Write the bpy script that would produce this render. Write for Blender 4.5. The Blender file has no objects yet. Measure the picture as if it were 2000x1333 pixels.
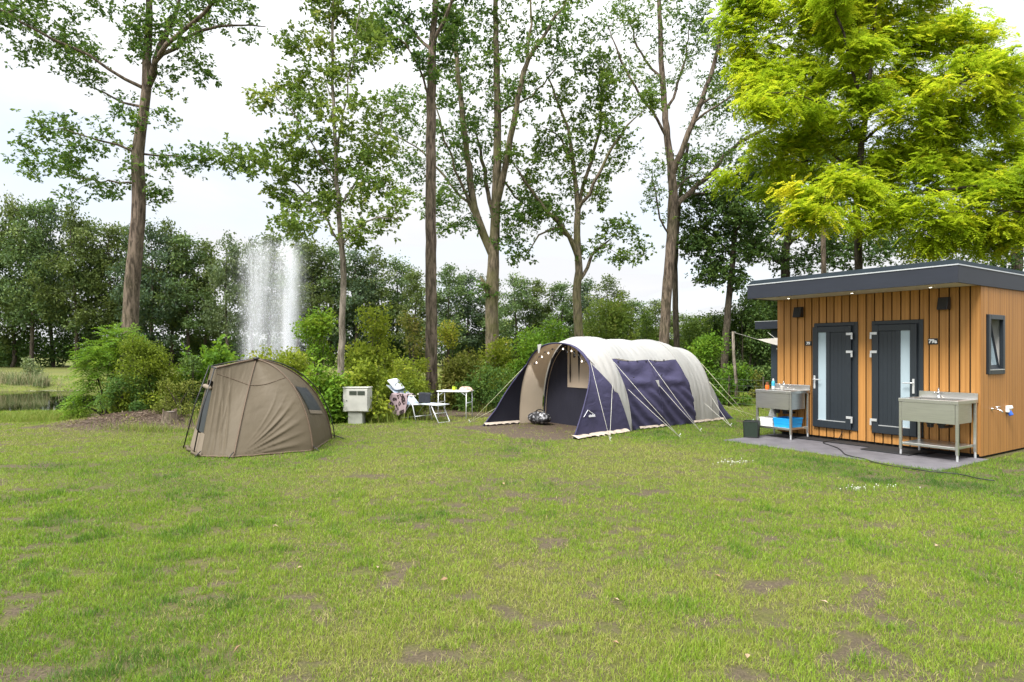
import bpy, bmesh, math, random
import numpy as np
from mathutils import Vector, Matrix

random.seed(7)
RNG = np.random.default_rng(11)
R = math.radians
PI = math.pi
SC = bpy.context.scene
COL = SC.collection

# ------------------------------------------------------------------ camera
F, HZ, CAMH = 1227.0, 686.0, 1.7          # focal length, horizon row and eye height the photograph implies
cam = bpy.data.cameras.new('camera')
cam.sensor_width = 36.0
cam.lens = 36.0 * F / 2000.0
cam.shift_y = (HZ - 666.5) / 2000.0
cam.clip_start = 0.1
cam.clip_end = 600
camo = bpy.data.objects.new('camera', cam)
COL.objects.link(camo)
camo.location = (0, 0, CAMH)
camo.rotation_euler = (R(90), 0, 0)
SC.camera = camo


def at(px, py, Y):
    return Vector(((px - 1000) / F * Y, Y, CAMH - (py - HZ) / F * Y))


def gp(px, py, z=0.0):
    Y = F * (CAMH - z) / (py - HZ)
    return Vector(((px - 1000) / F * Y, Y, z))


# ------------------------------------------------------------------ tagging
def tag(o, label=None, cat=None, group=None, kind=None):
    if label:
        o['label'] = label
    if cat:
        o['category'] = cat
    if group:
        o['group'] = group
    if kind:
        o['kind'] = kind
    return o


def empty(name, loc, rz=0.0, parent=None):
    o = bpy.data.objects.new(name, None)
    COL.objects.link(o)
    o.location = loc
    o.rotation_euler = (0, 0, rz)
    o.empty_display_size = 0.2
    if parent:
        o.parent = parent
    return o


def thing(name, label, cat, loc=(0, 0, 0), rz=0.0, group=None):
    return tag(empty(name, loc, rz), label, cat, group)


def link(name, me, parent=None, mat=None):
    o = bpy.data.objects.new(name, me)
    COL.objects.link(o)
    if parent:
        o.parent = parent
    if mat:
        me.materials.append(mat)
    return o


# ------------------------------------------------------------------ meshes
def np_mesh(name, co, faces, smooth=False, attrs=None):
    """co (n,3); faces: list of (m,k) int arrays"""
    me = bpy.data.meshes.new(name)
    co = np.ascontiguousarray(co, dtype=np.float32)
    me.vertices.add(len(co))
    me.vertices.foreach_set('co', co.ravel())
    idx = np.concatenate([f.ravel() for f in faces]).astype(np.int32)
    sizes = np.concatenate([np.full(len(f), f.shape[1], dtype=np.int32) for f in faces])
    starts = np.concatenate([[0], np.cumsum(sizes)[:-1]]).astype(np.int32)
    me.loops.add(len(idx))
    me.loops.foreach_set('vertex_index', idx)
    me.polygons.add(len(sizes))
    me.polygons.foreach_set('loop_start', starts)
    me.polygons.foreach_set('use_smooth', np.full(len(sizes), smooth, dtype=bool))
    if attrs:
        for k, v in attrs.items():
            a = me.attributes.new(k, 'FLOAT', 'POINT')
            a.data.foreach_set('value', np.ascontiguousarray(v, dtype=np.float32))
    me.update(calc_edges=True)
    return me


class MB:
    """collects simple solids and links them as one mesh"""
    def __init__(s):
        s.v, s.f = [], []

    def add(s, vs, fs):
        b = len(s.v)
        s.v += [tuple(v) for v in vs]
        s.f += [tuple(b + i for i in f) for f in fs]
        return s

    def box(s, x0, x1, y0, y1, z0, z1, m=None):
        x0, x1 = min(x0, x1), max(x0, x1)
        y0, y1 = min(y0, y1), max(y0, y1)
        z0, z1 = min(z0, z1), max(z0, z1)
        vs = [Vector(p) for p in ((x0, y0, z0), (x1, y0, z0), (x1, y1, z0), (x0, y1, z0),
                                  (x0, y0, z1), (x1, y0, z1), (x1, y1, z1), (x0, y1, z1))]
        if m:
            vs = [m @ v for v in vs]
        return s.add(vs, [(0, 3, 2, 1), (4, 5, 6, 7), (0, 1, 5, 4), (1, 2, 6, 5), (2, 3, 7, 6), (3, 0, 4, 7)])

    def tube(s, pts, r, n=8, caps=True, closed=False):
        pts = [Vector(p) for p in pts]
        rs = r if isinstance(r, (list, tuple)) else [r] * len(pts)
        rings = []
        L = len(pts)
        up = None
        for i, p in enumerate(pts):
            if closed:
                t = pts[(i + 1) % L] - pts[i - 1]
            else:
                t = pts[min(i + 1, L - 1)] - pts[max(i - 1, 0)]
            if t.length < 1e-9:
                t = Vector((0, 0, 1))
            t.normalize()
            if up is None:
                a = Vector((0, 0, 1)) if abs(t.z) < 0.9 else Vector((1, 0, 0))
                up = (a - t * a.dot(t)).normalized()
            else:
                up = up - t * up.dot(t)
                if up.length < 1e-6:
                    a = Vector((0, 0, 1)) if abs(t.z) < 0.9 else Vector((1, 0, 0))
                    up = a - t * a.dot(t)
                up.normalize()
            sd = t.cross(up)
            rings.append([p + (up * math.cos(2 * PI * k / n) + sd * math.sin(2 * PI * k / n)) * rs[i] for k in range(n)])
        vs = [v for ring in rings for v in ring]
        fs = []
        for i in range(L if closed else L - 1):
            j = (i + 1) % L
            for k in range(n):
                k2 = (k + 1) % n
                fs.append((i * n + k, i * n + k2, j * n + k2, j * n + k))
        if caps and not closed:
            fs.append(tuple(range(n - 1, -1, -1)))
            fs.append(tuple((L - 1) * n + k for k in range(n)))
        return s.add(vs, fs)

    def lathe(s, prof, c=(0, 0, 0), n=16, m=None):
        """prof: list of (r, z) bottom to top"""
        vs = []
        for r, z in prof:
            for k in range(n):
                a = 2 * PI * k / n
                v = Vector((c[0] + r * math.cos(a), c[1] + r * math.sin(a), c[2] + z))
                vs.append(m @ v if m else v)
        fs = []
        for i in range(len(prof) - 1):
            for k in range(n):
                k2 = (k + 1) % n
                fs.append((i * n + k, i * n + k2, (i + 1) * n + k2, (i + 1) * n + k))
        fs.append(tuple(range(n - 1, -1, -1)))
        fs.append(tuple((len(prof) - 1) * n + k for k in range(n)))
        return s.add(vs, fs)

    def grid(s, fn, nu, nv):
        vs = [fn(i / nu, j / nv) for j in range(nv + 1) for i in range(nu + 1)]
        fs = [(j * (nu + 1) + i, j * (nu + 1) + i + 1, (j + 1) * (nu + 1) + i + 1, (j + 1) * (nu + 1) + i)
              for j in range(nv) for i in range(nu)]
        return s.add(vs, fs)

    def build(s, name, mat, parent=None, bevel=0.0, smooth=False, seg=1, thick=0.0):
        me = bpy.data.meshes.new(name)
        me.from_pydata(s.v, [], s.f)
        me.update()
        if bevel > 0:
            bm = bmesh.new()
            bm.from_mesh(me)
            es = [e for e in bm.edges if len(e.link_faces) == 2 and e.calc_face_angle(0) > R(30)]
            bmesh.ops.bevel(bm, geom=es, offset=bevel, segments=seg, affect='EDGES', profile=0.7, clamp_overlap=True)
            bm.to_mesh(me)
            bm.free()
        if smooth:
            me.polygons.foreach_set('use_smooth', [True] * len(me.polygons))
        o = link(name, me, parent, mat)
        if thick:
            md = o.modifiers.new('thickness', 'SOLIDIFY')
            md.thickness = thick
            md.offset = 0
        return o


def text_mesh(name, body, size, mat, parent, m, bold=0.0, extrude=0.002):
    cu = bpy.data.curves.new(name, 'FONT')
    cu.body = body
    cu.size = size
    cu.align_x = 'CENTER'
    cu.align_y = 'CENTER'
    cu.extrude = extrude
    cu.offset = bold
    tmp = bpy.data.objects.new(name + '_tmp', cu)
    COL.objects.link(tmp)
    dg = bpy.context.evaluated_depsgraph_get()
    me = bpy.data.meshes.new_from_object(tmp.evaluated_get(dg))
    bpy.data.objects.remove(tmp)
    me.transform(m)
    me.materials.clear()
    return link(name, me, parent, mat)


# ------------------------------------------------------------------ noise (numpy)
def _hash(ix, iy, seed):
    h = (ix.astype(np.int64) * 374761393 + iy.astype(np.int64) * 668265263 + seed * 974711) & 0xFFFFFFFF
    h = ((h ^ (h >> 13)) * 1274126177) & 0xFFFFFFFF
    h = h ^ (h >> 16)
    return (h & 0xFFFFFF) / float(0xFFFFFF)


def vnoise(x, y, seed=0):
    x = np.asarray(x, dtype=np.float64)
    y = np.asarray(y, dtype=np.float64)
    xi, yi = np.floor(x), np.floor(y)
    fx, fy = x - xi, y - yi
    fx = fx * fx * (3 - 2 * fx)
    fy = fy * fy * (3 - 2 * fy)
    a = _hash(xi, yi, seed)
    b = _hash(xi + 1, yi, seed)
    c = _hash(xi, yi + 1, seed)
    d = _hash(xi + 1, yi + 1, seed)
    return (a * (1 - fx) + b * fx) * (1 - fy) + (c * (1 - fx) + d * fx) * fy


def fbm(x, y, seed=0, octv=4):
    s, a, t = 0.0, 0.5, 0.0
    for k in range(octv):
        s = s + a * vnoise(x * 2 ** k, y * 2 ** k, seed + k * 17)
        t += a
        a *= 0.5
    return s / t


def sstep(a, b, x):
    t = np.clip((x - a) / (b - a), 0, 1)
    return t * t * (3 - 2 * t)


# ------------------------------------------------------------------ materials
MATS = {}


def nodes_of(name):
    m = bpy.data.materials.new(name)
    m.use_nodes = True
    nt = m.node_tree
    bs = nt.nodes['Principled BSDF']
    MATS[name] = m
    return m, nt, nt.nodes, nt.links, bs


def ramp(nd, stops):
    r = nd.new('ShaderNodeValToRGB')
    el = r.color_ramp.elements
    while len(el) < len(stops):
        el.new(0.5)
    for e, (p, c) in zip(el, stops):
        e.position = p
        e.color = (*c[:3], 1)
    return r


def solid(name, col, rough=0.6, metal=0.0, var=0.12, scale=6.0, bump=0.0, bscale=60.0, spec=0.5, stretch=None, coat=0.0):
    """plain material with a little natural variation"""
    m, nt, nd, lk, bs = nodes_of(name)
    tc = nd.new('ShaderNodeTexCoord')
    src = tc.outputs['Object']
    if stretch:
        mp = nd.new('ShaderNodeMapping')
        mp.inputs['Scale'].default_value = stretch
        lk.new(src, mp.inputs['Vector'])
        src = mp.outputs['Vector']
    nz = nd.new('ShaderNodeTexNoise')
    nz.inputs['Scale'].default_value = scale
    nz.inputs['Detail'].default_value = 6
    lk.new(src, nz.inputs['Vector'])
    rp = ramp(nd, [(0.3, [c * (1 - var) for c in col]), (0.7, [min(1, c * (1 + var)) for c in col])])
    lk.new(nz.outputs['Fac'], rp.inputs['Fac'])
    lk.new(rp.outputs['Color'], bs.inputs['Base Color'])
    bs.inputs['Roughness'].default_value = rough
    bs.inputs['Metallic'].default_value = metal
    bs.inputs['Specular IOR Level'].default_value = spec
    if coat:
        bs.inputs['Coat Weight'].default_value = coat
    if bump:
        n2 = nd.new('ShaderNodeTexNoise')
        n2.inputs['Scale'].default_value = bscale
        n2.inputs['Detail'].default_value = 4
        lk.new(src, n2.inputs['Vector'])
        bp = nd.new('ShaderNodeBump')
        bp.inputs['Strength'].default_value = bump
        bp.inputs['Distance'].default_value = 0.01
        lk.new(n2.outputs['Fac'], bp.inputs['Height'])
        lk.new(bp.outputs['Normal'], bs.inputs['Normal'])
    return m


def leafmat(name, stops, trans=0.42, rough=0.55, spec=0.16, tmix=0.35):
    m, nt, nd, lk, bs = nodes_of(name)
    a = nd.new('ShaderNodeAttribute')
    a.attribute_name = 'tint'
    rp = ramp(nd, stops)
    lk.new(a.outputs['Fac'], rp.inputs['Fac'])
    lk.new(rp.outputs['Color'], bs.inputs['Base Color'])
    bs.inputs['Roughness'].default_value = rough
    bs.inputs['Specular IOR Level'].default_value = spec
    tr = nd.new('ShaderNodeBsdfTranslucent')
    mx = nd.new('ShaderNodeMix')
    mx.data_type = 'RGBA'
    mx.inputs[0].default_value = tmix
    lk.new(rp.outputs['Color'], mx.inputs[6])
    mx.inputs[7].default_value = (0.22, 0.30, 0.02, 1)
    lk.new(mx.outputs[2], tr.inputs['Color'])
    ms = nd.new('ShaderNodeMixShader')
    ms.inputs[0].default_value = trans
    lk.new(bs.outputs[0], ms.inputs[1])
    lk.new(tr.outputs[0], ms.inputs[2])
    lk.new(ms.outputs[0], nd['Material Output'].inputs['Surface'])
    return m


def fabric(name, col, trans=0.25, rough=0.85, var=0.08, bump=0.25, wr=(5, 5, 1.3), tcol=None):
    m, nt, nd, lk, bs = nodes_of(name)
    tc = nd.new('ShaderNodeTexCoord')
    nz = nd.new('ShaderNodeTexNoise')
    nz.inputs['Scale'].default_value = 2.2
    nz.inputs['Detail'].default_value = 5
    lk.new(tc.outputs['Object'], nz.inputs['Vector'])
    rp = ramp(nd, [(0.3, [c * (1 - var) for c in col]), (0.7, [c * (1 + var) for c in col])])
    lk.new(nz.outputs['Fac'], rp.inputs['Fac'])
    lk.new(rp.outputs['Color'], bs.inputs['Base Color'])
    bs.inputs['Roughness'].default_value = rough
    bs.inputs['Specular IOR Level'].default_value = 0.25
    mp = nd.new('ShaderNodeMapping')
    mp.inputs['Scale'].default_value = wr
    lk.new(tc.outputs['Object'], mp.inputs['Vector'])
    n2 = nd.new('ShaderNodeTexNoise')
    n2.inputs['Scale'].default_value = 1.6
    n2.inputs['Detail'].default_value = 3
    n2.inputs['Distortion'].default_value = 0.6
    lk.new(mp.outputs['Vector'], n2.inputs['Vector'])
    bp = nd.new('ShaderNodeBump')
    bp.inputs['Strength'].default_value = bump
    bp.inputs['Distance'].default_value = 0.05
    lk.new(n2.outputs['Fac'], bp.inputs['Height'])
    lk.new(bp.outputs['Normal'], bs.inputs['Normal'])
    if trans:
        tr = nd.new('ShaderNodeBsdfTranslucent')
        if tcol:
            tr.inputs['Color'].default_value = (*tcol, 1)
        else:
            lk.new(rp.outputs['Color'], tr.inputs['Color'])
        ms = nd.new('ShaderNodeMixShader')
        ms.inputs[0].default_value = trans
        lk.new(bs.outputs[0], ms.inputs[1])
        lk.new(tr.outputs[0], ms.inputs[2])
        lk.new(ms.outputs[0], nd['Material Output'].inputs['Surface'])
    return m


def barkmat(name, dark, light, moss=0.0, mosscol=(0.10, 0.11, 0.04), fur=14.0):
    m, nt, nd, lk, bs = nodes_of(name)
    tc = nd.new('ShaderNodeTexCoord')
    mp = nd.new('ShaderNodeMapping')
    mp.inputs['Scale'].default_value = (1, 1, 0.20)
    lk.new(tc.outputs['Object'], mp.inputs['Vector'])
    nz = nd.new('ShaderNodeTexNoise')
    nz.inputs['Scale'].default_value = fur
    nz.inputs['Detail'].default_value = 8
    nz.inputs['Roughness'].default_value = 0.65
    nz.inputs['Distortion'].default_value = 0.4
    lk.new(mp.outputs['Vector'], nz.inputs['Vector'])
    rp = ramp(nd, [(0.40, dark), (0.5, [(a + b) / 2 for a, b in zip(dark, light)]), (0.62, light)])
    lk.new(nz.outputs['Fac'], rp.inputs['Fac'])
    n3 = nd.new('ShaderNodeTexNoise')
    n3.inputs['Scale'].default_value = 1.3
    n3.inputs['Detail'].default_value = 5
    lk.new(tc.outputs['Object'], n3.inputs['Vector'])
    r3 = ramp(nd, [(0.42, (0, 0, 0)), (0.66, (1, 1, 1))])
    lk.new(n3.outputs['Fac'], r3.inputs['Fac'])
    mul = nd.new('ShaderNodeMath')
    mul.operation = 'MULTIPLY'
    mul.inputs[1].default_value = moss
    lk.new(r3.outputs['Color'], mul.inputs[0])
    mx = nd.new('ShaderNodeMix')
    mx.data_type = 'RGBA'
    lk.new(mul.outputs[0], mx.inputs[0])
    lk.new(rp.outputs['Color'], mx.inputs[6])
    mx.inputs[7].default_value = (*mosscol, 1)
    lk.new(mx.outputs[2], bs.inputs['Base Color'])
    bs.inputs['Roughness'].default_value = 0.9
    bs.inputs['Specular IOR Level'].default_value = 0.2
    bp = nd.new('ShaderNodeBump')
    bp.inputs['Strength'].default_value = 1.0
    bp.inputs['Distance'].default_value = 0.06
    lk.new(nz.outputs['Fac'], bp.inputs['Height'])
    lk.new(bp.outputs['Normal'], bs.inputs['Normal'])
    return m


# ------------------------------------------------------------------ sky and sun
SUN_EL, SUN_AZ = R(52), R(222)       # high, behind the camera and to its left, behind thin cloud
sun = bpy.data.lights.new('sun', 'SUN')
sun.energy = 1.5
sun.angle = R(20)
sun.color = (1.0, 0.96, 0.90)
so = bpy.data.objects.new('sun', sun)
COL.objects.link(so)
sd = Vector((math.sin(SUN_AZ) * math.cos(SUN_EL), math.cos(SUN_AZ) * math.cos(SUN_EL), math.sin(SUN_EL)))
so.rotation_euler = sd.to_track_quat('Z', 'Y').to_euler()
so.location = sd * 30

w = bpy.data.worlds.new('World')
SC.world = w
w.use_nodes = True
nt = w.node_tree
nd, lk = nt.nodes, nt.links
bg = nd['Background']
sky = nd.new('ShaderNodeTexSky')
sky.sky_type = 'NISHITA'
sky.sun_disc = False
sky.sun_elevation = SUN_EL
sky.sun_rotation = SUN_AZ
tc = nd.new('ShaderNodeTexCoord')
sep = nd.new('ShaderNodeSeparateXYZ')
lk.new(tc.outputs['Generated'], sep.inputs[0])


def mth(op, a, b=None, clamp=False):
    n = nd.new('ShaderNodeMath')
    n.operation = op
    n.use_clamp = clamp
    for i, v in enumerate((a, b)):
        if v is None:
            continue
        if isinstance(v, (int, float)):
            n.inputs[i].default_value = v
        else:
            lk.new(v, n.inputs[i])
    return n.outputs[0]


zc = mth('MAXIMUM', sep.outputs['Z'], 0.0)
# overcast dome: several times brighter overhead than near the horizon
dome = mth('ADD', mth('MULTIPLY', mth('POWER', zc, 3.0), 3.6), 0.82)
den = mth('ADD', zc, 0.22)
comb = nd.new('ShaderNodeCombineXYZ')
lk.new(mth('DIVIDE', sep.outputs['X'], den), comb.inputs[0])
lk.new(mth('DIVIDE', sep.outputs['Y'], den), comb.inputs[1])
n1 = nd.new('ShaderNodeTexNoise')
n1.inputs['Scale'].default_value = 0.9
n1.inputs['Detail'].default_value = 7
n1.inputs['Roughness'].default_value = 0.55
n1.inputs['Distortion'].default_value = 0.5
lk.new(comb.outputs[0], n1.inputs['Vector'])
rc = ramp(nd, [(0.30, (0.93, 0.96, 1.02)), (0.62, (1.04, 1.045, 1.06))])
lk.new(n1.outputs['Fac'], rc.inputs['Fac'])
vm = nd.new('ShaderNodeVectorMath')
vm.operation = 'SCALE'
lk.new(rc.outputs['Color'], vm.inputs[0])
SKY_L = 3.10
lk.new(mth('MULTIPLY', dome, SKY_L), vm.inputs['Scale'])
rm = ramp(nd, [(0.33, (0.72, 0.72, 0.72)), (0.5, (1, 1, 1))])
lk.new(n1.outputs['Fac'], rm.inputs['Fac'])
mx = nd.new('ShaderNodeMix')
mx.data_type = 'RGBA'
lk.new(rm.outputs['Color'], mx.inputs[0])
lk.new(sky.outputs['Color'], mx.inputs[6])
lk.new(vm.outputs[0], mx.inputs[7])
lk.new(mx.outputs[2], bg.inputs['Color'])
bg.inputs['Strength'].default_value = 0.1

SC.view_settings.view_transform = 'Standard'
SC.view_settings.look = 'None'
SC.view_settings.exposure = 1.9
SC.view_settings.gamma = 1.0
SC.cycles.max_bounces = 12
SC.cycles.diffuse_bounces = 7
SC.cycles.transmission_bounces = 7
SC.cycles.transparent_max_bounces = 8
SC.cycles.volume_bounces = 2
SC.cycles.use_denoising = True

# ------------------------------------------------------------------ places the photograph fixes
CA = Vector((7.38, 9.886, 0))               # near corner of the cabin
CU = Vector((-0.5486, 0.8361, 0))           # along its front, away from the near corner
CV = Vector((0.8361, 0.5486, 0))            # along its side, into the picture
CROT = math.atan2(-0.8361, 0.5486)
CL, CD = 3.55, 2.5
TA = Vector((1.166, 12.13, 0))              # near front corner of the tunnel tent
TS = Vector((0.788, 0.615, 0)).normalized()
TW = Vector((-0.615, 0.788, 0)).normalized()
TROT = math.atan2(TS.y, TS.x)


def cab_uv(x, y):
    dx, dy = x - CA.x, y - CA.y
    return dx * CU.x + dy * CU.y, dx * CV.x + dy * CV.y


def tent_sw(x, y):
    dx, dy = x - TA.x, y - TA.y
    return dx * TS.x + dy * TS.y, dx * TW.x + dy * TW.y


BIV = [(-5.70, 11.0), (-5.02, 10.15), (-4.43, 10.0), (-3.38, 10.66), (-3.48, 12.1), (-4.2, 12.8), (-5.2, 12.3)]


def in_poly(x, y, poly):
    ins = np.zeros(np.shape(x), bool)
    n = len(poly)
    for i in range(n):
        x0, y0 = poly[i]
        x1, y1 = poly[(i + 1) % n]
        c = ((y0 > y) != (y1 > y)) & (x < (x1 - x0) * (y - y0) / (y1 - y0 + 1e-12) + x0)
        ins ^= c
    return ins


def pond_d(x, y):
    wob = 0.10 * (fbm(x * 0.22, y * 0.22, 5, 3) - 0.5)
    return ((x + 18) / 14.5) ** 2 + ((y - 29) / 9.0) ** 2 + wob * 2


WATER_Z = -0.55


def hgt(x, y):
    x = np.asarray(x, float)
    y = np.asarray(y, float)
    d = pond_d(x, y)
    z = -0.40 * (1 - sstep(1.10, 1.75, d)) - 0.70 * (1 - sstep(0.86, 1.12, d))
    z = z + 0.30 * np.exp(-(((x + 8.5) / 1.5) ** 2 + ((y - 14.6) / 1.3) ** 2))
    z = z + 0.05 * (fbm(x * 0.35, y * 0.35, 3, 3) - 0.5) * sstep(3, 7, np.hypot(x, y))* (1 - flat(x, y))
    z = z + 0.018 * (fbm(x * 2.3, y * 2.3, 9, 3) - 0.5) * (1 - flat(x, y))
    z = z + 0.25 * sstep(45, 90, y)
    return z


def flat(x, y):
    u, v = cab_uv(x, y)
    a = sstep(0.8, 0.0, np.maximum(np.maximum(-0.3 - u, u - 3.9), np.maximum(-1.9 - v, v - 3.0)))
    s, t = tent_sw(x, y)
    b = sstep(0.8, 0.0, np.maximum(np.maximum(-0.3 - s, s - 6.0), np.maximum(-0.5 - t, t - 3.2)))
    c = sstep(1.2, 0.4, np.hypot((x + 4.6) / 1.4, (y - 11.3) / 1.4))
    return np.clip(a + b + c, 0, 1)


def bare(x, y):
    """share of bare soil: worn spots in the lawn, tent porch, soil bank, tree foot, shrub belt"""
    x = np.asarray(x, float)
    y = np.asarray(y, float)
    n = fbm(x * 3.4, y * 4.6, 21, 4)
    zone = fbm(x * 0.28 + 4, y * 0.28, 33, 3)
    fl = sstep(0.668, 0.735, n + 0.36 * (zone - 0.5) + 0.03 * sstep(8, 3.5, y))
    s, t = tent_sw(x, y)
    nn = 0.5 * (fbm(x * 1.3, y * 1.3, 41, 3) - 0.5)
    q = np.maximum(np.maximum(-0.75 - s, s - 1.8), np.maximum(0.05 - t, t - 2.9))
    por = sstep(0.18, -0.18, q + nn)
    mnd = sstep(1.25, 0.75, np.hypot((x + 8.35) / 1.75, (y - 14.1) / 1.35) + nn * 0.9)
    foot = sstep(1.1, 0.7, np.hypot((x + 1.9) / 1.9, (y - 18.4) / 1.6) + nn * 0.8)
    belt = sstep(0.5, -0.3, np.maximum(np.maximum(-11.5 - x, x - 1.0), np.maximum(16.2 - y, y - 24)) + nn * 2)
    return np.clip(np.maximum.reduce([fl * 0.85, por, mnd, foot, belt]), 0, 1)
# ------------------------------------------------------------------ ground
def make_ground():
    def axis(a, b, fine0, fine1, df, growth):
        v = [fine0]
        while v[-1] < fine1:
            v.append(v[-1] + df)
        st = df
        up = [v[-1]]
        while up[-1] < b:
            st *= growth
            up.append(up[-1] + st)
        st = df
        dn = [v[0]]
        while dn[-1] > a:
            st *= growth
            dn.append(dn[-1] - st)
        return np.array(dn[:0:-1] + v + up[1:])
    xs = axis(-260, 260, -13, 13, 0.09, 1.07)
    ys = axis(-60, 320, 2.0, 19, 0.09, 1.06)
    X, Y = np.meshgrid(xs, ys)
    x, y = X.ravel(), Y.ravel()
    z = hgt(x, y)
    nx, ny = len(xs), len(ys)
    i = np.arange(nx - 1)
    j = np.arange(ny - 1)
    I, J = np.meshgrid(i, j)
    a = (J * nx + I).ravel()
    fs = np.stack([a, a + 1, a + nx + 1, a + nx], 1)
    me = np_mesh('ground', np.stack([x, y, z], 1), [fs], True, {'bare': bare(x, y), 'meadow': sstep(15, 24, y)})
    m, nt, nd, lk, bs = nodes_of('lawn_ground')
    tc = nd.new('ShaderNodeTexCoord')

    def noise(scale, detail=6, rough=0.6, dist=0.0):
        n = nd.new('ShaderNodeTexNoise')
        n.inputs['Scale'].default_value = scale
        n.inputs['Detail'].default_value = detail
        n.inputs['Roughness'].default_value = rough
        n.inputs['Distortion'].default_value = dist
        lk.new(tc.outputs['Object'], n.inputs['Vector'])
        return n.outputs['Fac']

    def mixc(f, a, b):
        mx = nd.new('ShaderNodeMix')
        mx.data_type = 'RGBA'
        if isinstance(f, (int, float)):
            mx.inputs[0].default_value = f
        else:
            lk.new(f, mx.inputs[0])
        for k, v in ((6, a), (7, b)):
            if isinstance(v, tuple):
                mx.inputs[k].default_value = (*v, 1)
            else:
                lk.new(v, mx.inputs[k])
        return mx.outputs[2]
    r1 = ramp(nd, [(0.30, (0.045, 0.033, 0.025)), (0.5, (0.080, 0.060, 0.044)), (0.62, (0.125, 0.095, 0.066)), (0.75, (0.20, 0.16, 0.11))])
    lk.new(noise(38, 10, 0.72), r1.inputs['Fac'])
    soil = r1.outputs['Color']
    r2 = ramp(nd, [(0.36, (0.022, 0.018, 0.011)), (0.46, (0.052, 0.046, 0.020)), (0.56, (0.095, 0.088, 0.030)), (0.70, (0.18, 0.145, 0.08))])
    lk.new(noise(55, 12, 0.8), r2.inputs['Fac'])
    r3 = ramp(nd, [(0.35, (0.095, 0.135, 0.020)), (0.65, (0.165, 0.185, 0.034))])
    lk.new(noise(0.5, 5), r3.inputs['Fac'])
    am = nd.new('ShaderNodeAttribute')
    am.attribute_name = 'meadow'
    mm_ = nd.new('ShaderNodeMath')
    mm_.operation = 'MULTIPLY_ADD'
    mm_.inputs[1].default_value = 0.62
    mm_.inputs[2].default_value = 0.26
    lk.new(am.outputs['Fac'], mm_.inputs[0])
    grass = mixc(mm_.outputs[0], r2.outputs['Color'], r3.outputs['Color'])
    at_ = nd.new('ShaderNodeAttribute')
    at_.attribute_name = 'bare'
    # thatch shows between the blades everywhere
    r4 = ramp(nd, [(0.40, (0, 0, 0)), (0.66, (0.8, 0.8, 0.8))])
    lk.new(noise(9, 8, 0.7), r4.inputs['Fac'])
    mxm = nd.new('ShaderNodeMath')
    mxm.operation = 'MAXIMUM'
    lk.new(at_.outputs['Fac'], mxm.inputs[0])
    lk.new(r4.outputs['Color'], mxm.inputs[1])
    lk.new(mixc(mxm.outputs[0], grass, soil), bs.inputs['Base Color'])
    bs.inputs['Roughness'].default_value = 0.95
    bs.inputs['Specular IOR Level'].default_value = 0.15
    bp = nd.new('ShaderNodeBump')
    bp.inputs['Strength'].default_value = 0.7
    bp.inputs['Distance'].default_value = 0.02
    lk.new(noise(45, 8, 0.7), bp.inputs['Height'])
    lk.new(bp.outputs['Normal'], bs.inputs['Normal'])
    tag(link('ground', me, None, m), kind='structure')


make_ground()

# pond
def make_pond():
    n = 96
    vs, rr = [(-18, 29, WATER_Z)], []
    for k in range(n):
        a = 2 * PI * k / n
        vs.append((-18 + 15.4 * math.cos(a), 29 + 9.7 * math.sin(a), WATER_Z))
    mb = MB().add(vs, [(0, 1 + k, 1 + (k + 1) % n) for k in range(n)])
    m, nt, nd, lk, bs = nodes_of('pond_water')
    bs.inputs['Base Color'].default_value = (0.006, 0.007, 0.002, 1)
    bs.inputs['Roughness'].default_value = 0.03
    bs.inputs['Specular IOR Level'].default_value = 0.25
    bs.inputs['IOR'].default_value = 1.25
    tc = nd.new('ShaderNodeTexCoord')
    mp = nd.new('ShaderNodeMapping')
    mp.inputs['Scale'].default_value = (1.0, 2.2, 1)
    lk.new(tc.outputs['Object'], mp.inputs['Vector'])
    nz = nd.new('ShaderNodeTexNoise')
    nz.inputs['Scale'].default_value = 2.2
    nz.inputs['Detail'].default_value = 5
    lk.new(mp.outputs['Vector'], nz.inputs['Vector'])
    bp = nd.new('ShaderNodeBump')
    bp.inputs['Strength'].default_value = 0.035
    bp.inputs['Distance'].default_value = 0.02
    lk.new(nz.outputs['Fac'], bp.inputs['Height'])
    lk.new(bp.outputs['Normal'], bs.inputs['Normal'])
    tag(mb.build('pond_water', m), kind='structure')


make_pond()


# ------------------------------------------------------------------ grass
def blades_mesh(name, x, y, z, h, wd, lean, tint, two):
    n = len(x)
    az = RNG.uniform(0, 2 * PI, n)          # facing
    la = RNG.uniform(0, 2 * PI, n)          # lean direction
    wx, wy = np.cos(az) * wd / 2, np.sin(az) * wd / 2
    lx, ly = np.cos(la) * h * lean, np.sin(la) * h * lean
    hz = h * np.sqrt(np.clip(1 - lean * lean, 0.05, 1))
    b = np.stack([x, y, z], 1)
    W = np.stack([wx, wy, np.zeros(n)], 1)
    T = b + np.stack([lx, ly, hz], 1)
    if two:
        Mi = b + np.stack([lx * 0.32, ly * 0.32, hz * 0.58], 1)
        co = np.stack([b - W, b + W, Mi + W * 0.8, Mi - W * 0.8, T], 1).reshape(-1, 3)
        k = np.arange(n) * 5
        fs = [np.stack([k, k + 1, k + 2, k + 3], 1), np.stack([k + 3, k + 2, k + 4], 1)]
        tt = np.repeat(tint, 5)
    else:
        co = np.stack([b - W, b + W, T], 1).reshape(-1, 3)
        k = np.arange(n) * 3
        fs = [np.stack([k, k + 1, k + 2], 1)]
        tt = np.repeat(tint, 3)
    return co, fs, tt


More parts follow.
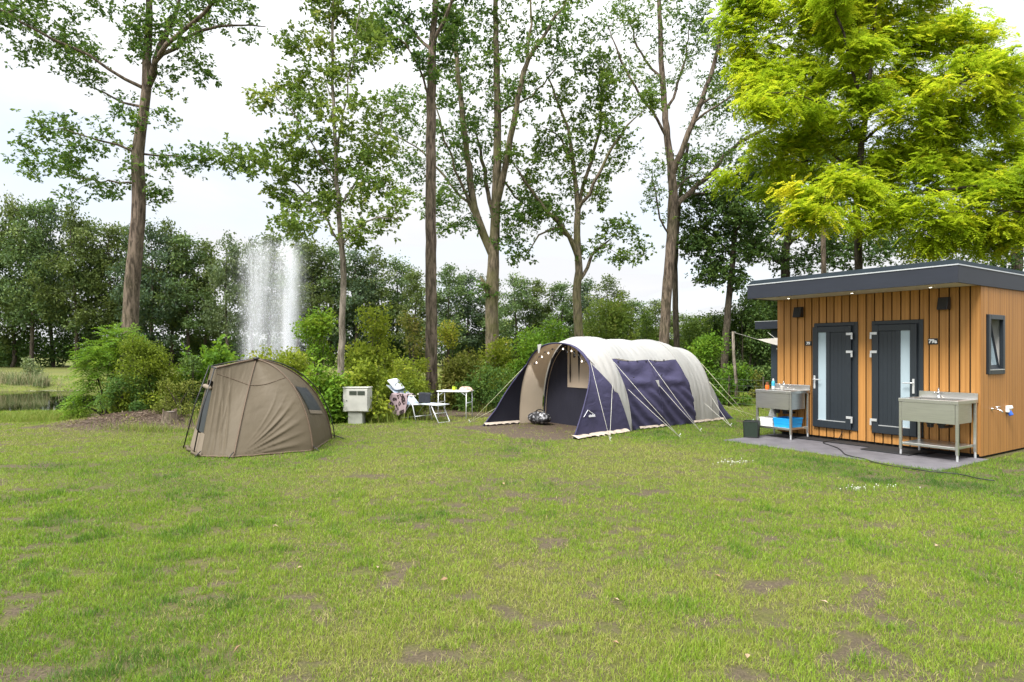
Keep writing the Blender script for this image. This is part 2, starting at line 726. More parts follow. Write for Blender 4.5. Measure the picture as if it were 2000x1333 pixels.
GRASS = leafmat('grass_blades', [(0.0, (0.38, 0.32, 0.15)), (0.16, (0.30, 0.312, 0.072)), (0.30, (0.245, 0.338, 0.032)),
                                 (0.62, (0.180, 0.292, 0.020)), (0.86, (0.090, 0.205, 0.015)), (1.0, (0.050, 0.130, 0.015))], 0.30, 0.55, 0.25)


def make_grass():
    px_, py_ = [], []
    y = 2.2
    while y < 42:
        dy = 0.25 if y < 20 else 1.0
        dens = 12500 * min(1.0, (3.4 / y) ** 1.4)
        if y > 20:
            dens *= 0.6
        hw = 0.815 * y + 1.4
        n = int(dens * dy * 2 * hw)
        px_.append(RNG.uniform(-hw, hw, n))
        py_.append(RNG.uniform(y, y + dy, n))
        y += dy
    x, y = np.concatenate(px_), np.concatenate(py_)
    b = bare(x, y)
    clump = fbm(x * 5, y * 5, 77, 3)
    keep = RNG.uniform(0, 1, len(x)) > np.clip(b * 1.03 + (0.40 - clump) * 1.3 + 0.95 * sstep(0.60, 0.68, fbm(x * 7, y * 10, 63, 3)), 0, 0.985)
    u, v = cab_uv(x, y)
    keep &= ~((u > -0.10) & (u < 3.56) & (v > -1.68) & (v < CD))
    keep &= ~((u > -0.02) & (u < 3.56) & (v > -0.1) & (v < CD + 0.1))
    s, t = tent_sw(x, y)
    keep &= ~((s > 0.1) & (s < 5.5) & (t > 0.12) & (t < 2.65) & (s > 1.3))
    keep &= ~in_poly(x, y, BIV)
    keep &= pond_d(x, y) > 1.02
    x, y, b, clump = x[keep], y[keep], b[keep], clump[keep]
    z = hgt(x, y)
    n = len(x)
    big = fbm(x * 0.45, y * 0.45, 55, 3)
    mid = fbm(x * 1.7, y * 1.7, 56, 3)
    lush = np.zeros(n)
    # greener sward by the cabin, tents and the soil bank
    lush += 0.25 * sstep(3.0, 0.2, np.maximum(np.abs(u[keep] - 1.7) - 1.9, np.abs(v[keep] + 0.6) - 1.3))
    lush += 0.22 * sstep(1.6, 0.1, np.abs(t[keep] + 0.25)) * sstep(0.8, 1.6, s[keep]) * sstep(7.5, 5.5, s[keep])
    lush += 0.16 * sstep(2.6, 0.6, np.hypot((x + 5.2) / 2.0, (y - 10.6) / 1.0))
    lush += 0.16 * sstep(-0.5, -5.0, x) * sstep(9.5, 6.0, y) + 0.10 * sstep(1.0, -3.0, x)
    for cx, cy, cr in ((5.6, 7.9, 0.35), (4.75, 8.2, 0.22), (5.25, 8.15, 0.25)):   # clover
        lush += 0.5 * sstep(cr * 1.3, cr * 0.6, np.hypot(x - cx, (y - cy) * 1.4))
    tuft = sstep(0.62, 0.74, fbm(x * 2.6, y * 2.6, 91, 3))
    tint = 0.40 + 0.75 * (big - 0.5) + 0.5 * (mid - 0.5) + lush + 0.22 * tuft + RNG.normal(0, 0.16, n)
    dry = RNG.uniform(0, 1, n) < (0.085 + 0.45 * sstep(0.25, 0.75, b) + 0.25 * sstep(0.5, 0.3, clump) + 0.16 * sstep(0.5, 0.3, big))
    tint = np.where(dry & (lush < 0.15), RNG.uniform(0.0, 0.2, n), np.clip(tint, 0.2, 1))
    h = RNG.uniform(0.018, 0.042, n) * (0.75 + 0.7 * clump) * (1 + 0.55 * tuft) * (1 + 0.5 * lush)
    far = sstep(14, 20, y)
    h *= 1 + 0.8 * far
    wd = 0.0030 * np.maximum(1, (y / 3.6)) ** 0.72 * RNG.uniform(0.7, 1.3, n)
    lean = np.clip(RNG.normal(0.55, 0.24, n), 0.05, 0.97)
    lean = np.where(dry, np.clip(lean + 0.3, 0, 0.97), lean)
    # unkempt tall blades along the edges nobody mows
    edge = (sstep(0.5, 0.1, np.abs(u[keep] - 1.7) - 1.85) * sstep(0.25, 0.05, np.abs(v[keep] + 1.72))) * 0.6
    h *= 1 + edge
    near = y < 7.5
    c1, f1, t1 = blades_mesh('g', x[near], y[near], z[near], h[near], wd[near], lean[near], tint[near], True)
    q = ~near
    c2, f2, t2 = blades_mesh('g', x[q], y[q], z[q], h[q], wd[q], lean[q], tint[q], False)
    f2 = [f + len(c1) for f in f2]
    me = np_mesh('lawn_grass', np.concatenate([c1, c2]), f1 + f2, False, {'tint': np.concatenate([t1, t2])})
    tag(link('lawn_grass', me, None, GRASS), 'short worn yellow-green lawn grass covering the whole foreground', 'grass', kind='stuff')


make_grass()


def tall_grass(name, label, cat, spots, mat, hr, wd, lean, seed):
    """spots: list of (x, y, rx, ry, n)"""
    g = np.random.default_rng(seed)
    X, Y = [], []
    for cx, cy, rx, ry, n in spots:
        a = g.normal(0, 0.5, n)
        b = g.normal(0, 0.5, n)
        X.append(cx + a * rx)
        Y.append(cy + b * ry)
    x, y = np.concatenate(X), np.concatenate(Y)
    k = fbm(x * 1.2, y * 1.2, seed, 3) > 0.40
    x, y = x[k], y[k]
    n = len(x)
    z = np.maximum(hgt(x, y), WATER_Z - 0.1) - 0.02
    h = g.uniform(hr[0], hr[1], n)
    co, fs, tt = blades_mesh(name, x, y, z, h, np.full(n, wd) * g.uniform(0.7, 1.3, n), np.clip(g.normal(lean, 0.13, n), 0.02, 0.9),
                             np.clip(g.normal(0.5, 0.25, n), 0, 1), True)
    me = np_mesh(name, co, fs, False, {'tint': tt})
    return tag(link(name, me, None, mat), label, cat, kind='stuff')


REED = leafmat('reed_blades', [(0.0, (0.44, 0.37, 0.24)), (0.4, (0.32, 0.30, 0.17)), (0.65, (0.16, 0.22, 0.09)), (1.0, (0.07, 0.13, 0.045))], 0.25)
BANKG = leafmat('bank_grass_blades', [(0.0, (0.34, 0.30, 0.10)), (0.4, (0.22, 0.28, 0.05)), (1.0, (0.10, 0.19, 0.025))], 0.3)
tall_grass('reeds', 'pale dry reeds and seed heads along the near pond edge', 'reeds',
           [(-16.6, 20.1, 1.3, 0.4, 420), (-15.2, 20.1, 1.2, 0.4, 520), (-13.9, 20.2, 1.0, 0.4, 520), (-12.9, 19.8, 0.8, 0.5, 400)], REED, (0.10, 0.44), 0.013, 0.28, 5)
tall_grass('reeds', 'dark green reeds at the foot of the far pond bank', 'reeds',
           [(-29.4, 37.0, 1.8, 0.5, 900), (-27.4, 36.9, 1.0, 0.5, 900), (-32, 37.0, 2, 0.5, 700)], REED, (0.15, 1.0), 0.025, 0.35, 6)
tall_grass('bank_grass', 'long yellow-green grass between the soil bank and the pond', 'grass',
           [(-11.6, 17.4, 0.9, 0.9, 3600), (-10.6, 16.6, 0.9, 0.8, 3000), (-12.6, 16.2, 1.2, 0.9, 2600), (-13.2, 15.2, 1.6, 0.8, 2600), (-11.2, 15.2, 0.9, 0.5, 1200), (-7.6, 13.0, 0.9, 0.3, 700)], BANKG, (0.05, 0.24), 0.009, 0.45, 7)
tall_grass('bank_grass', 'rough tall grass at the foot of the shrubs behind the utility box', 'grass',
           [(-4.0, 15.0, 1.4, 0.35, 1600), (-5.6, 14.6, 0.6, 0.5, 900), (-2.9, 15.9, 0.8, 0.4, 800), (0.2, 17.6, 1.6, 0.4, 900), (-6.6, 14.2, 0.7, 0.6, 1100)], BANKG, (0.10, 0.45), 0.009, 0.42, 8)


# ------------------------------------------------------------------ leaves and trees
def leaf_arrays(Pn, U, N, L, W, fold=0.18):
    """diamond leaves: base, right, tip, left"""
    U = U / (np.linalg.norm(U, axis=1, keepdims=True) + 1e-9)
    S = np.cross(U, N)
    S /= (np.linalg.norm(S, axis=1, keepdims=True) + 1e-9)
    Nn = np.cross(S, U)
    L = np.broadcast_to(np.asarray(L), (len(Pn),))[:, None]
    W = np.broadcast_to(np.asarray(W), (len(Pn),))[:, None]
    mid = Pn + U * L * 0.55
    co = np.stack([Pn, mid + S * W / 2 + Nn * W * fold, Pn + U * L, mid - S * W / 2 + Nn * W * fold], 1).reshape(-1, 3)
    k = np.arange(len(Pn)) * 4
    return co, np.stack([k, k + 1, k + 2, k + 3], 1)


def unit(v):
    return v / (np.linalg.norm(v, axis=-1, keepdims=True) + 1e-9)


def colonize(nodes, par, rad, att, step, infl, kill, g, maxit=160, lift=0.05, cap=6000):
    N = [np.array(p) for p in nodes]
    par = list(par)
    A = np.asarray(att)
    arr = np.array(N)
    D = np.linalg.norm(A[:, None, :] - arr[None], axis=2)
    nn = D.argmin(1)
    ndist = D.min(1)
    alive = np.ones(len(A), bool)
    for it in range(maxit):
        act = alive & (ndist < infl)
        if not act.any() or len(N) > cap:
            break
        ai = np.where(act)[0]
        ids = nn[ai]
        arr = np.array(N)
        acc = np.zeros_like(arr)
        np.add.at(acc, ids, unit(A[ai] - arr[ids]))
        u = np.unique(ids)
        d = unit(acc[u]) + g.normal(0, 0.16, (len(u), 3))
        d[:, 2] += lift
        new = arr[u] + unit(d) * step
        # do not stack a node on an old one
        dd = np.linalg.norm(new[:, None, :] - arr[None], axis=2).min(1) if len(arr) * len(u) < 4e6 else np.full(len(u), 9)
        ok = dd > step * 0.35
        if not ok.any():
            alive[ai[:max(1, len(ai) // 3)]] = False
            continue
        new, u = new[ok], u[ok]
        base = len(N)
        N += list(new)
        par += list(u)
        dn = np.linalg.norm(A[:, None, :] - new[None], axis=2)
        j = dn.argmin(1)
        m = dn.min(1)
        b = m < ndist
        nn[b] = base + j[b]
        ndist[b] = m[b]
        alive &= ndist > kill
    return np.array(N), par


def branch_tubes(N, par, rad, fixed, skip_fixed, nside=6):
    """tubes for all chains; chains made only of traced (fixed) nodes go to the first mesh, others to the second"""
    n = len(N)
    kids = [[] for _ in range(n)]
    for i, p in enumerate(par):
        if p >= 0:
            kids[p].append(i)
    A, B = MB(), MB()
    stack = [i for i in range(n) if par[i] < 0]
    starts = [(i, None) for i in stack]
    while starts:
        i, pre = starts.pop()
        ch = [] if pre is None else [pre]
        cur = i
        while True:
            ch.append(cur)
            ks = kids[cur]
            if not ks:
                break
            ks = sorted(ks, key=lambda k: (fixed[k], rad[k]), reverse=True)
            for k in ks[1:]:
                starts.append((k, cur))
            nxt = ks[0]
            if fixed[cur] and not fixed[nxt]:
                starts.append((nxt, cur))
                break
            cur = nxt
        if len(ch) < 2:
            continue
        rs = [rad[c] for c in ch]
        if pre is not None:
            rs[0] = min(rad[ch[0]], rs[1] * 1.25)
        big = fixed[ch[-1]]
        ns = 12 if max(rs) > 0.12 else (7 if max(rs) > 0.04 else 4)
        (A if big else B).tube([N[c] for c in ch], rs, ns, caps=False)
    return A, B


def make_tree(name, label, cat, Y, trunk, limbs, blobs, bark, leafm, seed, nleaf, leaf=(0.10, 0.06), group=None,
              att=0.55, step=0.28, kill=0.42, infl=7.0, thr=0.018, spread=0.20, dz=1.0, frond=False, tintmu=0.5, lift=0.05, twig=0.006, flare=1.5, droop=0.1, rs=0.72):
    """trunk / limbs: lists of (px, py, radius_px[, depth offset]); blobs: (px, py, rx, ry[, depth offset[, weight]])"""
    g = np.random.default_rng(seed)
    k = Y / F
    nodes, par, rad = [], [], []

    def chain(pts, start=None, r0=None):
        """resample a traced polyline; returns indices"""
        P3 = []
        for i, p in enumerate(pts):
            d = p[3] if len(p) > 3 else 0.0
            P3.append((np.array(at(p[0], p[1], Y)) + np.array([0, d, 0]), p[2] * k))
        prev = start
        ids = []
        for i in range(len(P3)):
            if i == 0:
                if start is not None:
                    # join to nearest trunk node
                    pass
                else:
                    nodes.append(P3[0][0]); par.append(-1); rad.append(P3[0][1]); prev = 0; ids.append(0)
                continue
            a = P3[i - 1] if not (i == 1 and start is not None) else (np.array(nodes[start]), P3[0][1])
            b = P3[i]
            m = max(1, int(np.linalg.norm(b[0] - a[0]) / 0.35))
            for q in range(1, m + 1):
                t = q / m
                p = a[0] * (1 - t) + b[0] * t
                if q < m:
                    p = p + g.normal(0, 0.010 if start is None else 0.035, 3)
                nodes.append(p); par.append(prev); rad.append(a[1] * (1 - t) + b[1] * t)
                prev = len(nodes) - 1
                ids.append(prev)
        return ids
    tr = [list(p) for p in trunk]
    base = gp_h(tr[0][0], Y)
    chain([tuple(tr[0])] + [tuple(p) for p in tr[1:]])
    # set the foot on the ground, flared
    rad[:] = [q * rs for q in rad]
    nodes[0] = np.array([nodes[0][0], Y, float(hgt(nodes[0][0], Y)) - 0.08])
    z0 = nodes[0][2]
    for i in range(len(nodes)):
        hgtz = nodes[i][2] - z0
        rad[i] *= 1 + (flare - 1) * math.exp(-max(0, hgtz) / 0.28)
    limb_ids = []
    for lb in limbs:
        s = np.array(at(lb[0][0], lb[0][1], Y)) + np.array([0, lb[0][3] if len(lb[0]) > 3 else 0, 0])
        i0 = int(np.argmin([np.linalg.norm(n - s) for n in nodes]))
        lb = [tuple([p[0], p[1], p[2] * rs] + list(p[3:])) for p in lb]
        lb[-1] = tuple([lb[-1][0], lb[-1][1], min(lb[-1][2], 0.012 / k)] + list(lb[-1][3:]))
        got = chain(lb, i0)
        limb_ids.append(got)
    nfix = len(nodes)
    # attraction points fill the crown where the photograph has foliage
    att_pts = []
    vol = 0
    for b in blobs:
        c = np.array(at(b[0], b[1], Y)) + np.array([0, b[4] if len(b) > 4 else g.normal(0, 0.35) * dz, 0])
        rx, rz = b[2] * k, b[3] * k
        ry = min(rx, 1.6) * 0.9 * dz
        wgt = b[5] if len(b) > 5 else 1.0
        m = max(5, int(att * 30 * (rx * rz) * wgt + 3))
        q = unit(g.normal(0, 1, (m, 3))) * (g.uniform(0.05, 1, (m, 1)) ** 0.45)
        att_pts.append(c + q * np.array([rx, ry, rz]))
    for got in limb_ids:          # side twigs along the outer part of every limb
        for q in got[len(got) // 3::2]:
            m = 3 if q != got[-1] else 6
            att_pts.append(np.array(nodes[q]) + unit(g.normal(0, 1, (m, 3))) * g.uniform(0.35, 0.75, (m, 1)) + np.array([0, 0, 0.12]))
    A = np.concatenate(att_pts)
    N, par2 = colonize(nodes, par, rad, A, step, infl, kill, g, lift=lift)
    n = len(N)
    # pipe model
    r = np.zeros(n)
    kids = np.zeros(n, int)
    for p in par2[1:]:
        kids[p] += 1
    acc = np.zeros(n)
    for i in range(n - 1, -1, -1):
        ri = twig ** 2.2 if acc[i] == 0 else acc[i]
        r[i] = ri ** (1 / 2.2)
        if par2[i] >= 0:
            acc[par2[i]] += ri
    # colonized nodes always come after their parents; traced ones keep the traced radius
    r[:nfix] = np.array(rad)
    for i in range(nfix, n):
        r[i] = min(r[i], r[par2[i]] * 0.92)
    fixed = [i < nfix for i in range(n)]
    tube_a, tube_b = branch_tubes(N, par2, r, fixed, True)
    root = thing(name, label, cat, (float(nodes[0][0]), Y, float(z0)), group=group)
    off = np.array(root.location)

    def shift(mb):
        mb.v = [tuple(np.array(v) - off) for v in mb.v]
    shift(tube_a)
    shift(tube_b)
    tube_a.add(tube_b.v, tube_b.f)
    tube_a.build('trunk', bark, root, smooth=True)
    # leaves
    cand = np.array([i for i in range(nfix, n) if r[i] < thr] or list(range(nfix, n)))
    wts = np.where(kids[cand] == 0, 2.2, 1.0)
    if frond:
        pick = g.choice(cand, nleaf, p=wts / wts.sum())
        c = N[pick] + g.normal(0, spread, (nleaf, 3)) * np.array([1, 1, 0.75])
    else:           # leaves stand in rosettes at the twig ends
        m = nleaf // 6
        nleaf = m * 6
        pk = g.choice(cand, m, p=wts / wts.sum())
        cc = N[pk] + g.normal(0, spread * 1.1, (m, 3)) * np.array([1, 1, 0.75])
        pick = np.repeat(pk, 6)
        c = np.repeat(cc, 6, axis=0) + g.normal(0, 0.022, (nleaf, 3))
    dirs = unit(N[pick] - N[np.array(par2)[pick]])
    vart = g.normal(0, 0.14, n)
    tint = np.clip(tintmu + vart[pick] + g.normal(0, 0.13, nleaf), 0, 1)
    if not frond:
        U = unit(dirs * 0.35 + g.normal(0, 0.8, (nleaf, 3)) * np.array([1, 1, 0.7]) - np.array([0, 0, droop]))
        Nn = unit(g.normal(0, 0.55, (nleaf, 3)) + np.array([0, 0, 0.8]))
        L = leaf[0] * g.uniform(0.65, 1.25, nleaf)
        co, fs = leaf_arrays(c, U, Nn, L, L * leaf[1] / leaf[0])
        tt = np.repeat(tint, 4)
    else:
        co, fs, tt = fronds(c, dirs, leaf, tint, g)
    me = np_mesh('crown', co - off, [fs], False, {'tint': tt})
    link('crown', me, root, leafm)
    return root


def gp_h(px, Y):
    return (px - 1000) / F * Y


def fronds(c, dirs, leaf, tint, g, nl=6, flen=0.25):
    """pinnate leaves: pairs of leaflets along a drooping stalk"""
    n = len(c)
    h = dirs.copy()
    h[:, 2] *= 0.25
    U = unit(unit(h) * 0.55 + g.normal(0, 0.55, (n, 3)) * np.array([1, 1, 0.35]) + np.array([0, 0, -0.12]))
    Nn = unit(g.normal(0, 0.30, (n, 3)) + np.array([0, 0, 1.0]))
    S = unit(np.cross(U, Nn))
    CO, TT = [], []
    fl = flen * g.uniform(0.7, 1.2, n)
    for q in range(nl):
        t = (q + 0.8) / nl
        drop = np.stack([np.zeros(n), np.zeros(n), -0.35 * fl * t * t], 1)
        base = c + U * (fl * t)[:, None] + drop
        sgns = (1, -1) if q < nl - 1 else (1, -1)
        for s in sgns:
            d = unit(S * s + U * (0.45 + 0.5 * t) + np.array([0, 0, -0.22]) + g.normal(0, 0.10, (n, 3)))
            L = leaf[0] * g.uniform(0.8, 1.15, n)
            co, _ = leaf_arrays(base, d, Nn + g.normal(0, 0.15, (n, 3)), L, L * leaf[1] / leaf[0], 0.12)
            CO.append(co)
            TT.append(np.repeat(np.clip(tint + g.normal(0, 0.05, n), 0, 1), 4))
    co = np.concatenate(CO)
    k = np.arange(len(co) // 4) * 4
    return co, np.stack([k, k + 1, k + 2, k + 3], 1), np.concatenate(TT)
# ------------------------------------------------------------------ tree stock
BARK_OAK = barkmat('oak_bark', (0.055, 0.042, 0.032), (0.23, 0.175, 0.135), 0.25)
BARK_PALE = barkmat('pale_bark', (0.10, 0.085, 0.065), (0.34, 0.29, 0.24), 0.2, fur=9)
BARK_MOSS = barkmat('mossy_bark', (0.065, 0.055, 0.038), (0.25, 0.20, 0.14), 0.75, (0.13, 0.13, 0.045))
BARK_DARK = barkmat('dark_bark', (0.030, 0.024, 0.020), (0.11, 0.088, 0.068), 0.2)
LEAF_OAK = leafmat('oak_leaves', [(0.0, (0.0375, 0.0938, 0.0263)), (0.45, (0.0938, 0.1875, 0.0413)), (0.8, (0.1875, 0.2812, 0.0562)), (1.0, (0.2812, 0.3281, 0.0656))])
LEAF_LIGHT = leafmat('light_oak_leaves', [(0.0, (0.0591, 0.1266, 0.0270)), (0.45, (0.1435, 0.2279, 0.0439)), (0.8, (0.2531, 0.3291, 0.0607)), (1.0, (0.3629, 0.3629, 0.0844))])
LEAF_DARK = leafmat('dark_leaves', [(0.0, (0.0250, 0.0546, 0.0169)), (0.5, (0.0624, 0.1209, 0.0304)), (1.0, (0.1560, 0.2243, 0.0507))], 0.25)
LEAF_GOLD = leafmat('golden_leaves', [(0.0, (0.1727, 0.2777, 0.0160)), (0.4, (0.3385, 0.4583, 0.0198)), (0.75, (0.4974, 0.5763, 0.0260)), (1.0, (0.6632, 0.6249, 0.0356))], 0.60, tmix=0.0)
LEAF_FAR = leafmat('far_leaves', [(0.0, (0.0401, 0.0759, 0.0286)), (0.5, (0.1005, 0.1644, 0.0571)), (1.0, (0.2344, 0.2951, 0.0894))], 0.25)
LEAF_FAR_Y = leafmat('far_yellowish_leaves', [(0.0, (0.045, 0.070, 0.022)), (0.5, (0.105, 0.145, 0.040)), (1.0, (0.20, 0.235, 0.07))], 0.3)
LEAF_FAR_B = leafmat('far_bluish_leaves', [(0.0, (0.026, 0.050, 0.026)), (0.5, (0.062, 0.105, 0.055)), (1.0, (0.14, 0.185, 0.090))], 0.25)
LEAF_BIRCH = leafmat('pale_far_leaves', [(0.0, (0.0650, 0.0975, 0.0455)), (0.5, (0.1235, 0.1690, 0.0780)), (1.0, (0.2080, 0.2470, 0.1040))], 0.3)
LEAF_BRIGHT = leafmat('bright_maple_leaves', [(0.0, (0.0621, 0.1437, 0.0162)), (0.45, (0.1320, 0.2645, 0.0243)), (0.8, (0.2329, 0.3629, 0.0324)), (1.0, (0.3571, 0.4082, 0.0540))], 0.45)
LEAF_YEL = leafmat('yellow_green_leaves', [(0.0, (0.0907, 0.1361, 0.0170)), (0.4, (0.1966, 0.2645, 0.0267)), (0.75, (0.3251, 0.3704, 0.0365)), (1.0, (0.4687, 0.4234, 0.0608))], 0.45)
LEAF_OLIVE = leafmat('olive_leaves', [(0.0, (0.0690, 0.0897, 0.0192)), (0.45, (0.1449, 0.1725, 0.0312)), (0.8, (0.2346, 0.2484, 0.0480)), (1.0, (0.3588, 0.3036, 0.0720))], 0.3)
LEAF_RED = leafmat('red_tipped_leaves', [(0.0, (0.0862, 0.1092, 0.0207)), (0.5, (0.1955, 0.2127, 0.0345)), (0.8, (0.3220, 0.2645, 0.0805)), (1.0, (0.4140, 0.1955, 0.1035))], 0.35)

# ------------------------------------------------------------------ the tall trees
make_tree('oak_tree', 'leaning rough-barked oak with bare lower trunk, rising from the shrubs nearest the pond', 'tree', 17.0,
          [(248, 800, 23), (250, 700, 21), (256, 600, 20), (264, 500, 19), (270, 430, 18), (271, 360, 17), (269, 300, 16), (275, 255, 14), (282, 210, 12.5), (287, 140, 12), (291, 60, 9), (292, -60, 7), (290, -160, 4)],
          [[(292, 170, 8), (312, 90, 7.5), (324, 20, 7, .4), (335, -80, 5, .8)],
           [(296, 162, 7), (315, 132, 7, -.3), (345, 105, 6, -.5), (385, 86, 5.5, -.7), (430, 62, 5, -.9), (472, 32, 4.5, -1.1), (518, -8, 4, -1.3)],
           [(303, 110, 6), (345, 62, 5, .4), (400, 22, 4, .8), (485, 8, 3, 1.2)],
           [(276, 172, 5), (230, 148, 4, -.4), (175, 118, 3.5, -.8), (110, 90, 3, -1.2), (40, 60, 2.4, -1.5)],
           [(271, 208, 4), (225, 192, 3, .3), (170, 160, 2.6, .7), (120, 135, 2, 1)],
           [(260, 290, 3.5), (215, 285, 2.6, -.4), (160, 270, 2, -.7)],
           [(262, 355, 3.5), (215, 350, 2.6, .4), (140, 335, 2, .8), (70, 318, 1.6, 1)],
           [(280, 285, 3), (330, 298, 2.4, .3), (385, 305, 1.8, .5)]],
          [(60, 50, 80, 40), (130, 75, 80, 45), (205, 105, 70, 40), (50, 112, 60, 25), (225, 50, 60, 40), (290, 85, 40, 60, -.5), (375, 132, 45, 25), (340, 60, 50, 40), (405, 35, 50, 30), (100, 15, 110, 22), (260, 5, 90, 25), (478, 60, 18, 18, -1),
           (155, 140, 70, 22), (395, 150, 35, 14), (345, 180, 30, 16),
           (125, 262, 38, 32), (190, 280, 50, 32), (85, 330, 75, 15), (150, 335, 60, 28), (205, 345, 40, 28), (18, 305, 20, 12), (325, 310, 60, 28), (378, 325, 22, 20), (300, 375, 22, 20), (148, 398, 9, 16), (285, 250, 35, 30, -.4), (330, 212, 10, 25), (270, 340, 22, 40, -.4),
           (150, -80, 160, 60), (360, -110, 170, 70), (20, -60, 80, 60)],
          BARK_OAK, LEAF_OAK, 101, 26000, rs=0.70, leaf=(0.115, 0.062), tintmu=0.42, spread=0.165)

make_tree('young_oak', 'slender light green tree with a thin pale trunk, between the fountain and the utility box', 'tree', 16.2,
          [(664, 812, 11), (666, 690, 10.5), (669, 600, 9.6), (671, 540, 9.3), (667, 480, 9), (661, 410, 7.5), (657, 330, 6), (652, 230, 5.2), (650, 130, 4.6), (651, 10, 4), (652, -90, 3)],
          [[(666, 478, 4), (640, 430, 3.6), (600, 390, 3, .4), (560, 345, 2.4, .7), (500, 310, 1.8, .9), (440, 285, 1.3, 1)],
           [(666, 480, 3.6), (700, 455, 3, -.3), (745, 435, 2.4, -.6), (790, 440, 1.6, -.8)],
           [(661, 420, 3.4), (690, 350, 3, .3), (720, 270, 2.5, .6), (745, 180, 2, .8)],
           [(659, 370, 3), (625, 300, 2.4, -.4), (590, 240, 2, -.7), (550, 190, 1.5, -.9)],
           [(655, 280, 3), (685, 200, 2.4, -.3), (705, 110, 2, -.6), (715, 20, 1.6, -.8)],
           [(652, 200, 2.6), (620, 120, 2, .4), (590, 50, 1.6, .7)]],
          [(545, 375, 45, 40), (600, 400, 55, 40), (640, 390, 50, 50), (565, 300, 60, 38), (520, 300, 30, 18), (440, 262, 40, 13, .9), (405, 285, 30, 14, 1), (430, 312, 25, 14, 1), (475, 290, 30, 18, .9), (600, 240, 60, 40), (545, 170, 38, 28), (635, 170, 60, 55), (700, 230, 60, 50), (715, 330, 60, 50), (765, 445, 35, 22), (700, 450, 40, 28), (560, 440, 45, 22), (610, 330, 60, 40), (590, 80, 60, 50), (680, 80, 60, 55), (560, 30, 40, 36), (640, 10, 60, 36), (740, 130, 45, 45), (755, 280, 40, 36), (600, 455, 45, 22), (650, 300, 45, 40), (730, 390, 50, 35), (515, 385, 20, 16),
           (640, -80, 110, 60)],
          BARK_PALE, LEAF_LIGHT, 102, 21000, rs=0.62, leaf=(0.115, 0.07), tintmu=0.50, spread=0.18)

make_tree('straight_oak', 'tall straight bare trunk standing right behind the camping chair and table', 'tree', 19.0,
          [(845, 800, 16.5), (843, 740, 15.5), (842, 600, 14.5), (841, 420, 13.5), (842, 250, 12.5), (843, 120, 11), (847, 50, 8), (852, -20, 7), (856, -120, 5)],
          [[(846, 100, 5), (868, 55, 4.5, -.3), (892, 10, 4, -.6), (915, -50, 3, -.8)],
           [(838, 88, 4.5), (812, 60, 4, .4), (780, 20, 3, .8), (755, -20, 2, 1)],
           [(832, 190, 3), (822, 145, 2.6, -.6), (800, 110, 2, -.8), (755, 85, 1.5, -1)]],
          [(735, 70, 32, 26, -1), (765, 90, 38, 26, -.9), (800, 112, 32, 26, -.8), (822, 134, 16, 16, -.7), (872, 112, 28, 20), (905, 92, 22, 16), (780, 40, 60, 30), (720, 30, 30, 25), (885, 40, 30, 30), (850, -70, 110, 50)],
          BARK_OAK, LEAF_OAK, 103, 9000, rs=0.77, leaf=(0.125, 0.07), tintmu=0.24, spread=0.15, att=0.9, flare=1.35)

make_tree('forked_oak', 'mossy oak forking into several steep limbs, with a broken stub on its trunk', 'tree', 23.5,
          [(964, 800, 20), (962, 690, 18.5), (960, 600, 17.5), (962, 545, 17), (964, 500, 15), (967, 440, 13), (970, 360, 12), (972, 260, 10), (970, 150, 9), (968, 40, 7), (966, -70, 5)],
          [[(958, 505, 11), (945, 460, 11), (932, 425, 10.5), (922, 380, 9.5), (912, 310, 8, -.3), (905, 240, 7.5, -.4), (896, 160, 6.5, -.5), (888, 80, 5.5, -.6), (880, -30, 4.5, -.7)],
           [(969, 400, 9), (982, 355, 8.5, -.3), (994, 300, 8, -.5), (1006, 240, 7.5, -.7), (1018, 180, 6.5, -.8), (1032, 135, 5.5, -.9), (1070, 80, 4.2, -1.0), (1115, 15, 3.4, -1.1)],
           [(1012, 205, 4), (1030, 120, 3.4, -.6), (1036, 40, 3, -.5), (1040, -40, 2.4, -.4)],
           [(966, 440, 7), (952, 370, 6, .5), (938, 300, 5, .8), (924, 215, 4, 1)],
           [(935, 425, 4), (900, 380, 3.6, .5), (862, 330, 3.2, .9), (820, 280, 2.6, 1.2), (760, 240, 2, 1.4)],
           [(930, 410, 4), (890, 340, 3.2, -.6), (868, 270, 2.6, -.9), (850, 190, 2, -1)],
           [(985, 350, 3.4), (1005, 380, 2.8, .4), (1040, 400, 2, .8)],
           [(1008, 225, 3), (1040, 180, 2.5, .4), (1085, 120, 2, .8), (1130, 70, 1.6, 1)],
           [(952, 580, 9), (945, 556, 8.5), (938, 538, 7.5)]],
          [(890, 40, 50, 45), (955, 50, 50, 50), (930, 140, 50, 45), (1000, 90, 45, 45), (1055, 55, 50, 45), (885, 200, 45, 45), (935, 250, 40, 45), (1000, 200, 36, 40), (760, 230, 55, 40, 1.3), (800, 310, 55, 45, 1.1), (780, 170, 50, 40, 1), (882, 380, 46, 36), (905, 440, 40, 28), (1010, 470, 32, 26), (1005, 410, 36, 30), (870, 450, 30, 16), (950, 180, 45, 45), (985, 300, 36, 40), (880, 300, 45, 40), (1090, 100, 40, 36), (1120, 40, 40, 36), (840, 400, 36, 24), (925, 330, 36, 36), (900, -70, 140, 55), (1070, -60, 120, 50)],
          BARK_MOSS, LEAF_OAK, 104, 27000, leaf=(0.13, 0.075), tintmu=0.44, spread=0.21)

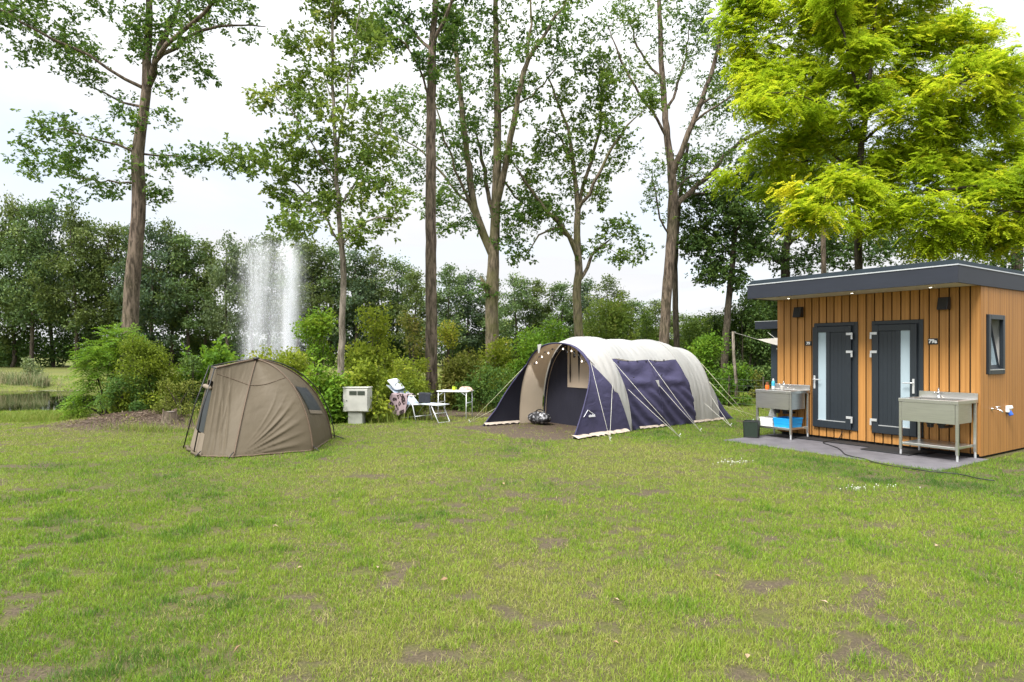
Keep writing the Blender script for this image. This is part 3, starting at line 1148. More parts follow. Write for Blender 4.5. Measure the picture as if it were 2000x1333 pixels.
make_tree('crooked_oak', 'smaller knobbly oak with spreading low limbs, rising behind the front of the tunnel tent', 'tree', 24.5,
          [(1135, 800, 13), (1134, 690, 12), (1128, 610, 12), (1126, 575, 11.5), (1131, 530, 10.5), (1128, 480, 9.5), (1127, 440, 9), (1129, 410, 7.5), (1122, 340, 5.8), (1116, 290, 5), (1110, 250, 4), (1085, 190, 3), (1070, 150, 2)],
          [[(1130, 412, 6), (1140, 360, 5.2, .3), (1158, 310, 4.6, .5), (1176, 245, 4, .7), (1180, 160, 3, .8), (1178, 100, 2, .8)],
           [(1131, 420, 5.4), (1150, 385, 4.8, -.4), (1168, 345, 4.2, -.7), (1190, 300, 3.6, -.9), (1215, 265, 2.6, -1.1), (1245, 240, 1.8, -1.2)],
           [(1126, 500, 7), (1110, 465, 6, -.3), (1085, 435, 5.4, -.6), (1055, 408, 5, -.8), (1025, 370, 4, -1), (1000, 335, 3, -1.2)],
           [(1085, 436, 3), (1050, 468, 2.4, -.9), (1030, 500, 2, -1)],
           [(1136, 545, 5.5), (1150, 520, 5, .4), (1160, 492, 4.6, .6), (1180, 475, 4, .8), (1205, 455, 3, 1)],
           [(1125, 475, 4), (1100, 450, 3.4, .5), (1080, 405, 2.6, .8)],
           [(1119, 320, 3), (1095, 260, 2.4, .4), (1060, 235, 1.8, .7)]],
          [(1030, 375, 40, 32), (1018, 440, 36, 28), (1062, 415, 36, 28), (1090, 375, 28, 26), (1232, 440, 38, 26), (1250, 492, 36, 22), (1208, 505, 28, 18), (1092, 300, 46, 36), (1060, 335, 36, 26), (1150, 235, 46, 40), (1110, 185, 40, 36), (1185, 180, 46, 40), (1160, 125, 38, 30), (1205, 300, 28, 26), (1232, 262, 28, 18), (1180, 380, 28, 26), (1020, 498, 24, 20), (1195, 430, 36, 24), (1075, 240, 36, 26), (1140, 310, 30, 36), (1050, 290, 28, 22), (1100, 430, 28, 20)],
          BARK_MOSS, LEAF_LIGHT, 105, 14500, leaf=(0.14, 0.085), tintmu=0.30, spread=0.20)

make_tree('great_oak', 'thickest oak, leaning behind the tunnel tent, with a heavy limb reaching right', 'tree', 25.0,
          [(1293, 800, 17), (1296, 690, 15.5), (1301, 590, 15), (1309, 500, 15), (1313, 430, 15), (1315, 380, 14), (1311, 325, 12), (1303, 270, 10), (1297, 200, 9), (1291, 120, 8), (1288, 30, 6.5), (1284, -70, 5)],
          [[(1315, 345, 9), (1328, 300, 8.5, -.3), (1346, 250, 8, -.5), (1362, 205, 7, -.7), (1380, 150, 6, -.8), (1395, 80, 5, -.9), (1405, -30, 4, -1)],
           [(1318, 402, 9), (1340, 382, 8, .4), (1372, 352, 7.5, .7), (1408, 322, 7, .9), (1430, 290, 6.5, 1.1), (1470, 255, 6, 1.3), (1530, 222, 5, 1.6), (1580, 205, 4, 1.8)],
           [(1345, 380, 5), (1375, 367, 5, 1), (1420, 362, 4.5, 1.3), (1480, 362, 3.6, 1.6)],
           [(1305, 270, 4.5), (1270, 225, 4, -.4), (1235, 185, 3.6, -.7), (1205, 140, 3, -.9), (1180, 80, 2.4, -1.1)],
           [(1292, 150, 4), (1265, 110, 3.4, .4), (1245, 60, 3, .7), (1230, -10, 2.4, .9)],
           [(1300, 215, 4.5), (1325, 170, 4, .4), (1345, 110, 3.4, .7), (1360, 20, 3, .9)],
           [(1360, 215, 4), (1400, 175, 3.4, .3), (1450, 140, 2.8, .6), (1495, 110, 2, .8)],
           [(1350, 245, 3.6), (1385, 225, 3, -.9), (1440, 195, 2.6, -1.2), (1490, 180, 2, -1.4)],
           [(1303, 460, 3), (1285, 430, 2.6, -.3), (1275, 380, 2.4, -.5), (1268, 345, 1.8, -.6)],
           [(1318, 390, 3.5), (1345, 345, 3, .3), (1390, 315, 2.5, .6)]],
          [(1230, 50, 46, 40), (1290, 40, 46, 40), (1350, 50, 50, 45), (1415, 75, 60, 55), (1440, 140, 60, 45), (1380, 20, 55, 30), (1200, 140, 40, 36), (1400, 250, 50, 30, .3, .6), (1330, 120, 40, 40, 0, .5), (1276, 388, 20, 40), (1450, 215, 50, 36), (1470, 60, 50, 50), (1160, 90, 36, 36), (1255, 150, 36, 36, 0, .5), (1400, 170, 46, 40), (1370, 320, 46, 26, 0, .6), (1430, 300, 36, 26, 0, .7), (1210, 30, 36, 30), (1500, 150, 40, 50), (1310, -60, 150, 45), (1450, -40, 80, 50)],
          BARK_OAK, LEAF_OAK, 106, 25000, rs=0.66, leaf=(0.12, 0.06), tintmu=0.50, spread=0.21)

make_tree('thin_oak', 'thin dark trunk close beside the thickest oak, behind the tunnel tent', 'tree', 26.5,
          [(1324, 790, 9), (1322, 690, 8.5), (1319, 600, 8), (1318, 520, 7.5), (1321, 460, 7), (1326, 400, 6), (1335, 340, 5), (1345, 280, 4)],
          [[(1322, 475, 3.5), (1345, 462, 3, .3), (1375, 458, 2.6, .6), (1400, 462, 2, .8)]],
          [(1375, 455, 36, 14), (1350, 430, 30, 26), (1352, 380, 30, 30), (1395, 470, 30, 16), (1340, 320, 30, 40)],
          BARK_DARK, LEAF_DARK, 107, 3500, leaf=(0.14, 0.08), tintmu=0.4)

make_tree('dark_oak', 'dark dense oak with a thin leaning trunk, left of the cabin roof', 'tree', 26.0,
          [(1412, 790, 11), (1416, 690, 10), (1421, 610, 9), (1428, 540, 8), (1434, 470, 7), (1437, 400, 5), (1440, 330, 3.5)],
          [[(1432, 500, 3.5), (1400, 460, 3, .3), (1365, 430, 2, .5)], [(1435, 460, 3.5), (1470, 420, 3, -.4), (1510, 400, 2, -.6)]],
          [(1370, 480, 40, 30), (1405, 410, 46, 36), (1442, 440, 50, 40), (1480, 400, 46, 40), (1465, 490, 50, 30), (1400, 520, 50, 26), (1500, 340, 50, 40), (1375, 545, 30, 24), (1450, 350, 50, 36), (1440, 540, 46, 24), (1380, 400, 30, 30)],
          BARK_DARK, LEAF_DARK, 108, 17000, leaf=(0.15, 0.085), tintmu=0.48, spread=0.25)

make_tree('spreading_oak', 'dark forked oak showing just above the left end of the cabin roof', 'tree', 28.0,
          [(1530, 760, 15), (1533, 620, 13), (1534, 540, 12), (1534, 500, 11), (1540, 450, 8), (1552, 400, 6), (1566, 330, 5)],
          [[(1533, 520, 7), (1512, 490, 6, .4), (1488, 470, 5, .7), (1462, 452, 3, 1)], [(1536, 490, 6), (1556, 462, 5, -.4), (1580, 430, 4, -.6), (1600, 390, 3, -.8)],
           [(1533, 530, 5), (1508, 515, 4, -.5), (1485, 505, 3, -.8)]],
          [(1490, 430, 46, 30), (1560, 420, 50, 36), (1600, 460, 40, 40), (1520, 380, 50, 36), (1580, 330, 50, 40), (1500, 500, 30, 16, 0, .6), (1580, 500, 36, 20, 0, .7), (1620, 300, 50, 50), (1545, 280, 50, 40), (1640, 470, 50, 36), (1600, 515, 50, 20), (1665, 500, 50, 30), (1560, 525, 40, 16), (1620, 420, 50, 36)],
          BARK_DARK, LEAF_DARK, 109, 17000, leaf=(0.15, 0.085), tintmu=0.42, spread=0.24)

make_tree('bare_stemmed_tree', 'thin brown trunk rising behind the cabin roof, left of the golden tree', 'tree', 21.0,
          [(1611, 760, 8), (1611, 620, 7), (1609, 520, 6.5), (1606, 430, 6), (1602, 330, 5), (1598, 240, 4), (1594, 150, 3)],
          [[(1606, 420, 3), (1580, 380, 2, .3), (1555, 360, 1.4, .5)]],
          [(1610, 200, 40, 40), (1570, 260, 40, 30), (1630, 300, 40, 30), (1590, 130, 40, 40)],
          BARK_OAK, LEAF_DARK, 110, 4500, leaf=(0.13, 0.07), tintmu=0.5)

make_tree('backdrop_oak', 'dark round-headed oak at the right edge, behind the golden tree', 'tree', 27.0,
          [(1985, 760, 16), (1985, 600, 14), (1988, 450, 12), (1990, 330, 9), (1992, 230, 6)],
          [[(1988, 420, 6), (1940, 380, 5, .4), (1890, 350, 3, .8)], [(1989, 400, 6), (2050, 350, 5, .4), (2100, 300, 3, .8)]],
          [(1990, 150, 40, 40), (2040, 200, 50, 60), (1985, 230, 46, 50), (2060, 130, 40, 40), (1950, 420, 60, 60), (1880, 450, 60, 50), (2060, 400, 70, 80), (1820, 470, 60, 45), (1900, 350, 50, 40), (1760, 480, 60, 40), (1700, 480, 50, 40), (1975, 500, 60, 30)],
          BARK_DARK, LEAF_DARK, 111, 17000, leaf=(0.16, 0.09), tintmu=0.45, spread=0.27)

# the golden tree: shelves of drooping pinnate leaves
make_tree('golden_tree', 'big golden-green tree with layered drooping foliage, standing behind the cabin', 'tree', 15.8,
          [(1678, 800, 11), (1678, 640, 10.5), (1677, 520, 10), (1676, 450, 9.5), (1673, 400, 9), (1680, 320, 8), (1689, 240, 7), (1697, 165, 6), (1704, 90, 4.5), (1712, 0, 3.4), (1718, -80, 2.4)],
          [[(1677, 405, 5), (1705, 395, 4.6, -.5), (1760, 392, 4, -.9), (1820, 390, 3.4, -1.2), (1880, 385, 2.4, -1.5)],
           [(1677, 395, 4.6), (1700, 362, 4, .3), (1740, 335, 3.4, .5), (1800, 315, 2.6, .8), (1870, 300, 2, 1)],
           [(1674, 400, 4.6), (1640, 395, 4, -.7), (1600, 400, 3.4, -1.1), (1555, 415, 2.4, -1.5)],
           [(1676, 360, 4.4), (1650, 320, 4, .4), (1600, 300, 3.2, .6), (1530, 300, 2.6, .8), (1460, 305, 1.8, 1)],
           [(1688, 250, 4.4), (1660, 190, 4, -.4), (1630, 120, 3.4, -.6), (1600, 60, 2.6, -.8), (1580, -20, 2, -1)],
           [(1676, 375, 3.4), (1640, 250, 3.4, .9), (1605, 165, 3, 1), (1565, 100, 2.4, 1.1), (1500, 60, 1.8, 1.2)],
           [(1690, 240, 4), (1730, 170, 3.4, .4), (1760, 90, 2.8, .6), (1790, 0, 2, .8)],
           [(1686, 270, 4), (1740, 230, 3.4, -.6), (1810, 200, 2.8, -1), (1890, 180, 2, -1.4)],
           [(1678, 430, 4), (1720, 440, 3.4, -1), (1790, 440, 3, -1.5), (1880, 445, 2.4, -1.8), (1960, 450, 1.8, -2)],
           [(1660, 230, 2.6), (1610, 215, 2.2, -.3), (1540, 200, 1.8, -.5), (1470, 205, 1.4, -.7)]],
          [(1585, 440, 85, 30, -1.5), (1530, 440, 50, 26, -1.5), (1640, 405, 50, 22, -1.2), (1665, 455, 40, 26, -1.3), (1455, 325, 44, 28, .8), (1520, 345, 46, 32, .6), (1440, 345, 28, 16, .9), (1450, 215, 36, 30, -.7), (1505, 190, 46, 36, -.4), (1470, 255, 36, 18, -.6), (1478, 90, 46, 40, 1), (1550, 55, 66, 40, .8), (1448, 15, 36, 22, 1), (1600, 130, 56, 40, .3), (1655, 250, 60, 24, 0), (1600, 265, 56, 34, .4), (1702, 225, 76, 34, -.7), (1768, 245, 76, 36, -.8), (1718, 100, 70, 56, .2), (1660, 40, 76, 46, 0), (1800, 60, 76, 60, .4), (1870, 20, 50, 40, .6), (1845, 150, 76, 50, .2), (1900, 185, 46, 36, -.8), (1880, 235, 66, 36, -1), (1828, 310, 86, 34, -.4), (1760, 320, 66, 24, -.6), (1905, 320, 76, 36, .4), (1985, 275, 36, 28, 0), (1985, 345, 60, 46, -.5), (1885, 410, 86, 36, -1.6), (1785, 420, 76, 30, -1.4), (1965, 440, 70, 36, -1.9), (1745, 470, 50, 20, -1.6), (1820, 478, 76, 22, -1.7), (1905, 495, 66, 22, -1.8), (2060, 360, 80, 70, -.4), (2050, 440, 60, 50, -1.2), (1690, -70, 150, 50), (1720, 290, 40, 20, .6), (1640, 340, 30, 16, .5), (1590, 380, 36, 18, -1), (1860, 80, 60, 40, -.5), (1990, 500, 50, 20, -1.9),
           (1560, 5, 70, 36, .5), (1610, -10, 60, 36, .2), (1620, 40, 50, 36, .4), (1500, 130, 60, 40, .6), (1545, 150, 50, 36, .2), (1580, 20, 70, 36, .5), (1730, 20, 80, 40, .3), (1740, 170, 70, 40, .3), (1660, 130, 60, 40, .5), (1620, 200, 50, 30, .8), (1560, 250, 50, 30, .2), (1800, 140, 60, 40, .2), (1860, 110, 50, 40, -.3), (1905, 120, 20, 30, 0), (1925, 255, 40, 34, -.3), (1830, 260, 60, 30, -.2), (1700, 330, 60, 26, -.2), (1800, 360, 80, 30, -.8), (1900, 370, 70, 30, -.6), (1730, 410, 60, 26, -.6), (1840, 450, 80, 26, -1), (1920, 470, 60, 24, -1.2), (1520, 385, 40, 18, -1), (1600, 350, 50, 18, .2), (1490, 290, 46, 24, .2), (1560, 470, 50, 16, -1.2), (1780, 500, 50, 14, -1.2), (1860, 505, 60, 14, -1.4), (1960, 400, 60, 36, -.8), (1750, -40, 100, 40, 0), (1500, -30, 80, 40, .8), (1850, -50, 80, 40, .4)],
          BARK_DARK, LEAF_GOLD, 112, 31000, leaf=(0.080, 0.046), spread=0.19, frond=True, att=0.85, step=0.25, thr=0.016, tintmu=0.55, twig=0.005, dz=0.55, flare=1.2, lift=0.0)


# ------------------------------------------------------------------ far tree line beyond the pond
def far_stock(seed, h, w, leafm, nleaf, narrow=False, droop=0.1, low=0.16):
    """one tree of unit design, foot at the origin: returns the trunk mesh and the crown mesh"""
    g = np.random.default_rng(seed)
    nodes, par, rad = [np.array([0, 0, -0.1])], [-1], [0.16]
    nst = int(h / 0.5)
    for i in range(1, nst):
        t = i / nst
        nodes.append(np.array([0.25 * math.sin(t * 3 + seed), 0.25 * math.sin(t * 2.3 + seed * 2), h * 0.92 * t]))
        par.append(i - 1)
        rad.append(0.16 * (1 - t) + 0.03)
    nfix = len(nodes)
    A = []
    for q in range(46):
        zf = low + (1 - low) * (q + g.uniform()) / 46
        prof = math.sin(PI * min(1, max(0.03, (zf - low + 0.10) / (1.10 - low))) ** (0.8 if not narrow else 0.7)) ** 0.7
        a = g.uniform(0, 2 * PI)
        rr = w / 2 * prof * g.uniform(0.35, 1.0)
        c = np.array([rr * math.cos(a), rr * math.sin(a), h * zf])
        sz = g.uniform(0.45, 1.0) * (0.75 if narrow else 1.0)
        A.append(c + unit(g.normal(0, 1, (7, 3))) * (g.uniform(0, 1, (7, 1)) ** 0.5) * sz)
    A = np.concatenate(A)
    N, par2 = colonize(nodes, par, rad, A, 0.55, 6.0, 0.7, g, lift=0.05)
    n = len(N)
    r = np.zeros(n)
    acc = np.zeros(n)
    kids = np.zeros(n, int)
    for p in par2[1:]:
        kids[p] += 1
    for i in range(n - 1, -1, -1):
        ri = 0.018 ** 2.2 if acc[i] == 0 else acc[i]
        r[i] = ri ** (1 / 2.2)
        if par2[i] >= 0:
            acc[par2[i]] += ri
    r[:nfix] = rad
    for i in range(nfix, n):
        r[i] = min(r[i], r[par2[i]] * 0.9)
    a, b = branch_tubes(N, par2, r, [i < nfix for i in range(n)], True)
    a.add(b.v, b.f)
    tm = bpy.data.meshes.new('far_trunk')
    tm.from_pydata(a.v, [], a.f)
    tm.update()
    tm.materials.append(BARK_DARK)
    cand = np.arange(nfix, n)
    wts = np.where(kids[cand] == 0, 2.0, 1.0)
    pick = g.choice(cand, nleaf, p=wts / wts.sum())
    c = N[pick] + g.normal(0, 0.36, (nleaf, 3)) * np.array([1, 1, 0.8])
    U = unit(g.normal(0, 0.8, (nleaf, 3)) - np.array([0, 0, droop]))
    Nn = unit(g.normal(0, 0.6, (nleaf, 3)) + np.array([0, 0, 0.7]))
    L = 0.27 * g.uniform(0.6, 1.25, nleaf)
    co, fs = leaf_arrays(c, U, Nn, L, L * 0.62)
    tint = np.clip(0.45 + g.normal(0, 0.13, n)[pick] + g.normal(0, 0.12, nleaf), 0, 1)
    cm = np_mesh('far_crown', co, [fs], False, {'tint': np.repeat(tint, 4)})
    cm.materials.append(leafm)
    return tm, cm


STOCK = [far_stock(201, 12, 6.5, LEAF_FAR, 8200, low=0.22), far_stock(202, 13, 5.5, LEAF_FAR, 7400, low=0.28), far_stock(203, 11, 7.0, LEAF_FAR, 8800, low=0.17),
         far_stock(204, 12, 4.6, LEAF_BIRCH, 5600, True, 0.5, 0.30), far_stock(205, 12.5, 6.0, LEAF_FAR, 7000, low=0.32)]
SKYL = [(-120, 385), (0, 398), (60, 404), (130, 412), (180, 446), (240, 452), (300, 448), (345, 450), (385, 488), (440, 456), (480, 468), (560, 465), (600, 478), (650, 492), (700, 500), (755, 502), (800, 535), (850, 545),
        (885, 520), (940, 556), (1000, 545), (1060, 556), (1120, 562), (1180, 546), (1215, 575), (1250, 606), (1285, 592), (1330, 620), (1400, 640)]


def skyline(px):
    for (a, ya), (b, yb) in zip(SKYL, SKYL[1:]):
        if a <= px <= b:
            return ya + (yb - ya) * (px - a) / (b - a)
    return SKYL[0][1] if px < SKYL[0][0] else SKYL[-1][1]


FAR = [  # px, distance, stock, turn, label
    (-40, 60, 0, 0.3, 'far tree cut by the left edge of the picture, across the pond'),
    (22, 62, 2, 1.0, 'broad dark far tree across the pond, first fully seen from the left edge'),
    (66, 60, 1, 2.0, 'far tree above the small bank bush, across the pond'),
    (104, 63, 0, 3.3, 'tall far tree just right of the small bank bush'),
    (142, 60, 4, 4.1, 'last tall far tree before the far row steps down, left of the leaning oak'),
    (178, 62, 2, 5.2, 'far tree where the row steps down, above the ferny shrub'),
    (214, 61, 1, 0.8, 'far tree seen just left of the leaning oak trunk'),
    (252, 63, 0, 1.7, 'far tree hidden mostly behind the leaning oak trunk'),
    (292, 60, 2, 2.6, 'round far tree just right of the leaning oak trunk'),
    (330, 62, 4, 3.9, 'second far tree right of the leaning oak trunk'),
    (366, 61, 1, 4.8, 'lower far tree left of the pale feathery birch'),
    (398, 63, 0, 5.6, 'lowest far tree beside the pale feathery birch'),
    (446, 58, 3, 0.5, 'pale feathery birch left of the fountain'),
    (492, 60, 3, 1.9, 'thin pale tree seen through the left side of the fountain spray'),
    (532, 62, 1, 2.8, 'far tree seen through the middle of the fountain spray'),
    (576, 61, 4, 3.6, 'far tree at the right side of the fountain spray'),
    (612, 60, 1, 4.5, 'slim far tree between the fountain and the slender tree'),
    (650, 62, 2, 5.5, 'far tree behind the trunk of the slender light green tree'),
    (692, 60, 0, 0.2, 'far tree just right of the slender pale trunk'),
    (732, 61, 4, 1.2, 'rounded far tree midway between the slender and the straight trunk'),
    (772, 63, 2, 2.2, 'far tree left of the straight bare trunk'),
    (812, 60, 1, 3.1, 'low far tree close to the left of the straight bare trunk'),
    (876, 58, 0, 4.0, 'rounded far tree between the straight trunk and the forked oak'),
    (918, 60, 2, 5.0, 'far tree left of the forked oak trunk'),
    (962, 61, 4, 5.9, 'far tree behind the forked oak trunk'),
    (1006, 57, 2, 0.9, 'broad far tree right of the forked oak trunk'),
    (1052, 58, 0, 1.8, 'far tree left of the knobbly oak trunk'),
    (1098, 57, 1, 2.9, 'far tree touching the knobbly oak trunk on its left'),
    (1146, 58, 2, 3.8, 'far tree behind the knobbly oak trunk'),
    (1188, 55, 4, 4.7, 'far tree between the knobbly oak and the thickest oak'),
    (1236, 57, 2, 5.7, 'low far tree just left of the thickest oak trunk'),
    (1282, 56, 0, 0.6, 'low far tree hidden behind the thickest oak trunk'),
    (1334, 58, 2, 1.5, 'low far tree right of the thickest oak trunk'),
    (1386, 57, 0, 2.4, 'low far tree behind the dark dense oak'),
]
for i, (px, Y, k, rz, lab) in enumerate(FAR):
    x = (px - 1000) / F * Y
    z0 = float(hgt(x, Y))
    top = at(px, skyline(px) - 4, Y).z - z0
    r_ = thing('far_birch' if k == 3 else 'far_tree', lab, 'tree', (x, Y, z0), rz, 'trees in a row across the pond')
    base_h = (12, 13, 11, 12, 12.5)[k]
    sc = top / base_h
    sx = max(0.78, min(1.0, sc * 1.05)) if k != 3 else 0.85
    r_.scale = (sx, sx, sc)
    link('trunk', STOCK[k][0], r_)
    cr_ = link('crown', STOCK[k][1], r_)
    if k != 3 and i % 5 in (1, 3, 4):
        cr_.material_slots[0].link = 'OBJECT'
        cr_.material_slots[0].material = LEAF_FAR_B if i % 5 == 3 else LEAF_FAR_Y


def far_mass():
    """second row and undergrowth that read as one dark mass"""
    g = np.random.default_rng(77)
    CO, T = [], []
    for i in range(46):
        px = g.uniform(-150, 1480)
        Y = g.uniform(64, 74)
        x = (px - 1000) / F * Y
        hi = (at(px, skyline(px), Y).z) * g.uniform(0.30, 0.62)
        m = 260
        zc = g.uniform(0.3, hi)
        c = np.array([x, Y, zc]) + unit(g.normal(0, 1, (m, 3))) * (g.uniform(0, 1, (m, 1)) ** 0.4) * np.array([2.2, 1.4, 1.6])
        c[:, 2] = np.maximum(c[:, 2], 0.05)
        CO.append(c)
    for i in range(230):
        px = g.uniform(-160, 1480)
        Y = g.uniform(62.0, 68)
        x = (px - 1000) / F * Y
        m = 260
        c = np.array([x, Y, g.uniform(0.5, 2.6)]) + unit(g.normal(0, 1, (m, 3))) * (g.uniform(0, 1, (m, 1)) ** 0.4) * np.array([1.6, 1.0, 1.3])
        c[:, 2] = np.maximum(c[:, 2], 0.05)
        CO.append(c)
    c = np.concatenate(CO)
    n = len(c)
    U = unit(g.normal(0, 1, (n, 3)))
    Nn = unit(g.normal(0, 0.6, (n, 3)) + np.array([0, 0, 0.7]))
    L = 0.34 * g.uniform(0.6, 1.2, n)
    co, fs = leaf_arrays(c, U, Nn, L, L * 0.65)
    me = np_mesh('far_undergrowth', co, [fs], False, {'tint': np.repeat(np.clip(g.normal(0.45, 0.2, n), 0, 1), 4)})
    tag(link('far_undergrowth', me, None, LEAF_DARK), 'dark wood and undergrowth behind the far row of trees', 'undergrowth', kind='stuff')


far_mass()


# ------------------------------------------------------------------ shrubs
def make_shrub(name, label, px, Y, wpx, top, leafm, seed, leaf=(0.09, 0.055), dens=1.0, tint=0.5, bottom=None, depth=0.8, lumps=9, shoots=6, frond=False, group='shrubs along the pond side', cat='shrub'):
    g = np.random.default_rng(seed)
    k = Y / F
    x0 = (px - 1000) * k
    z0 = float(hgt(x0, Y))
    w_ = wpx * k
    h = at(px, top, Y).z - z0
    root = thing(name, label, cat, (x0, Y, z0), 0, group)
    C, Rr = [], []
    for i in range(lumps):
        t = g.uniform(0.12, 0.86)
        a = g.uniform(0, 2 * PI)
        wid = w_ / 2 * (1.0 - 0.55 * t ** 2)
        rr = wid * g.uniform(0.25, 0.85)
        C.append(np.array([rr * math.cos(a), rr * math.sin(a) * depth, h * t]))
        Rr.append(min(w_, h) * g.uniform(0.16, 0.30))
    # bottom skirt so the shrub closes to the ground
    for i in range(lumps // 2):
        a = g.uniform(0, 2 * PI)
        C.append(np.array([w_ * 0.33 * math.cos(a), w_ * 0.33 * depth * math.sin(a), h * 0.13]))
        Rr.append(min(w_, h) * 0.2)
    st = MB()
    SH = []
    for i in range(len(C)):
        b = np.array([g.normal(0, 0.09), g.normal(0, 0.09), -0.05])
        m = (b + C[i]) / 2 + np.array([0, 0, 0.12 * h]) * g.uniform(0.2, 1)
        pts = [b * (1 - t) ** 2 + 2 * m * t * (1 - t) + C[i] * t * t for t in np.linspace(0, 1, 6)]
        st.tube(pts, [0.022, 0.019, 0.016, 0.012, 0.009, 0.005], 5, caps=False)
    for i in range(shoots):
        # thin leafy shoots standing out of the outline
        j = int(g.integers(0, len(C)))
        d = unit(np.array([g.normal(0, 0.55), g.normal(0, 0.4), 1.0]))
        ln = Rr[j] * g.uniform(1.2, 2.0)
        tip = C[j] + d * ln
        if tip[2] > h * 1.02:
            tip[2] = h * g.uniform(0.94, 1.03)
        st.tube([C[j], (C[j] + tip) / 2 + g.normal(0, 0.03, 3), tip], [0.008, 0.006, 0.003], 4, caps=False)
        m = 16
        t = g.uniform(0.35, 1.02, m)[:, None]
        SH.append(C[j] * (1 - t) + tip * t + g.normal(0, 0.055, (m, 3)))
    c = []
    for ctr, rd in zip(C, Rr):
        m = int(dens * 270 * (rd / 0.3) ** 2 * (0.09 / leaf[0]) ** 1.4) if not frond else int(dens * 46 * (rd / 0.3) ** 2)
        q = unit(g.normal(0, 1, (m, 3)))
        lump = 1 + 0.30 * np.sin(q[:, :1] * 5 + g.uniform(0, 6)) * np.sin(q[:, 1:2] * 5 + g.uniform(0, 6))
        c.append(ctr + q * rd * lump * (g.uniform(0.15, 1, (m, 1)) ** 0.45))
    c = np.concatenate(c + SH)
    c = c[(c[:, 2] > 0.03)]
    n = len(c)
    out = unit(c - np.array([0, 0, h * 0.35]))
    tv = 0.28 * (fbm(c[:, 0] * 2.6 + seed, c[:, 2] * 2.6 + c[:, 1] * 1.7, seed, 2) - 0.5) * 2
    tt = np.clip(tint + tv + g.normal(0, 0.13, n), 0, 1)
    if frond:
        co, fs, tt4 = fronds(c, out, leaf, tt, g, nl=6, flen=0.34)
    else:
        U = unit(out * 0.5 + g.normal(0, 0.7, (n, 3)) - np.array([0, 0, 0.15]))
        Nn = unit(out * 0.5 + g.normal(0, 0.45, (n, 3)) + np.array([0, 0, 0.7]))
        L = leaf[0] * g.uniform(0.6, 1.3, n)
        co, fs = leaf_arrays(c, U, Nn, L, L * leaf[1] / leaf[0])
        tt4 = np.repeat(tt, 4)
    st.build('stems', BARK_DARK, root, smooth=True)
    me = np_mesh('foliage', co, [fs], False, {'tint': tt4})
    link('foliage', me, root, leafm)
    return root


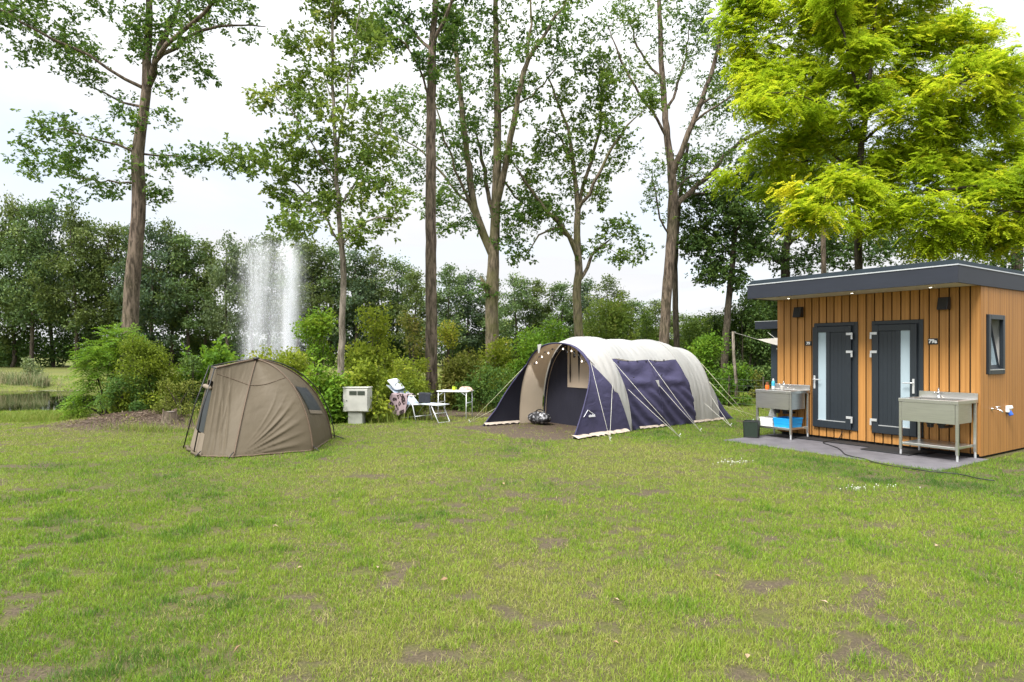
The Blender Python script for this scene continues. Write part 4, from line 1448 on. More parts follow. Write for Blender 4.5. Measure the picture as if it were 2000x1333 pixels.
SHR = [
    # name, label, px, Y, width px, top, leaf material, kwargs
    ('ferny_shrub', 'light green ferny shrub with fanning fronds leaning out over the pond', 212, 15.6, 135, 640, LEAF_BRIGHT, dict(frond=True, leaf=(0.085, 0.032), dens=1.1, tint=0.55, lumps=11)),
    ('pond_shrub', 'rounded green shrub wrapped round the foot of the leaning oak', 285, 15.2, 130, 655, LEAF_YEL, dict(leaf=(0.06, 0.034), tint=0.36, lumps=13, dens=1.1)),
    ('dark_shrub', 'dark green shrub below the ferny shrub, above the soil bank', 250, 14.8, 110, 730, LEAF_OAK, dict(leaf=(0.065, 0.036), tint=0.42, lumps=10)),
    ('olive_shrub', 'low olive shrub left of the brown tent, behind the tree stump', 352, 14.6, 105, 738, LEAF_OLIVE, dict(leaf=(0.055, 0.03), tint=0.5, dens=0.9)),
    ('maple_shrub', 'bright broad-leaved shrub just above the front of the brown tent', 405, 17.0, 150, 640, LEAF_BRIGHT, dict(leaf=(0.14, 0.10), tint=0.45, lumps=12, shoots=12)),
    ('yellow_shrub', 'low yellow-green shrub behind the brown tent, below the broad-leaved shrub', 470, 15.4, 110, 688, LEAF_YEL, dict(leaf=(0.07, 0.045), tint=0.72)),
    ('dark_shrub', 'dark shrub left of the brown tent, under the bright broad leaves', 372, 16.0, 90, 690, LEAF_DARK, dict(leaf=(0.08, 0.05), tint=0.6)),
    ('hazel_shrub', 'light green shrub in front of the foot of the fountain', 540, 17.8, 130, 662, LEAF_YEL, dict(leaf=(0.095, 0.065), tint=0.55, shoots=12)),
    ('hazel_shrub', 'yellow-green shrub above the right slope of the brown tent', 585, 15.6, 120, 690, LEAF_YEL, dict(leaf=(0.085, 0.055), tint=0.55, shoots=8)),
    ('tall_shrub', 'tall shooting shrub left of the slender pale trunk', 622, 17.2, 105, 600, LEAF_BRIGHT, dict(leaf=(0.095, 0.06), tint=0.62, lumps=12, shoots=14)),
    ('tall_shrub', 'tall yellow-green shrub right of the slender pale trunk', 722, 17.4, 120, 600, LEAF_YEL, dict(leaf=(0.09, 0.055), tint=0.50, lumps=12, shoots=12)),
    ('broadleaf_shrub', 'bright broad-leaved shrub at the left side of the utility box', 640, 15.0, 110, 706, LEAF_BRIGHT, dict(leaf=(0.11, 0.08), tint=0.55, lumps=11, shoots=8)),
    ('broadleaf_shrub', 'yellow-green shrub right behind the utility box', 705, 15.3, 110, 700, LEAF_YEL, dict(leaf=(0.10, 0.07), tint=0.50, lumps=11)),
    ('hedge_shrub', 'mid green shrub behind the head of the camping chair', 775, 16.4, 105, 700, LEAF_YEL, dict(leaf=(0.075, 0.048), tint=0.42, lumps=11)),
    ('sapling_shrub', 'thin sapling with pinkish yellow leaves left of the straight trunk', 806, 19.8, 78, 590, LEAF_RED, dict(leaf=(0.10, 0.06), tint=0.55, dens=0.45, lumps=8, shoots=10)),
    ('sapling_shrub', 'small yellow-leaved sapling touching the right of the straight trunk', 872, 20.2, 66, 618, LEAF_YEL, dict(leaf=(0.10, 0.06), tint=0.75, dens=0.4, lumps=7, shoots=10)),
    ('hedge_shrub', 'yellow-green shrub just left of the straight trunk foot', 808, 18.0, 70, 700, LEAF_YEL, dict(leaf=(0.08, 0.05), tint=0.5)),
    ('hedge_shrub', 'shrub with reddish shoot tips right of the straight trunk, behind the table', 905, 18.4, 110, 690, LEAF_RED, dict(leaf=(0.085, 0.055), tint=0.42, lumps=11)),
    ('dark_hedge_shrub', 'dark green shrub between the table and the tunnel tent', 950, 18.0, 120, 712, LEAF_OAK, dict(leaf=(0.08, 0.05), tint=0.50, lumps=11)),
    ('maple_shrub', 'bright shrub with yellow shoots in front of the forked oak trunk', 978, 20.5, 120, 668, LEAF_YEL, dict(leaf=(0.11, 0.075), tint=0.55, shoots=12)),
    ('maple_shrub', 'bright green shrub peeping over the left side of the tunnel tent arch', 1040, 20.0, 110, 650, LEAF_BRIGHT, dict(leaf=(0.10, 0.065), tint=0.55, shoots=10)),
    ('tall_shrub', 'leafy shrub behind the top of the tunnel tent, left of the knobbly oak', 1085, 24.0, 95, 620, LEAF_BRIGHT, dict(leaf=(0.11, 0.07), tint=0.45)),
    ('tall_sapling', 'tall light green sapling right of the knobbly oak, above the tunnel tent', 1192, 27.0, 120, 548, LEAF_LIGHT, dict(leaf=(0.12, 0.07), tint=0.6, lumps=14, dens=0.8, shoots=14)),
    ('tall_shrub', 'green shrub left of the thickest oak foot, above the tunnel tent', 1255, 28.0, 90, 596, LEAF_LIGHT, dict(leaf=(0.12, 0.07), tint=0.42)),
    ('tall_shrub', 'loose shrub between the thickest oak and the dark dense oak', 1350, 27.0, 90, 616, LEAF_LIGHT, dict(leaf=(0.12, 0.07), tint=0.52)),
    ('bright_shrub', 'bright green shrub over the rear end of the tunnel tent', 1372, 21.5, 110, 652, LEAF_BRIGHT, dict(leaf=(0.10, 0.062), tint=0.42, lumps=12)),
    ('bright_shrub', 'low leafy shrub at the foot of the wooden sail pole', 1432, 19.5, 70, 705, LEAF_BRIGHT, dict(leaf=(0.08, 0.05), tint=0.35)),
    ('privet_shrub', 'dark tall shrub behind the wooden sail pole', 1455, 26.5, 110, 575, LEAF_DARK, dict(leaf=(0.12, 0.075), tint=0.55, lumps=14, dens=1.1)),
    ('privet_shrub', 'dark tall shrub beside the grey cabin in the distance', 1525, 27.5, 110, 570, LEAF_DARK, dict(leaf=(0.12, 0.075), tint=0.42, lumps=14, dens=1.1)),
    ('privet_shrub', 'dark shrub below the dark dense oak, behind the tent rear', 1395, 28.5, 110, 590, LEAF_DARK, dict(leaf=(0.12, 0.075), tint=0.65, lumps=13, dens=1.1)),
    ('privet_shrub', 'tallest dark shrub, behind the gap between the wooden sail pole and the cabin roof', 1492, 29.0, 120, 545, LEAF_DARK, dict(leaf=(0.12, 0.075), tint=0.5, lumps=15, dens=1.1)),
    ('flower_bush', 'low bush with orange blooms at the foot of the grey cabin', 1490, 22.5, 50, 722, LEAF_RED, dict(leaf=(0.08, 0.05), tint=0.55, lumps=6, shoots=3)),
    ('bank_bush', 'small pale bush alone on the far pond bank', 68, 38.6, 44, 683, LEAF_BIRCH, dict(leaf=(0.14, 0.09), tint=0.75, lumps=7, dens=0.6, group=None)),
    ('sapling_weed', 'tiny yellow-green seedling on the bare soil bank', 253, 13.7, 22, 822, LEAF_YEL, dict(leaf=(0.06, 0.035), tint=0.6, lumps=5, shoots=2, group=None, cat='seedling')),
]
for i, (nm, lab, px, Y, wp, top, lm, kw) in enumerate(SHR):
    make_shrub(nm, lab, px, Y, wp, top, lm, 300 + i, **kw)
# ------------------------------------------------------------------ common object materials
BLACKP = solid('black_plastic', (0.012, 0.012, 0.013), 0.45, 0, 0.1)
BLACKROD = solid('black_pole', (0.014, 0.013, 0.012), 0.5)
ROPE = solid('guy_rope', (0.50, 0.49, 0.43), 0.8, 0, 0.15, 30)
ROPEY = solid('guy_rope_yellow', (0.56, 0.56, 0.36), 0.8, 0, 0.15, 30)
WHITEP = solid('white_plastic', (0.72, 0.72, 0.70), 0.4, 0, 0.04)
WHITEM = solid('white_painted_tube', (0.66, 0.68, 0.70), 0.35, 0.1, 0.06)
TAN = fabric('tan_nylon', (0.100, 0.079, 0.050), 0.04, 0.62, 0.05, 0.22, (3, 3, 1.5))
TAN_D = fabric('tan_nylon_trim', (0.120, 0.085, 0.058), 0.0, 0.65, 0.05, 0.1)
TAN_L = fabric('tan_nylon_light', (0.19, 0.155, 0.115), 0.0, 0.7, 0.05, 0.1)
MESHB = solid('dark_insect_mesh', (0.016, 0.020, 0.026), 0.45, 0, 0.15, 20)
CREAM = fabric('cream_canvas', (0.50, 0.50, 0.485), 0.34, 0.9, 0.035, 0.35, (6, 1.2, 1.2), (0.64, 0.58, 0.49))
CREAM_IN = fabric('cream_lining', (0.70, 0.57, 0.44), 0.45, 0.9, 0.04, 0.2)
NAVY = fabric('navy_canvas', (0.056, 0.052, 0.105), 0.04, 0.85, 0.12, 0.5, (2.0, 2.0, 3.2))
NAVY_D = fabric('shaded_inner_navy', (0.018, 0.018, 0.028), 0.0, 0.9, 0.1, 0.2)  # navy canvas with the shade inside the tent mouth put into its colour
SKIRT = fabric('beige_mud_skirt', (0.40, 0.34, 0.28), 0.0, 0.9, 0.15, 0.4, (6, 6, 6))
SHEET = solid('groundsheet', (0.030, 0.026, 0.024), 0.7)
LINEW = solid('white_print', (0.72, 0.72, 0.76), 0.6)


def seg_noise(a, b, seed):
    return float(fbm(np.array([a]), np.array([b]), seed, 3)[0]) - 0.5


# ------------------------------------------------------------------ brown dome tent
def make_bivvy():
    org = Vector((-4.6, 11.2, 0))
    root = thing('dome_tent', 'brown dome fishing tent pitched beside the shrubs', 'tent', org)
    T = Vector((-4.52, 11.1, 1.545))
    F0, F1 = Vector((-5.385, 11.25, 1.42)), Vector((-4.99, 10.62, 1.405))
    G = {k: Vector((*BIV[k], 0.0)) for k in range(7)}
    P0, P1 = gp(358, 876), gp(378, 887)
    G[0] = P0 + Vector((0.10, 0.02, 0))
    G[1] = gp(392, 893)

    def L(v):
        return v - org

    def rib(a, b, bulge, pts=24):
        out = []
        for i in range(pts + 1):
            k = i / pts
            lin = a.lerp(b, k)
            th = k * PI / 2
            e = Vector((a.x + (b.x - a.x) * math.sin(th) ** 0.92, a.y + (b.y - a.y) * math.sin(th) ** 0.92, b.z + (a.z - b.z) * math.cos(th) ** 0.92))
            out.append(lin.lerp(e, bulge))
        return out

    def samp(c, t):
        f = t * (len(c) - 1)
        i = min(int(f), len(c) - 2)
        return c[i].lerp(c[i + 1], f - i)
    ribA = rib(T, G[2], 0.10)
    ribB = rib(T, G[3], 0.80)
    ribC = rib(T, G[4], 0.80)
    ribD = rib(T, G[5], 0.9)
    ribE = rib(T, G[6], 0.8)
    near = rib(F1, G[1], 0.0)
    far_ = rib(F0, G[0], 0.0)
    cen = Vector((-4.5, 11.4, 0.6))

    def panel(ca, cb, sag, wr, seed, off=0.0):
        def fn(u, k):
            p = samp(ca, k).lerp(samp(cb, k), u)
            n = (p - cen).normalized()
            d = -sag * math.sin(PI * u) * math.sin(PI * min(1, k * 1.05)) ** 0.7
            w_ = wr(u, k) if wr else 0.0
            edge = math.sin(PI * u) ** 0.5
            return L(p + n * (d + w_ * edge + off))
        return fn

    def wr_front(u, k):      # long pleats running down the front quarter
        tot = 0.0
        for u0, sl, a_, w_ in ((0.93, -0.10, 0.020, 0.022), (0.84, -0.22, 0.022, 0.030), (0.74, -0.05, 0.014, 0.022), (0.66, -0.38, 0.020, 0.026), (0.52, 0.05, 0.010, 0.030), (0.86, -0.45, 0.018, 0.022)):
            d = u - (u0 + sl * k + 0.03 * seg_noise(u0 * 9, k * 3, 6))
            tot += a_ * math.exp(-(d / w_) ** 2) * (0.35 + 0.65 * sstep(0.05, 0.5, k))
        return tot + 0.02 * seg_noise(u * 7, k * 4, 8)

    def wr_side(u, k):       # creases fanning up from the near bottom corner
        if True:
            x, y = u, 1 - k
            ang = math.atan2(y, x + 1e-4)
            rr = math.hypot(x, y)
            f = math.exp(-((ang - 0.38) / 0.30) ** 2) * math.exp(-((rr - 0.6) / 0.40) ** 2)
            cr = sum(a_ * math.exp(-((ang - c_) / w_) ** 2) for a_, c_, w_ in ((0.018, 0.07, 0.018), (0.020, 0.15, 0.016), (0.028, 0.25, 0.020), (0.016, 0.33, 0.014), (0.030, 0.42, 0.020), (0.012, 0.52, 0.015), (0.010, 0.66, 0.025)))
            return cr * math.exp(-((rr - 0.55) / 0.42) ** 2) + 0.010 * seg_noise(u * 4, k * 22, 12) + 0.02 * seg_noise(u * 2, k * 5, 15)
    MB().grid(panel(ribA, near, 0.015, wr_front, 1), 60, 60).build('front_quarter_panel', TAN, root, smooth=True)
    MB().grid(panel(ribA, ribB, 0.075, wr_side, 2), 110, 110).build('side_panel', TAN, root, smooth=True)
    MB().grid(panel(ribB, ribC, 0.03, lambda u, k: 0.014 * seg_noise(u * 5, k * 9, 19), 3), 30, 50).build('rear_side_panel', TAN, root, smooth=True)
    MB().grid(panel(ribC, ribD, 0.04, None, 4), 20, 30).build('back_panel', TAN, root, smooth=True)
    MB().grid(panel(ribD, ribE, 0.04, None, 5), 20, 30).build('back_panel', TAN, root, smooth=True)
    MB().grid(panel(ribE, far_, 0.03, None, 6), 20, 30).build('far_side_panel', TAN, root, smooth=True)
    MB().add([L(T), L(F0), L(F1)], [(0, 1, 2)]).build('roof_panel', TAN, root)
    # rolled roof seam along the brow
    # window in the rear side panel
    pw = panel(ribB, ribC, 0.03, None, 3, 0.012)

    def wmap(u, v):
        return pw(0.17 + 0.60 * u + 0.06 * v, 0.475 + 0.235 * v + 0.04 * u)
    wn = MB().grid(wmap, 8, 14).build('window', MESHB, root, smooth=True)

    def edge_tube(p, r):
        return MB().tube(p, r, 6)
    pf = panel(ribB, ribC, 0.03, None, 3, 0.016)
    MB().grid(lambda u, v: pf(0.22 + 0.60 * u, 0.71 + 0.03 * v + 0.04 * u), 6, 2).build('sill_flap', TAN_L, wn, smooth=True)
    # front: insect mesh between the two front poles, with a tan sill and rolled door at the top
    def fr(u, k):
        return L(far_[0].lerp(near[0], u).lerp(G[0].lerp(G[1], u), k))
    MB().grid(lambda u, k: fr(0.14 + 0.72 * u, 0.26 + 0.50 * k), 4, 10).build('mesh_door', MESHB, root)
    MB().grid(lambda u, k: fr(u, 0.76 + 0.24 * k) + Vector((-0.02 * math.sin(PI * u), 0, 0.02 * math.sin(9 * u))), 10, 4).build('door_sill', TAN_L, root, smooth=True)
    MB().grid(lambda u, k: fr(0.13 * u, 0.05 + 0.71 * k), 2, 10).build('door_edge', TAN, root)
    MB().grid(lambda u, k: fr(0.87 + 0.13 * u, 0.05 + 0.71 * k), 2, 10).build('door_edge', TAN, root)
    MB().tube([fr(t, 0.235) + Vector((-0.03, -0.02, 0)) for t in np.linspace(0.05, 0.92, 8)], [0.03, 0.04, 0.036, 0.04, 0.036, 0.04, 0.036, 0.03], 10).build('rolled_door', TAN_L, root, smooth=True)
    MB().grid(lambda u, k: fr(u, 0.0 + 0.16 * k), 4, 3).build('brow_panel', TAN, root)
    # slack hem at the front foot
    MB().tube([L(G[0].lerp(G[1], t) + Vector((-0.05 + 0.02 * math.sin(t * 15), -0.03, 0.035))) for t in np.linspace(0, 1, 14)], [0.024 + 0.008 * math.sin(i * 1.7) for i in range(14)], 8).build('hem_roll', TAN, root, smooth=True)
    # poles and rib seams
    o = Vector((-0.02, -0.03, 0.02))
    MB().tube([L(F0 + o), L(F0.lerp(P0, 0.5) + o * 1.4), L(P0)], 0.011, 8).build('front_pole', BLACKROD, root, smooth=True)
    MB().tube([L(F1 + o), L(F1.lerp(P1, 0.5) + o * 1.4), L(P1)], 0.011, 8).build('front_pole', BLACKROD, root, smooth=True)
    for nm, c in (('rib_seam', ribA), ('rib_seam', ribB), ('rib_seam', ribC)):
        MB().tube([L(p + (p - cen).normalized() * 0.010) for p in c], [0.012 if i < 18 else 0.014 for i in range(len(c))], 6).build(nm, TAN_D, root, smooth=True)
    up = Vector((0, 0, 0.03))
    MB().tube([L(F0 + up * 0.4), L(F0.lerp(T, 0.5) + up), L(T + up * 0.6)], 0.011, 6).build('brow_pole', BLACKROD, root, smooth=True)
    MB().tube([L(F1 + up * 0.4), L(F1.lerp(T, 0.5) + up * 0.6), L(T + up * 0.4)], 0.016, 6).build('brow_seam', TAN_D, root, smooth=True)
    MB().tube([L(F0), L(F1)], 0.012, 6).build('brow_bar', BLACKROD, root, smooth=True)
    for ca_, cb_, sg in ((ribA, near, 0.015), (ribA, ribB, 0.075)):      # cross seam a third of the way down
        pf2 = panel(ca_, cb_, sg, None, 9, 0.006)
        MB().tube([pf2(t, (0.30 + 0.07 * t) if cb_ is ribB else (0.30 - 0.24 * t)) for t in np.linspace(0.02, 0.98, 24)], 0.005, 5).build('cross_seam', TAN_D, root, smooth=True)
    hub = MB().lathe([(0.0, 0), (0.05, 0.0), (0.055, 0.02), (0.045, 0.045), (0.0, 0.05)], L(T), 12)
    hub.build('hub', BLACKP, root, smooth=True)
    # second, outer rear pole showing against the hedge
    rr = rib(T + Vector((0.02, 0.06, -0.01)), G[4] + Vector((0.03, 0.05, 0)), 0.83)
    MB().tube([L(p + Vector((0.02, 0, 0.02))) for p in rr], 0.011, 6).build('rear_pole', BLACKROD, root, smooth=True)
    # pegs at the rib feet
    for g_, d in ((G[2], (-0.02, -0.06)), (G[3], (0.08, -0.05)), (G[4], (0.16, -0.02)), (G[1], (-0.03, -0.05))):
        p = L(g_)
        MB().tube([p + Vector((0, 0, 0.09)), p + Vector((d[0], d[1], 0.05)), p + Vector((d[0] * 1.8, d[1] * 1.8, 0.0))], 0.009, 6).build('peg', BLACKROD, root, smooth=True)
    # groundsheet hem
    hem = [G[1], G[2], G[3], G[4]]
    pts = []
    for a, b in zip(hem, hem[1:]):
        for t in np.linspace(0, 1, 10)[:-1]:
            pts.append(L(a.lerp(b, t)) + Vector((0, 0, 0.015 + 0.006 * math.sin(t * 20))))
    pts.append(L(G[4]))
    MB().tube(pts, 0.014, 6).build('hem', TAN_D, root, smooth=True)


make_bivvy()


# ------------------------------------------------------------------ tunnel tent
def pl(pts, x):
    xs, ys = zip(*pts)
    return float(np.interp(x, xs, ys))


HS = [(0.0, 1.84), (0.85, 1.87), (1.12, 1.885), (1.5, 2.03), (1.9, 2.01), (2.2, 1.945), (2.7, 1.985), (3.2, 1.93), (3.7, 1.985), (4.1, 1.93), (4.35, 1.80), (4.75, 1.80)]
WC = 1.37


def t_half(s):
    return pl([(0, 1.40), (0.85, 1.33), (1.5, 1.28), (2.1, 1.25), (2.7, 1.28), (3.2, 1.25), (3.7, 1.28), (4.3, 1.24), (4.75, 1.26)], s)


def smooth_h(s):
    return sum(pl(HS, s + d) * w_ for d, w_ in ((-0.16, .15), (-0.08, .2), (0, .3), (0.08, .2), (0.16, .15)))


def tsurf(s, t, out=0.0):
    """t 0 = near ground edge, 1 = far ground edge; local coordinates (s, w, z)"""
    a = PI * t
    e = 2 / 2.45
    H, Wd = smooth_h(s) + out, t_half(s) + out
    ca, sa = math.cos(a), max(0.0, math.sin(a))
    x = math.copysign(abs(ca) ** e, ca)
    return Vector((s, WC - Wd * x, H * sa ** e))


def t_of_z(s, z):
    """near-side parameter at height z"""
    e = 2 / 2.45
    return math.asin(min(1, max(0, z / smooth_h(s))) ** (1 / e)) / PI


def make_tunnel():
    root = thing('tunnel_tent', 'long tunnel tent of cream canvas with navy blue sides, its front end open', 'tent', TA, TROT)
    H = 2.1

    def b0(z, left=False):
        base = -0.15 if left else 0.0
        return pl([(0, base), (0.4, 0.20), (0.8, 0.42), (1.2, 0.66), (1.5, 0.82), (H, 0.82)], z)

    def b1(z):
        return pl([(0, 1.80), (0.84, 1.44), (0.86, 1.35), (1.03, 1.29), (1.25, 1.12), (1.5, 0.93), (1.56, 0.90), (H, 0.90)], z)

    def h2(z):
        return pl([(0, 1.84), (0.8, 1.72), (1.55, 1.52), (H, 1.50)], z)

    def h3(z):
        return pl([(0, 2.92), (1.53, 2.69), (H, 2.66)], z)

    def h4(z):
        return pl([(0, 4.10), (0.8, 3.97), (1.53, 3.72), (H, 3.68)], z)

    def h5(z):
        return pl([(0, 4.75), (H, 4.75)], z)

    def sag(s, z):
        return 0.0

    def patch(sa, sb, ta, tb, wr=None, out=0.0):
        """surface between two boundary curves sa(z), sb(z), t from ta to tb"""
        def fn(u, v):
            t = ta + (tb - ta) * v
            z = tsurf(1.5, t).z
            s = sa(z) + (sb(z) - sa(z)) * u
            p = tsurf(s, t, out)
            if wr:
                n = Vector((0, p.y - WC, p.z - 0.6)).normalized()
                p = p + n * wr(u, v, s, p.z)
            return p
        return fn

    def creases(u, v, s, z):      # draped folds running along the band
        return 0.008 * math.sin(s * 36 + 2.2 * z + 11 * seg_noise(s * 1.7, z * 1.2, 31)) * (0.4 + 0.6 * math.sin(PI * v)) + 0.02 * seg_noise(s * 3, z * 2.5, 32)

    def slack(u, v, s, z):
        hang = sum(math.exp(-((z - zc_) / 0.10) ** 2) for zc_ in (0.98,)) * 0.02
        return 0.046 * math.sin(PI * u) * (math.sin(z * 17 + 3 * math.sin(PI * u) + 4 * seg_noise(u * 2, z * 2, 35)) * 0.6 * sstep(0.75, 1.05, z)) \
            + 0.024 * math.sin((s * 1.1 + z * 1.3) * 15 + 4 * seg_noise(u * 2, z, 36)) * sstep(1.0, 0.7, z) + hang - 0.03 * math.sin(PI * u)
    zn = 1.53
    tn = t_of_z(1.5, zn)
    # cream cover in its two bands and the roof over the side panels
    fs = MB()
    fs.grid(patch(b1, h2, 0.0, 1.0, creases), 22, 110)
    fs.grid(patch(h2, h4, tn, 1 - tn, creases), 60, 60)
    fs.grid(patch(h4, h5, 0.0, 1.0, creases), 22, 110)
    fs.build('cream_cover', CREAM, root, smooth=True)
    # navy hoop band over the front arch, and the two flared wings
    MB().grid(patch(lambda z: 0.80, lambda z: 0.90, t_of_z(1.5, 1.5), 1 - t_of_z(1.5, 1.5), None, 0.004), 3, 60).build('arch_band', NAVY, root, smooth=True)
    tw = t_of_z(1.5, 1.52)
    MB().grid(patch(b0, b1, 0.0, tw, lambda u, v, s, z: 0.018 * math.sin(u * 11 + 5 * v) * math.sin(PI * u) * (1 - v)), 26, 40).build('front_wing', NAVY, root, smooth=True)
    MB().grid(patch(lambda z: b0(z, True), lambda z: 0.86, 1 - tw, 1.0, None), 20, 40).build('front_wing', NAVY_D, root, smooth=True)  # far wing seen from inside, its shade painted by the darker navy
    # arch edge tube
    edge = [tsurf(b0(tsurf(1.5, t).z), t) for t in np.linspace(0, 0.5, 40)] + [tsurf(b0(tsurf(1.5, t).z, True), t) for t in np.linspace(0.5, 1, 40)[1:]]
    MB().tube(edge, 0.016, 6).build('arch_edge', NAVY, root, smooth=True)
    # navy side panels
    MB().grid(patch(h2, h3, 0.0, tn, slack), 36, 60).build('side_panel', NAVY, root, smooth=True)
    MB().grid(patch(h3, h4, 0.0, tn, slack), 36, 60).build('side_panel', NAVY, root, smooth=True)
    MB().grid(patch(h2, h4, 1 - tn, 1.0, None), 20, 30).build('side_panel', NAVY, root, smooth=True)
    # roof flap toggles along the top of the side panels
    for s, z in ((1.70, 1.46), (2.05, 1.47), (2.35, 1.47), (2.62, 1.46), (2.95, 1.47), (3.3, 1.48), (2.05, 1.12), (3.0, 1.15)):
        p = tsurf(s, t_of_z(s, z), 0.015)
        MB().box(p.x - 0.02, p.x + 0.02, p.y - 0.012, p.y + 0.012, p.z - 0.01, p.z + 0.01).build('toggle', BLACKP, root, bevel=0.004)
    # seams following the hoops
    for hf in (h2, h3, h4):
        MB().tube([tsurf(hf(tsurf(1.5, t).z), t, 0.006) for t in np.linspace(0.0, tn if hf is h3 else 1.0, 50)], 0.008, 5).build('hoop_seam', CREAM if hf is not h3 else NAVY, root, smooth=True)
    # rear slope: from the last hoop to the ground
    def rear(u, v, lo, hi, out=0.0):
        t = 0.0 + u
        p = tsurf(4.75, t)
        k = lo + (hi - lo) * v
        z = p.z * (1 - k)
        return Vector((4.75 + 0.98 * k ** 1.1 + out, WC + (p.y - WC) * (1 - 0.03 * k), z + 0.005))
    MB().grid(lambda u, v: rear(u, v, 0, 0.33), 60, 16).build('rear_panel', CREAM, root, smooth=True)
    MB().grid(lambda u, v: rear(u, v, 0.33, 1.0), 60, 16).build('rear_panel', NAVY, root, smooth=True)
    # white corner pulls hanging over the arch and at the hoops
    p = tsurf(0.80, 0.60, 0.02)
    MB().add([p + Vector((-0.02, 0.07, 0.03)), p + Vector((-0.02, -0.07, 0.045)), p + Vector((-0.04, -0.01, -0.16)), p + Vector((-0.04, 0.02, -0.16))], [(0, 1, 2, 3)]).build('arch_toggle', CREAM, root, thick=0.006)
    for s, z in ((0.92, 1.50), (2.76, 0.98)):
        t = t_of_z(s, z)
        a, b_, c = tsurf(s - 0.05, t_of_z(s, z + 0.06), 0.02), tsurf(s + 0.07, t_of_z(s, z + 0.06), 0.02), tsurf(s + 0.015, t_of_z(s, z - 0.10), 0.035)
        MB().add([a, b_, c], [(0, 1, 2)]).build('corner_pull', CREAM, root, thick=0.008)
    # inside: lining, dividing wall and floor
    MB().grid(patch(lambda z: 0.84, lambda z: 1.50, 0.5, 1.0, None, -0.012), 8, 50).build('lining', CREAM_IN, root, smooth=True)
    MB().grid(patch(lambda z: 0.88, lambda z: 1.50, 0.12, 0.5, None, -0.012), 8, 50).build('lining', CREAM_IN, root, smooth=True)
    ws = 1.53

    def wall(u, v):
        p0 = tsurf(ws, 0.001 + 0.998 * u, -0.02)
        return Vector((ws, p0.y, p0.z * v + 0.0))
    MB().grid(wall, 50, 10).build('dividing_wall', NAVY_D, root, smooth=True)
    # cream door panel tied in the near half of the dividing wall
    def dpanel(u, v):
        wv = 0.25 + (1.76 - 0.25) * u
        top = 0.0
        for t in np.linspace(0.02, 0.98, 60):
            q = tsurf(ws, t, -0.03)
            if abs(q.y - wv) < 0.05:
                top = max(top, q.z)
        top = max(top, 1.0)
        z = 0.87 + (top - 0.04 - 0.87) * v
        return Vector((ws - 0.015 - 0.012 * math.sin(u * 19) * (1 - v), wv, z))
    MB().grid(dpanel, 24, 12).build('door_panel', CREAM_IN, root, smooth=True)
    MB().tube([Vector((ws - 0.03, 1.66, z)) for z in (1.80, 1.5, 1.2, 0.98)], [0.012, 0.010, 0.018, 0.006], 6).build('tie_strap', NAVY_D, root, smooth=True)
    MB().box(ws - 0.045, ws - 0.03, 1.50, 1.54, 1.55, 1.70).build('tie_strap', NAVY_D, root)
    # zip line on the dark flap
    zl = [Vector((ws - 0.02, tsurf(ws, t, -0.13).y, tsurf(ws, t, -0.13).z)) for t in np.linspace(0.60, 0.99, 24)]
    MB().tube(zl, 0.006, 5).build('zip', CREAM_IN, root, smooth=True)
    MB().box(1.6, 4.9, 0.16, 2.58, 0.004, 0.012).build('groundsheet', SHEET, root)
    # mud skirts lying on the grass
    def skirt(pts, wd, seed):
        mb = MB()
        n = len(pts)
        vs = []
        for i, (p, d) in enumerate(pts):
            q = wd * (0.75 + 0.5 * seg_noise(i * 0.7, seed, seed) + 0.25 * math.sin(i * 1.9))
            vs += [Vector((p[0], p[1], 0.075)), Vector((p[0] + d[0] * q * 0.5, p[1] + d[1] * q * 0.5, 0.055 + 0.02 * math.sin(i * 1.3))), Vector((p[0] + d[0] * q, p[1] + d[1] * q, 0.030 + 0.012 * math.sin(i * 2.1)))]
        fs_ = []
        for i in range(n - 1):
            fs_ += [(3 * i, 3 * i + 1, 3 * i + 4, 3 * i + 3), (3 * i + 1, 3 * i + 2, 3 * i + 5, 3 * i + 4)]
        return mb.add(vs, fs_)
    pts = [((-0.03 + 1.62 * i / 30, tsurf(-0.03 + 1.62 * i / 30, 0).y + 0.015), (0.02 + 0.25 * (i / 30) ** 3, -1)) for i in range(31)]
    skirt(pts, 0.20, 3).build('mud_skirt', SKIRT, root, smooth=True)
    pts = [((2.1 + 0.9 * i / 14, tsurf(2.1 + 0.9 * i / 14, 0).y + 0.01), (0.0, -1)) for i in range(15)]
    skirt(pts, 0.04, 5).build('mud_skirt', SKIRT, root, smooth=True)
    pts = [((4.0 + 1.2 * i / 14, 0.12), (0.0, -1)) for i in range(15)]
    skirt(pts, 0.04, 7).build('mud_skirt', SKIRT, root, smooth=True)
    pts = [((-0.14 + 0.95 * i / 16, tsurf(max(0, -0.14 + 0.95 * i / 16), 1).y - 0.02), (0.1, -1)) for i in range(17)]
    skirt(pts, 0.09, 9).build('mud_skirt', SKIRT, root, smooth=True)
    # printed emblem: a mountain line over a word, on the near wing
    def wing(s, z):
        return tsurf(s, t_of_z(s, z), 0.012)
    mk = MB()
    for a, b_ in (((0.30, 0.40), (0.44, 0.53)), ((0.44, 0.53), (0.60, 0.44))):
        p, q = wing(*a), wing(*b_)
        mk.tube([p, q], 0.007, 4)
    em = mk.build('emblem', LINEW, root)
    o_, ex, ez = wing(0.54, 0.40), (wing(0.70, 0.40) - wing(0.38, 0.40)).normalized(), None
    ez = (wing(0.54, 0.50) - wing(0.54, 0.30)).normalized()
    en = ex.cross(ez).normalized()
    m4 = Matrix((ex, ez, en)).transposed().to_4x4()
    m4.translation = o_ + en * 0.010 + ez * 0.01
    text_mesh('lettering', 'obelink', 0.065, LINEW, em, m4, 0.004)
    # guy ropes
    inv = Matrix.Translation(TA) @ Matrix.Rotation(TROT, 4, 'Z')
